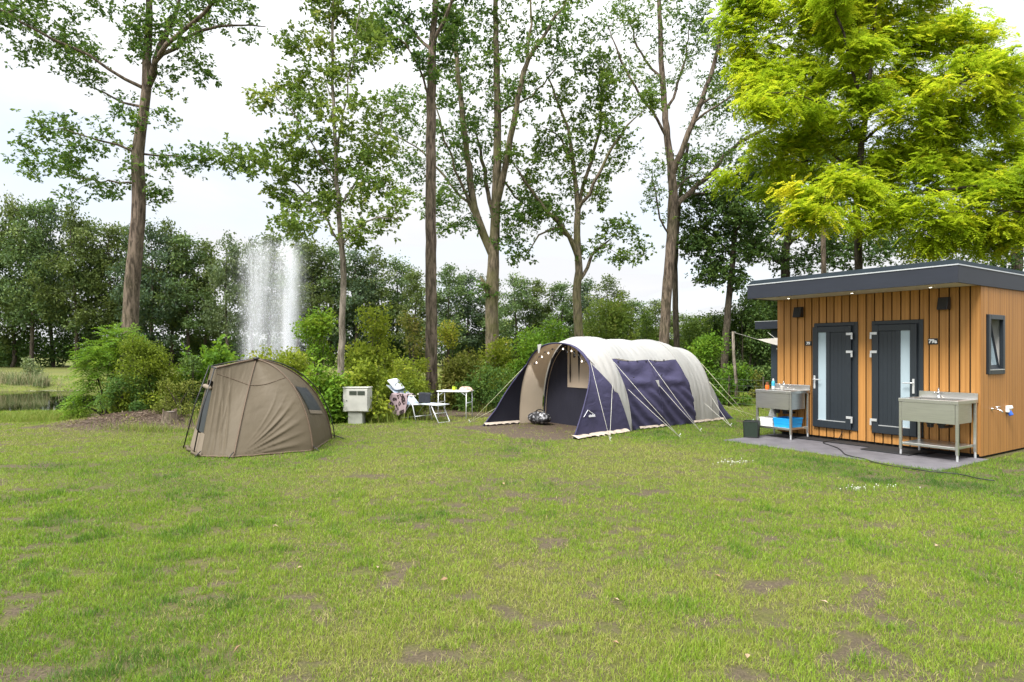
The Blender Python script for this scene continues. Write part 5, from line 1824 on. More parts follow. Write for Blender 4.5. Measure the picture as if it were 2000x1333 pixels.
    inv = inv.inverted()

    def rope(s, z, px, py, far_side=False, mat=ROPE):
        t = t_of_z(s, z)
        p = tsurf(s, 1 - t if far_side else t, 0.012)
        q = inv @ (gp(px, py) + Vector((0, 0, 0.03)))
        m = p.lerp(q, 0.5) - Vector((0, 0, 0.012))
        MB().tube([p, m, q], 0.0042, 5).build('guy_rope', mat, root, smooth=True)
        return q

    def peg(q, d):
        MB().tube([q + Vector((d[0] * 0.6, d[1] * 0.6, 0.05)), q, q + Vector((d[0], d[1], -0.05))], 0.006, 5).build('peg', WHITEM, root, smooth=True)
    q = rope(0.88, 1.47, 918.9, 827, True, ROPEY); rope(1.0, 0.75, 918.9, 827, True, ROPEY); peg(q, (-0.05, 0.05))
    q = rope(0.90, 1.47, 1191, 862); rope(1.30, 0.98, 1191, 862); peg(q, (0.0, -0.06))
    q = rope(1.55, 1.46, 1326, 855); rope(1.78, 0.88, 1326, 855); peg(q, (0.04, -0.05))
    q = rope(2.71, 1.50, 1367, 844); rope(2.80, 0.95, 1367, 844); peg(q, (0.04, -0.05))
    q = rope(4.70, 0.62, 1426, 834); rope(4.45, 0.45, 1426, 834); peg(q, (0.04, -0.05))
    q = rope(4.75, 1.38, 1469, 825, False, ROPEY); rope(4.75, 0.95, 1463, 825, False, ROPEY); peg(q, (0.04, -0.05))
    q = rope(4.75, 1.0, 1476, 815, True, ROPEY)
    # looped peg line lying over the near skirt
    return root


make_tunnel()


def tent_pt(s, w_, z=0.0):
    return TA + TS * s + TW * w_ + Vector((0, 0, z))


# string of lamps under the front arch
def make_lights():
    root = thing('string_lights', 'string of small round lamps hung along the inside of the tent arch', 'string lights', TA, TROT)
    BULB, nt, nd, lk, bs = nodes_of('lit_bulb')
    bs.inputs['Base Color'].default_value = (0.9, 0.86, 0.8, 1)
    bs.inputs['Emission Color'].default_value = (1.0, 0.86, 0.70, 1)
    bs.inputs['Emission Strength'].default_value = 0.9
    DARKB = solid('dark_bulb', (0.03, 0.03, 0.03), 0.3)
    ts = np.linspace(0.30, 0.72, 15)
    pts = []
    for i, t in enumerate(np.linspace(0.30, 0.72, 57)):
        p = tsurf(0.90, t, -0.10)
        dr = 0.06 * abs(math.sin(PI * i / 8))
        pts.append(p - Vector((0, 0, dr)))
    MB().tube(pts, 0.004, 4).build('wire', DARKB, root)
    for i in range(15):
        p = pts[min(56, i * 4)]
        lit = i in (1, 4, 6, 9, 11, 13)
        mb = MB().lathe([(0.0, -0.027), (0.011, -0.023), (0.016, -0.010), (0.013, 0.002), (0.006, 0.010), (0.005, 0.020)], p - Vector((0, 0, 0.02)), 10)
        mb.build('bulb', BULB if lit else DARKB, root, smooth=True)


make_lights()


# patterned bag on the porch floor
def make_bag():
    c = tent_pt(1.08, 2.25)
    m, nt, nd, lk, bs = nodes_of('patterned_bag_cloth')
    tc = nd.new('ShaderNodeTexCoord')
    nz = nd.new('ShaderNodeTexNoise')
    nz.inputs['Scale'].default_value = 14
    nz.inputs['Detail'].default_value = 2
    lk.new(tc.outputs['Object'], nz.inputs['Vector'])
    rp = ramp(nd, [(0.44, (0.012, 0.012, 0.014)), (0.50, (0.05, 0.05, 0.055)), (0.56, (0.22, 0.22, 0.23)), (0.64, (0.40, 0.40, 0.42))])
    rp.color_ramp.interpolation = 'CONSTANT'
    lk.new(nz.outputs['Fac'], rp.inputs['Fac'])
    lk.new(rp.outputs['Color'], bs.inputs['Base Color'])
    bs.inputs['Roughness'].default_value = 0.6
    root = thing('travel_bag', 'black and grey patterned soft bag on the bare soil inside the tent mouth', 'bag', c, TROT + PI / 2)
    mb = MB()

    def body(u, v):
        a = 2 * PI * u
        k = v
        r = math.sin(PI * min(1, max(0, k))) ** 0.35
        x = (k - 0.5) * 0.66
        y = 0.20 * r * math.cos(a)
        z = 0.15 + 0.15 * r * math.sin(a)
        d = 0.025 * seg_noise(math.cos(a) * 3 + x * 7, math.sin(a) * 3, 51) * 2
        return Vector((x, y * (1 + d * 6), max(0.01, z + d)))
    mb.grid(body, 36, 26)
    mb.build('body', m, root, smooth=True)
    MB().tube([Vector((0.16 * math.cos(a), -0.03, 0.25 + 0.09 * math.sin(a))) for a in np.linspace(0.05, PI - 0.05, 14)], 0.013, 6).build('handle', BLACKP, root, smooth=True)


make_bag()
# ------------------------------------------------------------------ cabin
def woodmat(name, c0, c1, ribs, axis, pitch):
    m, nt, nd, lk, bs = nodes_of(name)
    tc = nd.new('ShaderNodeTexCoord')
    mp = nd.new('ShaderNodeMapping')
    mp.inputs['Scale'].default_value = (14, 14, 0.5)
    lk.new(tc.outputs['Object'], mp.inputs['Vector'])
    nz = nd.new('ShaderNodeTexNoise')
    nz.inputs['Scale'].default_value = 1.6
    nz.inputs['Detail'].default_value = 6
    lk.new(mp.outputs['Vector'], nz.inputs['Vector'])
    rp = ramp(nd, [(0.3, c0), (0.7, c1)])
    lk.new(nz.outputs['Fac'], rp.inputs['Fac'])
    # fine milled lines along the boards
    wv = nd.new('ShaderNodeTexWave')
    wv.wave_type = 'BANDS'
    wv.bands_direction = 'DIAGONAL'
    mp2 = nd.new('ShaderNodeMapping')
    mp2.inputs['Scale'].default_value = (1, 1, 0)
    lk.new(tc.outputs['Object'], mp2.inputs['Vector'])
    wv.inputs['Scale'].default_value = ribs
    wv.inputs['Distortion'].default_value = 0.0
    lk.new(mp2.outputs['Vector'], wv.inputs['Vector'])
    mx = nd.new('ShaderNodeMix')
    mx.data_type = 'RGBA'
    mx.blend_type = 'MULTIPLY'
    mx.inputs[0].default_value = 0.35
    lk.new(rp.outputs['Color'], mx.inputs[6])
    r2 = ramp(nd, [(0.05, (0.60, 0.55, 0.50)), (0.35, (1, 1, 1))])
    lk.new(wv.outputs['Fac'], r2.inputs['Fac'])
    lk.new(r2.outputs['Color'], mx.inputs[7])
    # every board has its own tone
    sx_ = nd.new('ShaderNodeSeparateXYZ')
    lk.new(tc.outputs['Object'], sx_.inputs[0])
    dv_ = nd.new('ShaderNodeMath')
    dv_.operation = 'DIVIDE'
    dv_.inputs[1].default_value = pitch
    lk.new(sx_.outputs[axis], dv_.inputs[0])
    fl_ = nd.new('ShaderNodeMath')
    fl_.operation = 'FLOOR'
    lk.new(dv_.outputs[0], fl_.inputs[0])
    wn_ = nd.new('ShaderNodeTexWhiteNoise')
    wn_.noise_dimensions = '1D'
    lk.new(fl_.outputs[0], wn_.inputs['W'])
    r3 = ramp(nd, [(0.0, (0.84, 0.83, 0.81)), (1.0, (1.08, 1.06, 1.04))])
    lk.new(wn_.outputs['Value'], r3.inputs['Fac'])
    m3 = nd.new('ShaderNodeMix')
    m3.data_type = 'RGBA'
    m3.blend_type = 'MULTIPLY'
    m3.inputs[0].default_value = 1.0
    lk.new(mx.outputs[2], m3.inputs[6])
    lk.new(r3.outputs['Color'], m3.inputs[7])
    lk.new(m3.outputs[2], bs.inputs['Base Color'])
    bs.inputs['Roughness'].default_value = 0.55
    bs.inputs['Specular IOR Level'].default_value = 0.3
    bp = nd.new('ShaderNodeBump')
    bp.inputs['Strength'].default_value = 0.35
    bp.inputs['Distance'].default_value = 0.004
    lk.new(wv.outputs['Fac'], bp.inputs['Height'])
    lk.new(bp.outputs['Normal'], bs.inputs['Normal'])
    return m


WOOD = woodmat('golden_composite_board', (0.41, 0.195, 0.054), (0.50, 0.250, 0.074), 9, 'X', 3.55 / 24)
WOODS = woodmat('golden_ribbed_board', (0.34, 0.160, 0.044), (0.42, 0.208, 0.062), 7, 'Y', 2.5 / 42)
BACKING = solid('dark_backing', (0.014, 0.011, 0.010), 0.9)
ANTH = solid('anthracite_frame', (0.017, 0.023, 0.030), 0.42, 0, 0.06, 3)
ANTHF = solid('anthracite_fascia', (0.014, 0.018, 0.029), 0.55, 0, 0.10, 3, stretch=(1, 1, 6))
ROOFT = solid('dark_roof_trim', (0.011, 0.018, 0.023), 0.8, 0, 0.12, 4, spec=0.15)
TRIM = solid('light_metal_trim', (0.52, 0.54, 0.56), 0.35, 0.3, 0.05)
SOFF = solid('pale_soffit', (0.52, 0.47, 0.38), 0.6, 0, 0.05)
SILV = solid('satin_metal', (0.66, 0.67, 0.68), 0.35, 0.55, 0.04)
CHROME = solid('chrome', (0.80, 0.81, 0.82), 0.10, 1.0, 0.03)
STEEL = solid('brushed_steel', (0.60, 0.59, 0.56), 0.30, 0.92, 0.07, 5, stretch=(1, 1, 12))
STEELD = solid('dull_steel', (0.50, 0.49, 0.46), 0.38, 0.9, 0.10, 5)
FROST = solid('frosted_glass', (0.36, 0.45, 0.50), 0.30, 0, 0.05, 1.5)
WHITEW = solid('white_lettering', (0.80, 0.80, 0.80), 0.5)
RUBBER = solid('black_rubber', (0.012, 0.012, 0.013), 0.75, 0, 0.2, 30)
SLAB = solid('grey_paving_slab', (0.110, 0.103, 0.112), 0.8, 0, 0.22, 3.5, 0.3, 80)
SKYBLUE = solid('bright_blue_plastic', (0.012, 0.30, 0.66), 0.4, 0, 0.05)
BLUEP = solid('socket_blue', (0.020, 0.10, 0.45), 0.4)
GLASSW = solid('window_glass', (0.30, 0.38, 0.42), 0.08, 0, 0.2, 1.2)


def lx(u):
    return -u


def fac(px, py, off=0.0):
    """pixel on the cabin front (plane v = off) -> (u, z)"""
    r = (px - 1000) / F
    o = CA + CV * off
    u = (o.x - r * o.y) / (r * CU.y - CU.x)
    y = o.y + u * CU.y
    return u, CAMH + (HZ - py) / F * y


def make_cabin():
    root = thing('cabin', 'small flat-roofed sanitary cabin clad in golden vertical boards, with two dark doors', 'cabin', CA, CROT)
    zt = 2.735
    zb = 0.07
    # body behind the cladding (local x = -u, y = v)
    wl = MB().box(lx(CL - 0.025), -0.36, 0.055, CD, 0.05, zt)
    wl.box(-0.359, -0.026, 0.055, 0.222, 0.05, zt)
    wl.box(-0.359, -0.026, 0.878, CD, 0.05, zt)
    wl.box(-0.359, -0.026, 0.2225, 0.8775, 0.05, 1.32)
    wl.box(-0.359, -0.026, 0.2225, 0.8775, 2.29, zt)
    wl.build('wall', BACKING, root)
    MB().box(lx(CL - 0.06), lx(0.06), 0.06, CD - 0.05, 0.0, 0.05).build('plinth', RUBBER, root)
    # doors: (u left edge, u right edge) of frame
    u1a, u1b = fac(1591, 626)[0], fac(1676.5, 623)[0]
    u2a, u2b = fac(1703.5, 621)[0], fac(1804, 617)[0]
    zd0, zd1 = 0.235, 2.235
    doors = [(u1a, u1b), (u2a, u2b)]
    nb = 24
    pitch = CL / nb
    cl = MB()
    for i in range(nb):
        a, b = CL - i * pitch, CL - (i + 1) * pitch
        ga = 0.011 if i else 0.0
        gb = 0.011 if i < nb - 1 else 0.0
        a2, b2 = a - ga, b + gb
        segs = [(zb, zt)]
        for (da, db) in doors:
            if b2 < da - 0.002 and a2 > db + 0.002:
                if a2 <= da + 0.02 and b2 >= db - 0.02:
                    segs = [(zb, zd0 - 0.002), (zd1 + 0.002, zt)]
                else:       # board partly behind the frame: run full height on the free strip, cut above and below
                    if a2 > da:
                        cl.box(lx(a2), lx(da + 0.002), 0.0, 0.024, zb, zt)
                        a2 = da - 0.001
                    if b2 < db:
                        cl.box(lx(db - 0.002), lx(b2), 0.0, 0.024, zb, zt)
                        b2 = db + 0.001
                    segs = [(zb, zd0 - 0.002), (zd1 + 0.002, zt)]
        for z0, z1 in segs:
            if a2 - b2 > 0.004:
                cl.box(lx(a2), lx(b2), 0.0, 0.024, z0, z1)
    cl.build('front_cladding', WOOD, root)
    sc_ = MB()
    ns = 42
    sp = CD / ns
    v0w, v1w, z0w, z1w = 0.235, 0.865, 1.325, 2.285
    for i in range(ns):
        a, b = i * sp + (0.0035 if i else -0.003), (i + 1) * sp
        x0, x1 = -0.023, 0.004 if i else 0.002
        if a < v1w and b > v0w:
            sc_.box(x0, x1, a, b, zb - 0.03, z0w)
            sc_.box(x0, x1, a, b, z1w, zt)
        else:
            sc_.box(x0, x1, a, b, zb - 0.03, zt)
    sc_.build('side_cladding', WOODS, root)
    MB().box(lx(CL) - 0.002, lx(CL) + 0.02, 0.026, CD, zb, zt).build('side_cladding', WOODS, root)

    def make_door(da, db, mirror):
        """da > db (u of left and right frame edges); hinges on the right unless mirrored"""
        fr = MB()
        t = 0.065
        z0, z1 = zd0, zd1
        x0, x1 = lx(da), lx(db)
        W_ = x1 - x0
        y0, y1 = -0.022, 0.045
        fr.box(x0, x0 + t, y0, y1, z0, z1)
        fr.box(x1 - t, x1, y0, y1, z0, z1)
        fr.box(x0 + t, x1 - t, y0, y1, z1 - t, z1)
        fr.box(x0 + t, x1 - t, y0, y1, z0, z0 + t * 0.7)
        fr.box(x0 + t + 0.001, x1 - t - 0.001, -0.016, 0.02, z0 + t * 0.7 + 0.001, z1 - t - 0.001)
        d = empty('door', (0, 0, 0), 0, root)
        fr.build('door_frame', ANTH, d, bevel=0.004)
        # the leaf stands proud of the frame and overlaps its lock side
        ax, bx = (x0 + 0.012, x1 - 0.095) if not mirror else (x0 + 0.075, x1 - 0.105)
        if mirror:
            ax, bx = x0 + 0.095, x1 - 0.085
        if not mirror:
            ax, bx = x0 - 0.006, x1 - 0.105
        else:
            ax, bx = x0 + 0.030, x1 - 0.085
        lz0, lz1 = z0 + 0.012, z1 - 0.075
        yl0, yl1 = -0.062, -0.024
        bt = 0.105
        lf = MB()
        lf.box(ax, ax + bt, yl0, yl1, lz0, lz1)
        lf.box(bx - bt, bx, yl0, yl1, lz0, lz1)
        lf.box(ax + bt, bx - bt, yl0, yl1, lz1 - bt, lz1)
        lf.box(ax + bt, bx - bt, yl0, yl1, lz0, lz0 + bt * 1.25)
        inner0, inner1 = ax + bt, bx - bt
        iz0, iz1 = lz0 + bt * 1.25, lz1 - bt
        gw = (inner1 - inner0) * 0.30
        if not mirror:
            g0, g1 = inner0, inner0 + gw
            p0, p1 = g1 + 0.075, inner1
            m0, m1 = g1, g1 + 0.075
        else:
            g0, g1 = inner1 - gw, inner1
            p0, p1 = inner0, g0 - 0.075
            m0, m1 = g0 - 0.075, g0
        lf.box(m0, m1, yl0 + 0.006, yl1, iz0, iz1)
        leaf = lf.build('leaf', ANTH, d, bevel=0.004)
        MB().box(g0, g1, yl0 + 0.022, yl1 - 0.004, iz0, iz1).build('pane', FROST, d)
        pn = MB()
        pn.box(p0, p1, yl0 + 0.024, yl1 - 0.004, iz0, iz1)
        third = (p1 - p0) / 4
        for q in range(4):
            pn.box(p0 + q * third + 0.0015, p0 + (q + 1) * third - 0.0015, yl0 + 0.020, yl0 + 0.024, iz0 + 0.01, iz1 - 0.01)
        pn.build('leaf_panel', ANTH, d, bevel=0.002)
        MB().box(inner0, inner1, yl0 + 0.004, yl0 + 0.02, iz0, iz0 + 0.012).build('weather_bar', SILV, d)
        # hinges
        hx = bx if not mirror else ax
        sgn = 1 if not mirror else -1
        for hz in (lz1 - 0.17, lz1 - 0.50, lz0 + 0.20):
            h = MB()
            h.box(hx - 0.085 * sgn, hx + 0.035 * sgn, yl0 - 0.016, yl0 - 0.001, hz, hz + 0.048)
            h.box(hx + 0.004 * sgn, hx + 0.036 * sgn, yl0 - 0.020, yl0 - 0.001, hz - 0.075, hz - 0.001)
            h.build('hinge', SILV, d, bevel=0.004)
        # handle
        kx = (ax + 0.045) if not mirror else (bx - 0.045)
        kz = lz0 + 0.88
        hd = MB()
        hd.box(kx - 0.018, kx + 0.018, yl0 - 0.012, yl0 - 0.001, kz - 0.15, kz + 0.10)
        s2 = 1 if not mirror else -1
        hd.tube([Vector((kx, yl0 - 0.01, kz + 0.03)), Vector((kx, yl0 - 0.055, kz + 0.03)), Vector((kx + 0.02 * s2, yl0 - 0.062, kz + 0.03)), Vector((kx + 0.15 * s2, yl0 - 0.060, kz + 0.026))], 0.011, 8)
        hd.build('handle', SILV, d, bevel=0.003)
        # threshold drip
    make_door(u1a, u1b, False)
    make_door(u2a, u2b, True)

    # roof: fascia box with light trim and dark upper band
    ru0, ru1 = -0.03, 3.615
    rv0, rv1 = -0.89, CD + 0.05
    zf0, zf1, zr = 2.725, 2.985, 3.085
    roof = empty('roof', (0, 0, 0), 0, root)
    f = MB()
    th = 0.03
    f.box(lx(ru1), lx(ru0), rv0, rv0 + th, zf0, zf1)
    f.box(lx(ru0) - th, lx(ru0), rv0 + th, rv1, zf0, zf1)
    f.box(lx(ru1), lx(ru1) + th, rv0 + th, rv1, zf0, zf1)
    f.build('fascia', ANTHF, roof, bevel=0.003)
    # corner cap
    MB().box(lx(ru0) - 0.045, lx(ru0) + 0.004, rv0 - 0.004, rv0 + 0.002, zf0 + 0.001, zf1 - 0.002).build('corner_cap', ANTHF, roof)
    MB().box(lx(ru1) + th, lx(ru0) - th, rv0 + th, -0.002, zf0 + 0.012, zf0 + 0.03).build('soffit', SOFF, roof)
    MB().box(lx(ru1) + th, lx(ru0) - th, 0.0, rv1, zt + 0.002, zt + 0.03).build('deck', BACKING, roof)
    t = MB()
    t.box(lx(ru1) - 0.010, lx(ru0) + 0.010, rv0 - 0.010, rv0 + 0.03, zf1 + 0.001, zf1 + 0.019)
    t.box(lx(ru0) - 0.03, lx(ru0) + 0.010, rv0 + 0.031, rv1, zf1 + 0.001, zf1 + 0.019)
    t.box(lx(ru1) - 0.010, lx(ru1) + 0.03, rv0 + 0.031, rv1, zf1 + 0.001, zf1 + 0.019)
    t.build('edge_trim', TRIM, roof)
    # sloping kerb of the roof membrane
    x0, x1, y0, y1 = lx(ru1) - 0.004, lx(ru0) + 0.004, rv0 - 0.004, rv1
    s_ = 0.07
    vs = [(x0, y0, zf1 + 0.020), (x1, y0, zf1 + 0.020), (x1, y1, zf1 + 0.020), (x0, y1, zf1 + 0.020),
          (x0 + s_, y0 + s_, zr), (x1 - s_, y0 + s_, zr), (x1 - s_, y1, zr), (x0 + s_, y1, zr)]
    MB().add(vs, [(0, 1, 5, 4), (1, 2, 6, 5), (2, 3, 7, 6), (3, 0, 4, 7), (4, 5, 6, 7), (0, 3, 2, 1)]).build('membrane', ROOFT, roof)
    # downlights
    DL, nt, nd, lk, bs = nodes_of('downlight_lens')
    bs.inputs['Emission Color'].default_value = (1.0, 0.88, 0.68, 1)
    bs.inputs['Emission Strength'].default_value = 2.0
    for px, py in ((1540, 583), (1664, 572.8), (1817.5, 561.3)):
        r = (px - 1000) / F
        Yd = (zf0 + 0.012 - CAMH) * F / (HZ - py)
        x, y = r * Yd, Yd
        u, v = cab_uv(x, y)
        dl = empty('downlight', (lx(u), v, zf0 + 0.012), 0, root)
        MB().lathe([(0.022, -0.006), (0.045, -0.006), (0.047, -0.001), (0.022, -0.001)], (0, 0, 0), 20).build('ring', SILV, dl, smooth=False)
        MB().lathe([(0.0, -0.010), (0.020, -0.008), (0.021, -0.0065)], (0, 0, 0), 16).build('lens', DL, dl)

    # window in the side wall, tilted in at the top
    wn = empty('window', (0, 0, 0), 0, root)
    f = MB()
    b = 0.075
    f.box(-0.03, 0.028, v0w, v0w + b, z0w, z1w)
    f.box(-0.03, 0.028, v1w - b, v1w, z0w, z1w)
    f.box(-0.03, 0.028, v0w + b, v1w - b, z1w - b, z1w)
    f.box(-0.03, 0.028, v0w + b, v1w - b, z0w, z0w + b * 1.2)
    f.build('window_frame', ANTH, wn, bevel=0.004)
    MB().box(0.0285, 0.034, v0w + b * 0.5, v1w - b * 0.5, z0w + b * 0.9, z0w + b * 1.05).build('weather_bar', SILV, wn)
    # tilted sash
    pv = Vector((-0.02, 0, z0w + b * 1.2))
    mt = Matrix.Translation(pv) @ Matrix.Rotation(R(-9), 4, 'Y')
    sh = z1w - b - (z0w + b * 1.2)
    s = MB()
    a0, a1 = v0w + b + 0.006, v1w - b - 0.006
    s.box(-0.04, 0, a0, a0 + 0.06, 0, sh, mt)
    s.box(-0.04, 0, a1 - 0.06, a1, 0, sh, mt)
    s.box(-0.04, 0, a0 + 0.06, a1 - 0.06, sh - 0.06, sh, mt)
    s.box(-0.04, 0, a0 + 0.06, a1 - 0.06, 0, 0.06, mt)
    s.build('sash', ANTH, wn)
    MB().box(-0.026, -0.014, a0 + 0.06, a1 - 0.06, 0.06, sh - 0.06, mt).build('pane', GLASSW, wn)
    MB().box(-0.30, -0.28, v0w, v1w, z0w, z1w).build('blind', WHITEP, wn)
    MB().box(-0.28, -0.031, v0w - 0.012, v0w - 0.002, z0w, z1w).build('reveal', WHITEP, wn)
    MB().box(-0.28, -0.031, v1w + 0.002, v1w + 0.012, z0w, z1w).build('reveal', WHITEP, wn)

    # number plates
    for body, a, b_, sz in (('79', (1572.6, 667), (1586.0, 675.5), 0.085), ('79a', (1813, 661.5), (1832, 673), 0.105)):
        ua, za = fac(*a)
        ub, zb2 = fac(*b_)
        npl = empty('number_plate', (lx((ua + ub) / 2), -0.001, (za + zb2) / 2), 0, root)
        hw, hh = abs(ua - ub) / 2, abs(za - zb2) / 2
        MB().box(-hw, hw, -0.010, 0.0, -hh, hh).build('plate', BLACKP, npl, bevel=0.002)
        text_mesh('lettering', body, hh * 1.75, WHITEW, npl, Matrix.Translation((0, -0.0125, 0)) @ Matrix.Rotation(R(90), 4, 'X'), 0.0035)

    # wall lamps: black boxes with a sloped glass face
    for c0, c1 in (((1553, 601), (1571, 620)), ((1833.5, 582), (1858.5, 605))):
        ua, za = fac(*c0)
        ub, zb2 = fac(*c1)
        x0, x1 = sorted((lx(ua), lx(ub)))
        lm = empty('wall_lamp', ((x0 + x1) / 2, 0, (za + zb2) / 2), 0, root)
        hw, hh = (x1 - x0) / 2, abs(za - zb2) / 2
        MB().box(-hw * 0.85, hw * 0.85, -0.02, -0.001, -hh * 0.9, hh * 0.9).build('back_plate', BLACKP, lm)
        vs = [(-hw, -0.021, -hh), (hw, -0.021, -hh), (hw, -0.021, hh), (-hw, -0.021, hh), (-hw * .8, -0.13, -hh), (hw * .8, -0.13, -hh), (hw * .8, -0.075, hh), (-hw * .8, -0.075, hh)]
        MB().add(vs, [(3, 2, 1, 0), (4, 5, 6, 7), (0, 1, 5, 4), (1, 2, 6, 5), (2, 3, 7, 6), (3, 0, 4, 7)]).build('hood', BLACKP, lm, bevel=0.008)

    # outside tap and socket on the side wall
    def side(px, py):
        r = (px - 1000) / F
        v = (CA.y * r - CA.x) / (CV.x - CV.y * r)
        return v, CAMH + (HZ - py) / F * (CA.y + v * CV.y)
    v, z = side(1936, 799)
    tp = empty('outside_tap', (0.005, v, z), 0, root)
    MB().tube([(0, 0, 0), (0.05, 0, 0.0), (0.09, 0, -0.005), (0.13, 0, -0.02), (0.15, 0, -0.055)], [0.013, 0.012, 0.014, 0.011, 0.012], 10).build('spout', CHROME, tp, smooth=True)
    MB().lathe([(0.028, 0), (0.028, 0.006), (0.016, 0.010), (0.0, 0.010)], n=16, m=Matrix.Rotation(R(90), 4, 'Y')).build('rosette', CHROME, tp)
    MB().tube([(0.075, 0, 0.01), (0.075, 0, 0.035)], 0.006, 8).tube([(0.05, -0.02, 0.037), (0.105, 0.03, 0.037)], 0.008, 8).build('handle', CHROME, tp, smooth=True)
    v, z = side(1965, 800)
    sk = empty('power_socket', (0.005, v, z), 0, root)
    MB().box(0, 0.055, -0.05, 0.05, -0.045, 0.065).build('housing', WHITEP, sk, bevel=0.012, seg=2)
    m_ = Matrix.Translation((0.035, 0, -0.03)) @ Matrix.Rotation(R(-28), 4, 'Y')
    MB().lathe([(0.030, -0.075), (0.034, -0.070), (0.034, 0.0), (0.030, 0.004)], n=18, m=m_).build('inlet', BLUEP, sk, smooth=False)
    MB().box(0.056, 0.085, -0.045, 0.045, 0.0, 0.055, Matrix.Rotation(R(-12), 4, 'Y')).build('cover_flap', WHITEP, sk, bevel=0.008)
    # stub of pipe under the wall
    return root


make_cabin()


def cab_pt(u, v, z=0.0):
    return CA + CU * u + CV * v + Vector((0, 0, z))


# paved strip: large slabs
def make_paving():
    g = random.Random(5)
    mb = MB()
    inv = None
    nu, nv = 4, 2
    u0, u1, v0, v1 = -0.12, 3.57, -1.69, -0.004
    for i in range(nu):
        for j in range(nv):
            a, b = u0 + (u1 - u0) * i / nu, u0 + (u1 - u0) * (i + 1) / nu
            c, d = v0 + (v1 - v0) * j / nv, v0 + (v1 - v0) * (j + 1) / nv
            mb.box(-b + 0.003, -a - 0.003, c + 0.003, d - 0.003, -0.04, 0.012 + g.uniform(-0.002, 0.002))
    o = mb.build('paving', SLAB, None, bevel=0.004)
    o.location = CA
    o.rotation_euler = (0, 0, CROT)
    tag(o, kind='structure')


make_paving()

# flat black strips on the ground along the cabin front
o = MB().box(-2.95, -0.62, -0.36, -0.03, 0.016, 0.034).build('black_strip', RUBBER, None, bevel=0.005)
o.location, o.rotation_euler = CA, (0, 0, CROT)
tag(o, 'long flat black strip lying along the foot of the cabin front', 'mat')
o = MB().box(-1.50, -0.72, -0.72, -0.37, 0.016, 0.032).build('black_strip', RUBBER, None, bevel=0.005)
o.location, o.rotation_euler = CA, (0, 0, CROT)
tag(o, 'short black rubber mat before the right door, beside the right sink', 'mat')


# ------------------------------------------------------------------ steel sinks
def make_sink(label, u0, u1, vf, spout):
    """u0 < u1: right and left ends; vf: front edge"""
    root = thing('steel_sink', label, 'sink', cab_pt((u0 + u1) / 2, 0, 0.012), CROT, 'steel outdoor sinks')
    hw = (u1 - u0) / 2
    zt = 0.925
    y0, y1 = vf, -0.035
    # worktop rim with a bowl opening
    bx0, bx1, by0, by1 = -hw + 0.09, hw - 0.09, y0 + 0.09, y1 - 0.15
    top = MB()
    zr = zt - 0.055
    top.box(-hw, bx0, y0, y1, zr, zt)
    top.box(bx1, hw, y0, y1, zr, zt)
    top.box(bx0, bx1, y0, by0, zr, zt)
    top.box(bx0, bx1, by1, y1, zr, zt)
    top.build('worktop', STEEL, root, bevel=0.004)
    MB().box(-hw, hw, y1, y1 + 0.018, zr, zt + 0.095).build('splashback', STEEL, root, bevel=0.003)
    # bowl: visible outside box, hollow
    bz = zt - 0.36
    t = 0.004
    b = MB()
    ox0, ox1, oy0, oy1 = -hw + 0.045, hw - 0.045, y0 + 0.012, y1 - 0.10
    b.box(ox0, ox1, oy0, oy0 + t, bz, zr - 0.001)
    b.box(ox0, ox1, oy1 - t, oy1, bz, zr - 0.001)
    b.box(ox0, ox0 + t, oy0 + t, oy1 - t, bz, zr - 0.001)
    b.box(ox1 - t, ox1, oy0 + t, oy1 - t, bz, zr - 0.001)
    b.box(ox0 + t, ox1 - t, oy0 + t, oy1 - t, bz, bz + t)
    b.build('bowl', STEEL, root)
    MB().box(hw - 0.26, hw - 0.10, y0 - 0.0015, y0, zr + 0.012, zr + 0.026).build('name_strip', STEELD, root)
    # legs with adjustable feet
    for sx in (-1, 1):
        for yy in (y0 + 0.035, y1 - 0.035):
            x = sx * (hw - 0.022)
            lg = MB().box(x - 0.02, x + 0.02, yy - 0.02, yy + 0.02, 0.10, zr - 0.002).build('leg', STEEL, root, bevel=0.003)
            MB().lathe([(0.014, 0.0), (0.017, 0.006), (0.017, 0.085), (0.019, 0.099)], (x, yy, 0.0), 12).build('foot', SILV, lg)
    MB().box(-hw + 0.044, hw - 0.044, y0 + 0.02, y1 - 0.02, 0.175, 0.215).build('shelf', STEEL, root, bevel=0.003)
    # drains
    dr = MB()
    for dx in (-0.10, 0.06):
        dr.lathe([(0.02, -0.11), (0.045, -0.10), (0.045, -0.06), (0.06, -0.05), (0.06, -0.004)], (dx, (y0 + y1) / 2, bz), 14)
    dr.tube([(0.06, (y0 + y1) / 2, bz - 0.09), (0.06, y1 - 0.05, bz - 0.10), (0.06, y1 + 0.01, bz - 0.10)], 0.022, 8)
    dr.build('drain', BLACKP, root, smooth=False)
    # tap
    tp = empty('tap', (spout, y1 - 0.065, zt), 0, root)
    MB().lathe([(0.028, 0), (0.028, 0.008), (0.020, 0.014), (0.022, 0.075), (0.025, 0.09), (0.020, 0.105)], n=14).build('body', CHROME, tp, smooth=True)
    MB().tube([(0, -0.01, 0.06), (0, -0.07, 0.095), (0, -0.13, 0.10), (0, -0.15, 0.08)], [0.014, 0.012, 0.011, 0.012], 10).build('spout', CHROME, tp, smooth=True)
    MB().tube([(0, 0, 0.10), (0.0, -0.01, 0.135), (0.02, -0.05, 0.155)], [0.018, 0.014, 0.009], 10).build('lever', CHROME, tp, smooth=True)
    return root


make_sink('steel sink stand with an empty lower shelf, at the near corner of the cabin', 0.03, 0.88, -0.735, -0.10)
make_sink('steel sink stand with bottles on top, at the far end of the cabin', 2.83, 3.60, -0.66, -0.12)

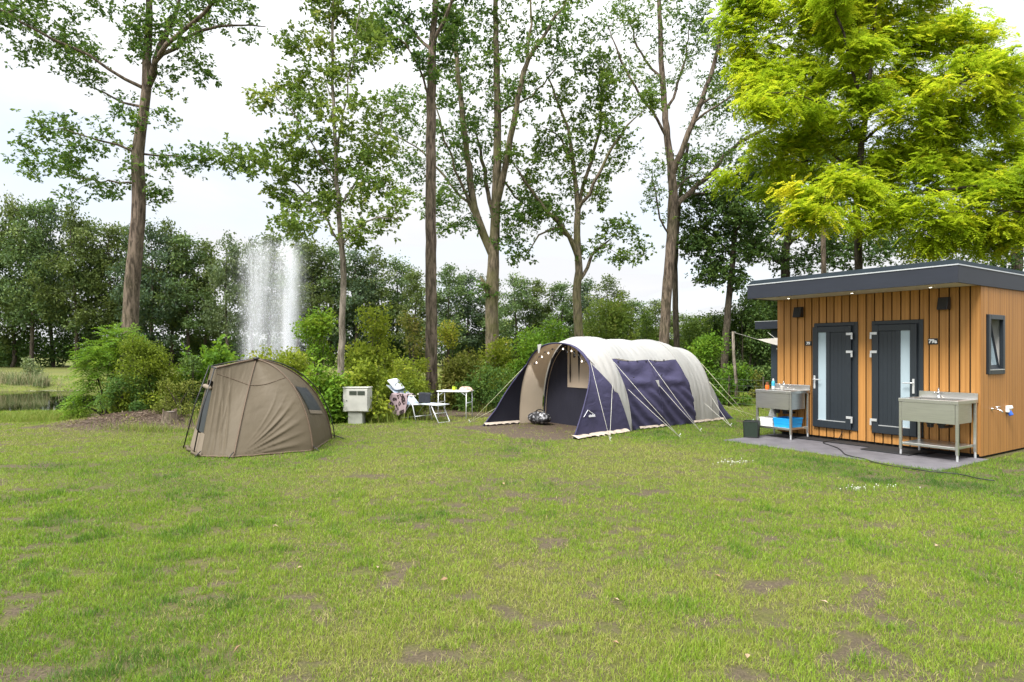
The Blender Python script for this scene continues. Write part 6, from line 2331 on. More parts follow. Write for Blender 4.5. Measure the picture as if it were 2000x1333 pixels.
# things on and under the far sink
ORANGE = solid('orange_cap_plastic', (0.75, 0.14, 0.012), 0.4)
AMBER = solid('amber_bottle', (0.16, 0.05, 0.016), 0.25)
CYAN = solid('blue_soap', (0.06, 0.42, 0.62), 0.25)
CLEARP = solid('pale_clear_plastic', (0.60, 0.62, 0.62), 0.3)
DARKMESH = solid('dark_green_mesh', (0.010, 0.022, 0.012), 0.6, 0, 0.3, 40)

zt_ = 0.012 + 0.925
b = thing('sauce_bottle', 'orange bottle with a brown top on the far sink', 'bottle', cab_pt(3.44, -0.50, zt_))
MB().lathe([(0.034, 0), (0.038, 0.01), (0.038, 0.075), (0.034, 0.088)], n=18).build('body', ORANGE, b, smooth=False)
MB().lathe([(0.034, 0.089), (0.032, 0.10), (0.026, 0.13), (0.024, 0.15)], n=18).build('cap', AMBER, b)
b = thing('soap_bottle', 'clear bottle of blue washing-up soap with a white cap on the far sink', 'bottle', cab_pt(3.36, -0.42, zt_))
MB().lathe([(0.030, 0), (0.034, 0.01), (0.034, 0.07)], n=18).build('base', CLEARP, b, smooth=False)
MB().lathe([(0.034, 0.071), (0.034, 0.14), (0.020, 0.17), (0.014, 0.175)], n=18).build('body', CYAN, b, smooth=False)
MB().lathe([(0.015, 0.176), (0.015, 0.20), (0.009, 0.215)], n=12).build('cap', WHITEP, b)
b = thing('dish_brush_pot', 'pale pot of brushes beside the tap on the far sink', 'pot', cab_pt(3.22, -0.34, zt_))
MB().lathe([(0.035, 0), (0.042, 0.07), (0.039, 0.075)], n=16).build('pot', solid('pale_pot', (0.55, 0.53, 0.48), 0.5), b, smooth=False)
MB().tube([(0.0, 0, 0.03), (0.02, 0.01, 0.13)], 0.008, 6).tube([(0.01, 0.01, 0.03), (-0.02, 0.0, 0.12)], 0.006, 6).build('brush', STEELD, b)

# blue crate, white tub and bag on the shelf
zs = 0.012 + 0.215


def crate(u0, u1, v0, v1, h, mat, name, label, cat, ridges):
    root = thing(name, label, cat, cab_pt((u0 + u1) / 2, (v0 + v1) / 2, zs), CROT)
    hw, hd = (u1 - u0) / 2, (v1 - v0) / 2
    t = 0.01
    mb = MB()
    k = 0.9

    def wallq(xa, ya, xb, yb):
        mb.add([(xa * k, ya * k, 0), (xb * k, yb * k, 0), (xb, yb, h), (xa, ya, h)], [(0, 1, 2, 3)])
    wallq(-hw, -hd, hw, -hd); wallq(hw, -hd, hw, hd); wallq(hw, hd, -hw, hd); wallq(-hw, hd, -hw, -hd)
    mb.add([(-hw * k, -hd * k, 0.001), (hw * k, -hd * k, 0.001), (hw * k, hd * k, 0.001), (-hw * k, hd * k, 0.001)], [(0, 1, 2, 3)])
    body = mb.build('body', mat, root, thick=0.006)
    rim = MB()
    zr = h
    for z in [h] + ridges:
        q = k + (1 - k) * z / h
        rim.tube([(-hw * q, -hd * q, z), (hw * q, -hd * q, z), (hw * q, hd * q, z), (-hw * q, hd * q, z)], 0.010, 6, closed=True)
    rim.build('rim', mat, root)
    return root


crate(2.90, 3.24, -0.60, -0.16, 0.165, SKYBLUE, 'folding_crate', 'bright blue folding crate on the lower shelf of the far sink', 'crate', [0.08, 0.01])
crate(3.26, 3.54, -0.60, -0.26, 0.150, WHITEP, 'washing_up_tub', 'white washing-up tub beside the blue crate', 'tub', [0.075])
bag = thing('plastic_bag', 'crumpled white plastic bag at the left end of the far sink shelf', 'bag', cab_pt(3.50, -0.20, zs), CROT)
mb = MB()


def bagf(u, v):
    a = 2 * PI * u
    r = 0.10 * (1 - 0.55 * v) * (1 + 0.25 * math.sin(3 * a + 5 * v) + 0.1 * math.sin(7 * a))
    return Vector((r * math.cos(a) - 0.02 * v, r * math.sin(a), 0.30 * v))


mb.grid(bagf, 24, 10).build('sack', WHITEP, bag, smooth=True)

# bin of dark mesh at the paving edge
bp_ = gp(1468, 855)
bn = thing('mesh_bin', 'small dark green mesh bin at the left end of the paving', 'bin', (bp_.x, bp_.y, 0.012), CROT + 0.5)
s0, s1, hh = 0.125, 0.135, 0.31
mb = MB()
for k in range(4):
    a0, a1 = PI / 4 + k * PI / 2, PI / 4 + (k + 1) * PI / 2
    q = math.sqrt(2)
    mb.add([(s0 * q * math.cos(a0), s0 * q * math.sin(a0), 0), (s0 * q * math.cos(a1), s0 * q * math.sin(a1), 0), (s1 * q * math.cos(a1), s1 * q * math.sin(a1), hh), (s1 * q * math.cos(a0), s1 * q * math.sin(a0), hh)], [(0, 1, 2, 3)])
mb.add([(-s0, -s0, 0.005), (s0, -s0, 0.005), (s0, s0, 0.005), (-s0, s0, 0.005)], [(0, 1, 2, 3)])
mb.build('mesh_wall', DARKMESH, bn, thick=0.004)
fr = MB()
for z, s in ((0.012, s0), (hh, s1)):
    fr.tube([(-s, -s, z), (s, -s, z), (s, s, z), (-s, s, z)], 0.009, 6, closed=True)
for sx in (-1, 1):
    for sy in (-1, 1):
        fr.tube([(sx * s0, sy * s0, 0), (sx * s1, sy * s1, hh)], 0.009, 6)
fr.build('frame', BLACKP, bn)

# power cable lying over the paving and into the grass
cb = [(1640, 851, .02), (1606, 866, .02)]
pts = [cab_pt(*fac(1648, 840)[:1], -0.05, 0.20), cab_pt(fac(1640, 850)[0], -0.06, 0.06)]
for px, py in ((1608, 867), (1620, 872), (1636, 878), (1645, 885), (1650, 890), (1665, 895), (1690, 900), (1710, 907), (1740, 913), (1780, 919), (1800, 923), (1822, 926), (1850, 928), (1880, 932), (1910, 939), (1950, 945)):
    p = gp(px, py)
    p.z = 0.024 if px < 1790 else 0.03
    pts.append(p)
sm = []
for i in range(len(pts) - 1):
    p0, p1, p2, p3 = pts[max(0, i - 1)], pts[i], pts[i + 1], pts[min(len(pts) - 1, i + 2)]
    for q in range(4):
        t = q / 4
        sm.append(0.5 * ((2 * p1) + (p2 - p0) * t + (2 * p0 - 5 * p1 + 4 * p2 - p3) * t * t + (3 * p1 - p0 - 3 * p2 + p3) * t ** 3))
o = MB().tube(sm, 0.008, 6).build('power_cable', BLACKP, smooth=True)
tag(o, 'black power cable winding from the cabin over the paving into the grass', 'cable')


# ------------------------------------------------------------------ utility box
def make_utility():
    p = gp(698, 828)
    root = thing('utility_box', 'weathered white electricity cabinet on a concrete foot, among the shrubs', 'utility box', p, R(-6))
    WEA = solid('weathered_white_paint', (0.42, 0.42, 0.38), 0.6, 0, 0.16, 3, 0.1)
    CONC = solid('mossy_concrete', (0.27, 0.28, 0.24), 0.9, 0, 0.2, 5, 0.4, 50)
    GRIL = solid('dark_vent', (0.035, 0.050, 0.035), 0.7, 0, 0.2)
    k = p.y / F
    w2 = 25 * k
    z0, z1 = 24 * k, 70 * k
    MB().box(-16 * k, 13 * k, -0.10, 0.12, -0.1, z0 - 0.001).build('foot', CONC, root, bevel=0.012)
    MB().box(-w2, w2, -0.13, 0.17, z0, z1).build('cabinet', WEA, root, bevel=0.008)
    MB().box(-w2 - 0.012, w2 + 0.012, -0.145, 0.185, z1 + 0.001, z1 + 0.022).build('lid', WEA, root, bevel=0.006)
    d = MB().box(-w2 + 0.075, w2 - 0.012, -0.146, -0.131, z0 + 0.02, z1 - 0.02).build('door', WEA, root, bevel=0.004)
    MB().tube([(-w2 + 0.095, -0.147, z0 + 0.26), (-w2 + 0.095, -0.160, z0 + 0.26)], 0.013, 10).build('lock', GRIL, d)
    for a, b in ((-0.14, 0.035), (0.055, 0.23)):
        v = MB()
        v.box(a, b, -0.1485, -0.1465, z1 - 0.16, z1 - 0.065)
        gv = v.build('vent', GRIL, root)
        s = MB()
        for q in range(4):
            z = z1 - 0.155 + q * 0.024
            s.add([(a, -0.149, z), (b, -0.149, z), (b, -0.160, z + 0.010), (a, -0.160, z + 0.010)], [(0, 1, 2, 3)])
        s.build('louvre', solid('vent_louvre%d' % int(a * 100 + 50), (0.10, 0.12, 0.09), 0.6), gv, thick=0.003)


make_utility()


# ------------------------------------------------------------------ camping chair, blanket, table
def make_chair():
    org = Vector((-2.30, 15.45, 0))
    rz = math.atan2(-0.62, 0.78)
    root = thing('camping_chair', 'reclined camping chair with blue-white seat and pulled-out footrest, below the straight trunk', 'chair', org, rz)
    SEAT = solid('blue_white_cloth', (0.42, 0.50, 0.62), 0.8, 0, 0.25, 10)
    ARM = solid('beige_armrest', (0.50, 0.46, 0.40), 0.5)
    t = 0.013
    for s in (-1, 1):
        y = 0.27 * s
        MB().tube([(0.02, y, 0.60), (0.20, y, 0.0)], t, 8).build('leg', WHITEM, root, smooth=True)
        MB().tube([(0.12, y * 0.94, 0.56), (-0.42, y * 0.94, 0.0)], t, 8).build('leg', WHITEM, root, smooth=True)
        MB().tube([(0.28, y * 0.85, 0.42), (-0.22, y * 0.85, 0.37)], t, 8).build('seat_rail', WHITEM, root, smooth=True)
        MB().tube([(-0.22, y * 0.85, 0.37), (-0.45, y * 0.85, 0.55), (-0.92, y * 0.85, 0.84)], t, 8).build('back_rail', WHITEM, root, smooth=True)
        MB().box(-0.30, 0.16, y - 0.035, y + 0.035, 0.60, 0.63).build('armrest', ARM, root, bevel=0.012, seg=2)
    MB().tube([(0.17, -0.27, 0.12), (0.17, 0.27, 0.12)], 0.011, 8).build('cross_bar', WHITEM, root, smooth=True)
    MB().tube([(-0.36, -0.25, 0.05), (-0.36, 0.25, 0.05)], 0.011, 8).build('cross_bar', WHITEM, root, smooth=True)
    MB().grid(lambda u, v: Vector((-0.22 + 0.50 * v, (u - 0.5) * 0.46, 0.37 + 0.05 * v - 0.03 * math.sin(PI * u))), 8, 6).build('seat', SEAT, root, smooth=True, thick=0.02)
    MB().grid(lambda u, v: Vector((-0.22 - 0.70 * v, (u - 0.5) * 0.46, 0.37 + 0.47 * v - 0.03 * math.sin(PI * u))), 8, 6).build('backrest', SEAT, root, smooth=True, thick=0.02)
    fr = empty('footrest', (0.28, 0, 0.42), 0, root)
    MB().grid(lambda u, v: Vector((0.03 + 0.50 * v, (u - 0.5) * 0.42, 0.0 + 0.0 * v - 0.02 * math.sin(PI * u))), 8, 6).build('footrest_cloth', SEAT, fr, smooth=True, thick=0.015)
    MB().tube([(0.0, -0.21, 0), (0.56, -0.21, 0.0), (0.56, 0.21, 0.0), (0.0, 0.21, 0)], 0.012, 8).build('footrest_frame', WHITEM, fr, smooth=True)
    MB().tube([(0.36, -0.19, -0.01), (0.60, -0.19, -0.41), (0.60, 0.19, -0.41), (0.36, 0.19, -0.01)], 0.012, 8).tube([(0.47, -0.19, -0.20), (0.47, 0.19, -0.20)], 0.009, 8).build('footrest_legs', WHITEM, fr, smooth=True)

    # leopard blanket over the near arm
    m, nt, nd, lk, bs = nodes_of('leopard_fleece')
    tc = nd.new('ShaderNodeTexCoord')
    vo = nd.new('ShaderNodeTexVoronoi')
    vo.inputs['Scale'].default_value = 7.5
    nz = nd.new('ShaderNodeTexNoise')
    nz.inputs['Scale'].default_value = 9
    lk.new(tc.outputs['Object'], nz.inputs['Vector'])
    va = nd.new('ShaderNodeMix')
    va.data_type = 'VECTOR'
    va.inputs[0].default_value = 0.10
    lk.new(tc.outputs['Object'], va.inputs[4])
    lk.new(nz.outputs['Color'], va.inputs[5])
    lk.new(va.outputs[1], vo.inputs['Vector'])
    rp = ramp(nd, [(0.0, (0.26, 0.19, 0.19)), (0.13, (0.26, 0.19, 0.19)), (0.17, (0.022, 0.012, 0.014)), (0.36, (0.022, 0.012, 0.014)), (0.42, (0.33, 0.25, 0.27))])
    lk.new(vo.outputs['Distance'], rp.inputs['Fac'])
    lk.new(rp.outputs['Color'], bs.inputs['Base Color'])
    bs.inputs['Roughness'].default_value = 0.95
    bl = MB()

    def blf(u, v):
        x = -0.62 + 0.62 * u - 0.10 * (1 - v)
        if v > 0.80:     # lies over the arm
            q = (v - 0.80) / 0.20
            return Vector((x, -0.325 + 0.16 * q, 0.645 + 0.012 * math.sin(u * 9)))
        q = v / 0.80
        lo = 0.10 + 0.20 * abs(u - 0.55) + 0.10 * (u < 0.18)
        return Vector((x, -0.325 - 0.02 * math.sin(u * 12) - 0.03 * (1 - q), lo + (0.645 - lo) * q))
    bl.grid(blf, 30, 24)
    o = bl.build('blanket', m, None, smooth=True, thick=0.018)
    o.location, o.rotation_euler = org, (0, 0, rz)
    tag(o, 'mauve leopard-spotted fleece blanket hanging over the arm of the camping chair', 'blanket')
    # white pillow at the head
    pw = MB()

    def pil(u, v):
        a, b_ = 2 * PI * u, PI * (v - 0.5)
        cx = math.copysign(abs(math.cos(a)) ** 0.6, math.cos(a)) * math.cos(b_) ** 0.5
        cy = math.copysign(abs(math.sin(a)) ** 0.6, math.sin(a)) * math.cos(b_) ** 0.5
        return Vector((0.20 * cx, 0.21 * cy, 0.032 * math.sin(b_) + 0.02 * math.sin(3 * a)))
    pw.grid(pil, 24, 12)
    mm = Matrix.Translation((-0.80, -0.02, 0.86)) @ Matrix.Rotation(R(40), 4, 'Y')
    pw.v = [tuple(mm @ Vector(v)) for v in pw.v]
    o = pw.build('pillow', fabric('white_pillow_cloth', (0.66, 0.68, 0.74), 0.0, 0.9, 0.08, 0.6), None, smooth=True)
    o.location, o.rotation_euler = org, (0, 0, rz)
    tag(o, 'white pillow at the head of the reclined camping chair', 'pillow')
    # dark jacket over the far arm
    jk = MB()

    def jf(u, v):
        x = -0.22 + 0.40 * u
        if v > 0.85:
            return Vector((x, 0.23 + 0.08 * (v - 0.85) / 0.15, 0.652))
        q = v / 0.85
        return Vector((x, 0.225 - 0.012 * math.sin(u * 10), 0.38 + 0.272 * q + 0.03 * (1 - q) * math.sin(u * 5)))
    jk.grid(jf, 16, 14)
    o = jk.build('jacket', solid('black_cloth', (0.014, 0.016, 0.022), 0.85), None, smooth=True, thick=0.02)
    o.location, o.rotation_euler = org, (0, 0, rz)
    tag(o, 'dark folded jacket hung over the far arm of the camping chair', 'jacket')


make_chair()


def make_table():
    org = Vector((-1.44, 15.95, 0))
    rz = R(-14)
    root = thing('folding_table', 'small white folding camping table on thin tube legs, right of the straight trunk', 'table', org, rz)
    L_, W_, zt = 0.41, 0.26, 0.70
    MB().box(-L_, L_, -W_, W_, zt - 0.028, zt).build('tabletop', WHITEP, root, bevel=0.006)
    for sx in (-1, 1):
        for sy in (-1, 1):
            x = sx * (L_ - 0.04) + (0.0)
            MB().tube([(x, sy * (W_ - 0.03), zt - 0.029), (x, sy * (W_ - 0.01), 0.0)], 0.012, 8).build('leg', WHITEM, root, smooth=True)
        MB().tube([(sx * (L_ - 0.04), -W_ + 0.02, 0.40), (sx * (L_ - 0.04), W_ - 0.02, 0.40)], 0.010, 8).build('cross_bar', WHITEM, root, smooth=True)
        MB().tube([(sx * (L_ - 0.04), -W_ + 0.03, 0.58), (sx * (L_ - 0.18), -W_ + 0.03, zt - 0.03)], 0.008, 6).build('brace', WHITEM, root, smooth=True)
    m4 = Matrix.Translation(org) @ Matrix.Rotation(rz, 4, 'Z')
    c = thing('mug', 'lime green mug on the folding table', 'mug', m4 @ Vector((-0.02, -0.05, zt)))
    LIME = solid('lime_plastic', (0.42, 0.56, 0.03), 0.4)
    MB().lathe([(0.034, 0.0), (0.040, 0.01), (0.042, 0.10), (0.036, 0.10), (0.034, 0.02)], n=18).build('cup', LIME, c)
    MB().tube([(0.04, 0, 0.08), (0.065, 0, 0.075), (0.065, 0, 0.035), (0.04, 0, 0.03)], 0.006, 6).build('handle', LIME, c, smooth=True)
    cl = MB()

    def cf(u, v):
        a = 2 * PI * u
        r = 0.125 * math.cos(v * PI / 2) ** 0.7 * (1 + 0.2 * math.sin(3 * a + 1))
        return Vector((r * 1.35 * math.cos(a), r * 0.8 * math.sin(a), 0.08 * math.sin(v * PI / 2) * (1 + 0.3 * math.sin(5 * a))))
    cl.grid(cf, 24, 8)
    o = cl.build('dish_cloth', fabric('beige_cloth', (0.48, 0.36, 0.29), 0, 0.9, 0.15, 0.6), None, smooth=True)
    o.location = m4 @ Vector((0.25, 0.02, zt + 0.001))
    tag(o, 'crumpled beige cloth on the right end of the folding table', 'cloth')


make_table()


# ------------------------------------------------------------------ grey cabin, sail and pole further back
def make_back_cabin():
    o = at(1506, 745, 21.5)
    z0 = 0.0
    root = thing('grey_cabin', 'dark grey cabin further back, half hidden behind the golden-boarded cabin', 'cabin', (o.x, o.y, 0), CROT)
    GW = solid('grey_blue_boards', (0.035, 0.048, 0.064), 0.6, 0, 0.12, 4, stretch=(1, 1, 30))
    MB().box(0.0, 2.6, 0.0, 2.2, 0.06, 2.42).build('wall', GW, root)
    r = empty('roof', (0, 0, 0), 0, root)
    MB().box(-0.10, 2.7, -0.75, 2.3, 2.43, 2.68).build('fascia', ANTHF, r, bevel=0.004)
    MB().box(-0.11, 2.71, -0.76, 2.31, 2.681, 2.695).build('edge_trim', TRIM, r)
    d = MB().box(0.24, 1.05, -0.03, -0.001, 0.2, 2.15).build('door', ANTH, root, bevel=0.004)
    for z in (1.75, 0.45):
        MB().box(0.22, 0.32, -0.045, -0.031, z, z + 0.05).build('hinge', SILV, d)


make_back_cabin()
pp = gp(1436, 760)
pb = Vector((pp.x, 19.2, 0))
pole_top = at(1432, 648, 19.2)
pole_foot = Vector(((1438 - 1000) / F * 19.2, 19.2, -0.05))
o = MB().tube([pole_foot, pole_foot.lerp(pole_top, .35) + Vector((0.03, 0, 0)), pole_foot.lerp(pole_top, .7) + Vector((-0.015, 0, 0)), pole_top], [0.055, 0.050, 0.045, 0.040], 9).build('wooden_pole', BARK_PALE, smooth=True)
tag(o, 'thin crooked wooden pole holding up the corner of the shade sail', 'pole')
sl = thing('shade_sail', 'pale shade sail stretched from the wooden pole towards the grey cabin', 'shade sail', pole_top)
c0 = at(1494, 666, 19.6) - pole_top
SAILM = fabric('pale_sail_cloth', (0.56, 0.52, 0.46), 0.2, 0.9, 0.05, 0.2)


def sail(u, v):
    a = at(1478, 663, 19.5) - pole_top
    b1_ = at(1550, 655, 20.3) - pole_top
    b2_ = at(1550, 681, 19.0) - pole_top
    e = b1_.lerp(b2_, v)
    p = a.lerp(e, u)
    p.z -= 0.03 * math.sin(PI * u)
    p.z -= 0.05 * math.sin(PI * v) * u
    return p


MB().grid(sail, 20, 8).build('sail_cloth', SAILM, sl, smooth=True, thick=0.004)
MB().tube([Vector((0, 0, -0.02)), at(1478, 663, 19.5) - pole_top], 0.008, 6).build('sail_rope', ROPE, sl)
MB().tube([at(1500, 650, 20.6) - pole_top, at(1514, 661, 20.2) - pole_top], 0.008, 6).build('sail_rope', ROPE, sl)

# wire fence on thin posts between tent and cabin
fa, fb = Vector((5.9, 20.0, 0)), Vector((8.0, 17.4, 0))
fn = thing('wire_fence', 'low wire mesh fence on thin posts, seen between tunnel tent and cabin', 'fence', fa)
WIRE = solid('fence_wire', (0.10, 0.12, 0.09), 0.5, 0.4)
dv = fb - fa
for k in range(4):
    p = dv * (k / 3)
    MB().tube([p, p + Vector((0.01, 0, 0.95))], 0.022, 7).build('post', BARK_DARK, fn, smooth=True)
wm = MB()
for z in (0.12, 0.30, 0.48, 0.66, 0.84):
    wm.tube([Vector((0, 0, z)), dv + Vector((0, 0, z))], 0.003, 3)
for k in range(24):
    p = dv * ((k + 0.5) / 24)
    wm.tube([p + Vector((0, 0, 0.1)), p + Vector((0, 0, 0.86))], 0.003, 3)
wm.build('wire_mesh', WIRE, fn)

# ------------------------------------------------------------------ tree stump by the soil bank
p = Vector((-7.55, 13.85, float(hgt(-7.55, 13.85))))
st = thing('tree_stump', 'weathered grey tree stump half hidden under the olive shrub', 'stump', p)
sb = MB()


def stf(u, v):
    a = 2 * PI * u
    r = (0.14 + 0.08 * (1 - v) ** 2) * (1 + 0.10 * math.sin(3 * a) + 0.06 * math.sin(7 * a + 1))
    return Vector((r * math.cos(a), r * math.sin(a), -0.06 + v * (0.30 + 0.04 * math.sin(2 * a))))


sb.grid(stf, 30, 8).build('bark', BARK_OAK, st, smooth=True)
MB().lathe([(0.135, 0.215), (0.0, 0.222)], n=20).build('cut_top', solid('grey_cut_wood', (0.13, 0.105, 0.09), 0.9, 0, 0.3, 14), st)

# clover flowers in the lawn
CLOV = solid('clover_white', (0.62, 0.62, 0.55), 0.8)
gq = random.Random(9)
mb = MB()
for cx, cy, rx, ry, n in ((gp(1432, 905).x, gp(1432, 905).y, 0.30, 0.14, 34), (gp(1672, 958).x, gp(1672, 958).y, 0.15, 0.09, 18), (gp(1740, 955).x, gp(1740, 955).y, 0.2, 0.12, 10)      ):
    for _ in range(n):
        x, y = cx + gq.gauss(0, rx * .6), cy + gq.gauss(0, ry * .7)
        z = float(hgt(x, y)) + gq.uniform(0.025, 0.045)
        r = gq.uniform(0.004, 0.008)
        mb.lathe([(0.001, -r), (r, -r * .3), (r, r * .4), (0.001, r)], (x, y, z), 5)
        mb.tube([(x, y, z - 0.05), (x, y, z - r)], 0.0015, 3, caps=False)
tag(mb.build('clover_flowers', CLOV), 'small white clover flowers in the lawn before the cabin', 'flowers', kind='stuff')

# fallen dry leaves
DRYL = leafmat('dry_leaves', [(0, (0.16, 0.09, 0.05)), (0.6, (0.34, 0.22, 0.13)), (1, (0.36, 0.28, 0.19))], 0.1)
pxs = [(545, 1035, .9), (735, 1111, .95), (590, 1113, .9), (455, 1287, .2), (1060, 1012, .6), (1195, 1178, .95), (1460, 1288, .8), (1210, 1268, .4), (1600, 1180, .9), (300, 960, .3), (60, 1285, .4), (860, 1140, .4), (1395, 1130, .3), (985, 953, .7), (1830, 1070, .9)]
c = np.array([[gp(a, b).x, gp(a, b).y, float(hgt(gp(a, b).x, gp(a, b).y)) + 0.03] for a, b, _ in pxs])
g_ = np.random.default_rng(4)
U = unit(g_.normal(0, 1, c.shape) * np.array([1, 1, .15]))
Nn = unit(g_.normal(0, .25, c.shape) + np.array([0, 0, 1]))
co, fs = leaf_arrays(c, U, Nn, 0.06 * g_.uniform(.7, 1.2, len(c)), 0.03, 0.3)
me = np_mesh('fallen_leaves', co, [fs], False, {'tint': np.repeat([q[2] for q in pxs], 4)})
tag(link('fallen_leaves', me, None, DRYL), 'scattered dry leaves lying on the lawn', 'leaves', kind='stuff')


# bark chips and twigs on the soil bank
g_ = np.random.default_rng(14)
n = 2600
x = -8.5 + g_.normal(0, 0.75, n)
y = 14.1 + g_.normal(0, 0.55, n)
k = bare(x, y) > 0.35
x, y = x[k], y[k]
c = np.stack([x, y, hgt(x, y) + 0.012], 1)
n = len(c)
U = unit(g_.normal(0, 1, (n, 3)) * np.array([1, 1, .25]))
Nn = unit(g_.normal(0, .3, (n, 3)) + np.array([0, 0, 1]))
co, fs = leaf_arrays(c, U, Nn, g_.uniform(.03, .12, n), g_.uniform(.008, .02, n), 0.3)
me = np_mesh('bark_litter', co, [fs], False, {'tint': np.repeat(g_.uniform(0, 1, n), 4)})
LITT = leafmat('bark_litter', [(0, (0.06, 0.04, 0.03)), (0.6, (0.17, 0.115, 0.085)), (1, (0.34, 0.26, 0.19))], 0.0)
tag(link('bark_litter', me, None, LITT), 'brown bark chips and dry twigs covering the soil bank', 'litter', kind='stuff')


# ------------------------------------------------------------------ fountain
def make_fountain():
    Yf = 33.0
    c = Vector(((531 - 1000) / F * Yf, Yf, WATER_Z))
    root = thing('fountain', 'tall white fountain spraying straight up from the pond', 'fountain', c)
    m, nt, nd, lk, bs = nodes_of('white_spray')
    bs.inputs['Base Color'].default_value = (0.86, 0.88, 0.90, 1)
    bs.inputs['Roughness'].default_value = 0.5
    tr = nd.new('ShaderNodeBsdfTranslucent')
    tr.inputs['Color'].default_value = (0.86, 0.88, 0.90, 1)
    ms = nd.new('ShaderNodeMixShader')
    ms.inputs[0].default_value = 0.5
    lk.new(bs.outputs[0], ms.inputs[1])
    lk.new(tr.outputs[0], ms.inputs[2])
    lk.new(ms.outputs[0], nd['Material Output'].inputs['Surface'])
    g = np.random.default_rng(21)
    k = Yf / F
    HT = 8.15

    def drops(n, rad, x0, sx, zlo, zhi, size, elong, topfade):
        """falling drops: positions round the ring"""
        a = g.uniform(0, 2 * PI, n)
        r = rad * np.sqrt(g.uniform(0.0, 1, n)) if rad > 0.5 else np.zeros(n)
        x = x0 + r * np.cos(a) + g.normal(0, sx, n)
        y = r * np.sin(a) + g.normal(0, sx, n)
        z = zlo + (zhi - zlo) * g.beta(1.0, 1.15 if topfade else 1.0, n)
        return np.stack([x, y, z], 1), size * g.uniform(0.5, 1.5, n), elong * g.uniform(0.6, 1.5, n)
    sets = {
        'water_jet': [drops(2000, 0, 33 * k, 0.13, 0, HT, 0.0085, 3.2, False), drops(1200, 0, 35 * k, 0.26, 0, HT * 0.98, 0.008, 3, False)],
        'spray': [drops(1000, 0, -42 * k, 0.18, 0, HT * 0.95, 0.0075, 3.2, False), drops(1800, 1.25, -10 * k, 0.22, 0, HT, 0.0065, 3.0, True), drops(800, 0, -22 * k, 0.14, 0, HT, 0.007, 3.2, False),
                  drops(800, 0, 6 * k, 0.20, 0, HT, 0.007, 3.2, False), drops(1600, 1.7, 0, 0.3, 0, HT * 1.03, 0.006, 2.0, True)],
    }
    for nm, ls in sets.items():
        P_ = np.concatenate([q[0] for q in ls])
        S = np.concatenate([q[1] for q in ls])
        E = np.concatenate([q[2] for q in ls])
        n = len(P_)
        Z = np.zeros(n)
        d = [np.stack([S, Z, Z], 1), np.stack([-S * .5, S * .87, Z], 1), np.stack([-S * .5, -S * .87, Z], 1), np.stack([Z, Z, S * E], 1), np.stack([Z, Z, -S * E * 2], 1)]
        co = np.stack([P_ + q for q in d], 1).reshape(-1, 3)
        q = np.arange(n) * 5
        fs = [np.stack([q, q + 1, q + 3], 1), np.stack([q + 1, q + 2, q + 3], 1), np.stack([q + 2, q, q + 3], 1), np.stack([q + 1, q, q + 4], 1), np.stack([q + 2, q + 1, q + 4], 1), np.stack([q, q + 2, q + 4], 1)]
        o = link(nm, np_mesh(nm, co, fs, False), root, m)
        o['kind'] = 'stuff'
    MB().lathe([(0.5, -0.1), (0.55, 0.0), (0.5, 0.12), (0.1, 0.16)], n=18).build('nozzle', BLACKP, root)
    # the fine mist between and around the plumes: a closed volume, denser in the plumes
    mv = bpy.data.materials.new('water_mist')
    mv.use_nodes = True
    nt = mv.node_tree
    nd, lk = nt.nodes, nt.links
    nd.remove(nd['Principled BSDF'])
    pv = nd.new('ShaderNodeVolumePrincipled')
    pv.inputs['Color'].default_value = (0.97, 0.98, 1.0, 1)
    lk.new(pv.outputs[0], nd['Material Output'].inputs['Volume'])
    tc = nd.new('ShaderNodeTexCoord')
    sp = nd.new('ShaderNodeSeparateXYZ')
    lk.new(tc.outputs['Object'], sp.inputs[0])

    def mt(op, a, b=None, cl=False):
        n = nd.new('ShaderNodeMath')
        n.operation = op
        n.use_clamp = cl
        for i, v in enumerate((a, b)):
            if v is None:
                continue
            if isinstance(v, (int, float)):
                n.inputs[i].default_value = v
            else:
                lk.new(v, n.inputs[i])
        return n.outputs[0]
    mp = nd.new('ShaderNodeMapping')
    mp.inputs['Scale'].default_value = (3.2, 3.2, 0.22)
    lk.new(tc.outputs['Object'], mp.inputs['Vector'])
    nz = nd.new('ShaderNodeTexNoise')
    nz.inputs['Scale'].default_value = 1.0
    nz.inputs['Detail'].default_value = 4
    lk.new(mp.outputs['Vector'], nz.inputs['Vector'])
    streak = mt('MULTIPLY', mt('SUBTRACT', nz.outputs['Fac'], 0.36, True), 4.0)
    n2 = nd.new('ShaderNodeTexNoise')
    n2.inputs['Scale'].default_value = 0.7
    n2.inputs['Detail'].default_value = 3
    lk.new(tc.outputs['Object'], n2.inputs['Vector'])
    wob = mt('MULTIPLY', mt('SUBTRACT', n2.outputs['Fac'], 0.5), 0.35)
    x_ = mt('ADD', sp.outputs['X'], wob)
    tot = None
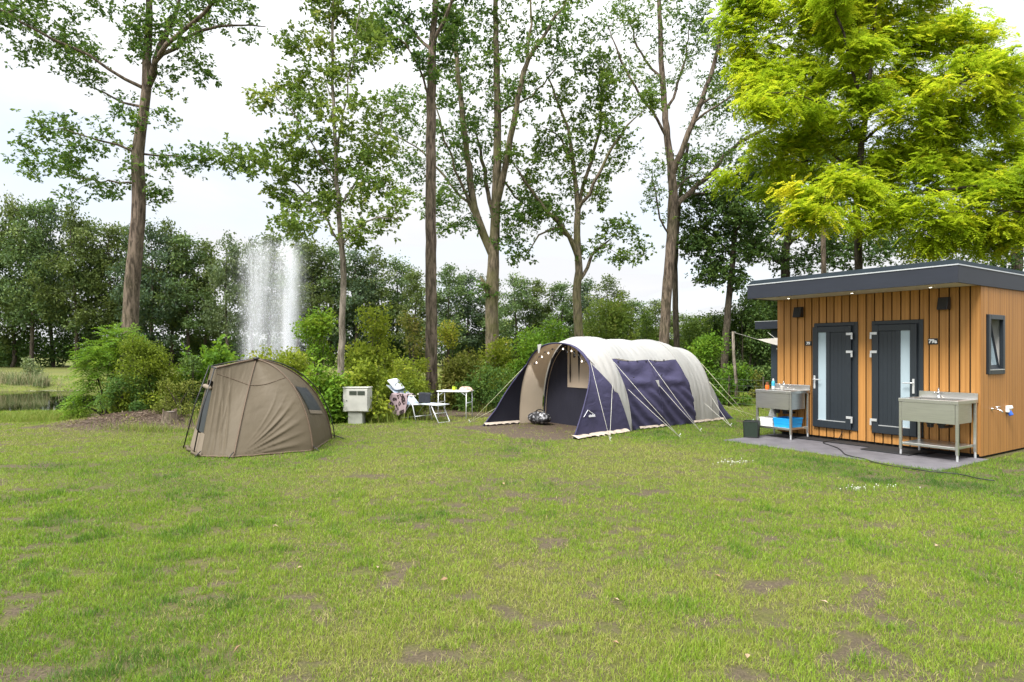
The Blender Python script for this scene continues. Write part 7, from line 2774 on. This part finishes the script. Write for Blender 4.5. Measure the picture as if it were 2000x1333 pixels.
    for cx, sx, sy, dn in ((33 * k, 0.24, 0.30, 4.6), (36 * k, 0.50, 0.6, 0.7), (-40 * k, 0.28, 0.4, 1.5), (-18 * k, 0.30, 0.4, 0.7), (-4 * k, 1.0, 0.8, 0.36)):
        ex = mt('POWER', mt('DIVIDE', mt('SUBTRACT', x_, cx), sx), 2.0)
        ey = mt('POWER', mt('DIVIDE', sp.outputs['Y'], sy), 2.0)
        gq_ = mt('MULTIPLY', mt('EXPONENT', mt('MULTIPLY', mt('ADD', ex, ey), -1.0)), dn)
        tot = gq_ if tot is None else mt('ADD', tot, gq_)
    ztop = mt('ADD', HT, mt('MULTIPLY', wob, 4.0))
    fade = mt('MULTIPLY', mt('SUBTRACT', ztop, sp.outputs['Z']), 0.9, True)
    lk.new(mt('MULTIPLY', mt('MULTIPLY', tot, streak), fade), pv.inputs['Density'])
    vb = MB().box(-2.6, 2.6, -1.6, 1.6, 0.02, HT + 0.9).build('mist', mv, root)
    vb['kind'] = 'stuff'


make_fountain()

# floating weed along the far water's edge
g_ = np.random.default_rng(31)
n = 2600
t = g_.uniform(0, 1, n)
x = -33 + 17 * t + g_.normal(0, .3, n)
y = 36.2 + 1.2 * np.sin(x * .5) * .3 + g_.normal(0, .45, n)
k = (pond_d(x, y) < 0.97) & (fbm(x * .7, y * 1.5, 61, 3) > .42)
x, y = x[k], y[k]
c = np.stack([x, y, np.full(len(x), WATER_Z + 0.012)], 1)
n = len(c)
U = unit(g_.normal(0, 1, (n, 3)) * np.array([1, 1, .02]))
co, fs = leaf_arrays(c, U, np.tile(np.array([[0, 0, 1.0]]), (n, 1)), g_.uniform(.12, .3, n), g_.uniform(.1, .2, n), 0.0)
me = np_mesh('pond_weed', co, [fs], False, {'tint': np.repeat(g_.uniform(0, 1, n), 4)})
WEED = leafmat('pond_weed', [(0, (0.10, 0.11, 0.05)), (1, (0.26, 0.26, 0.15))], 0.0)
tag(link('pond_weed', me, None, WEED), 'pale floating weed along the far edge of the pond', 'pond weed', kind='stuff')
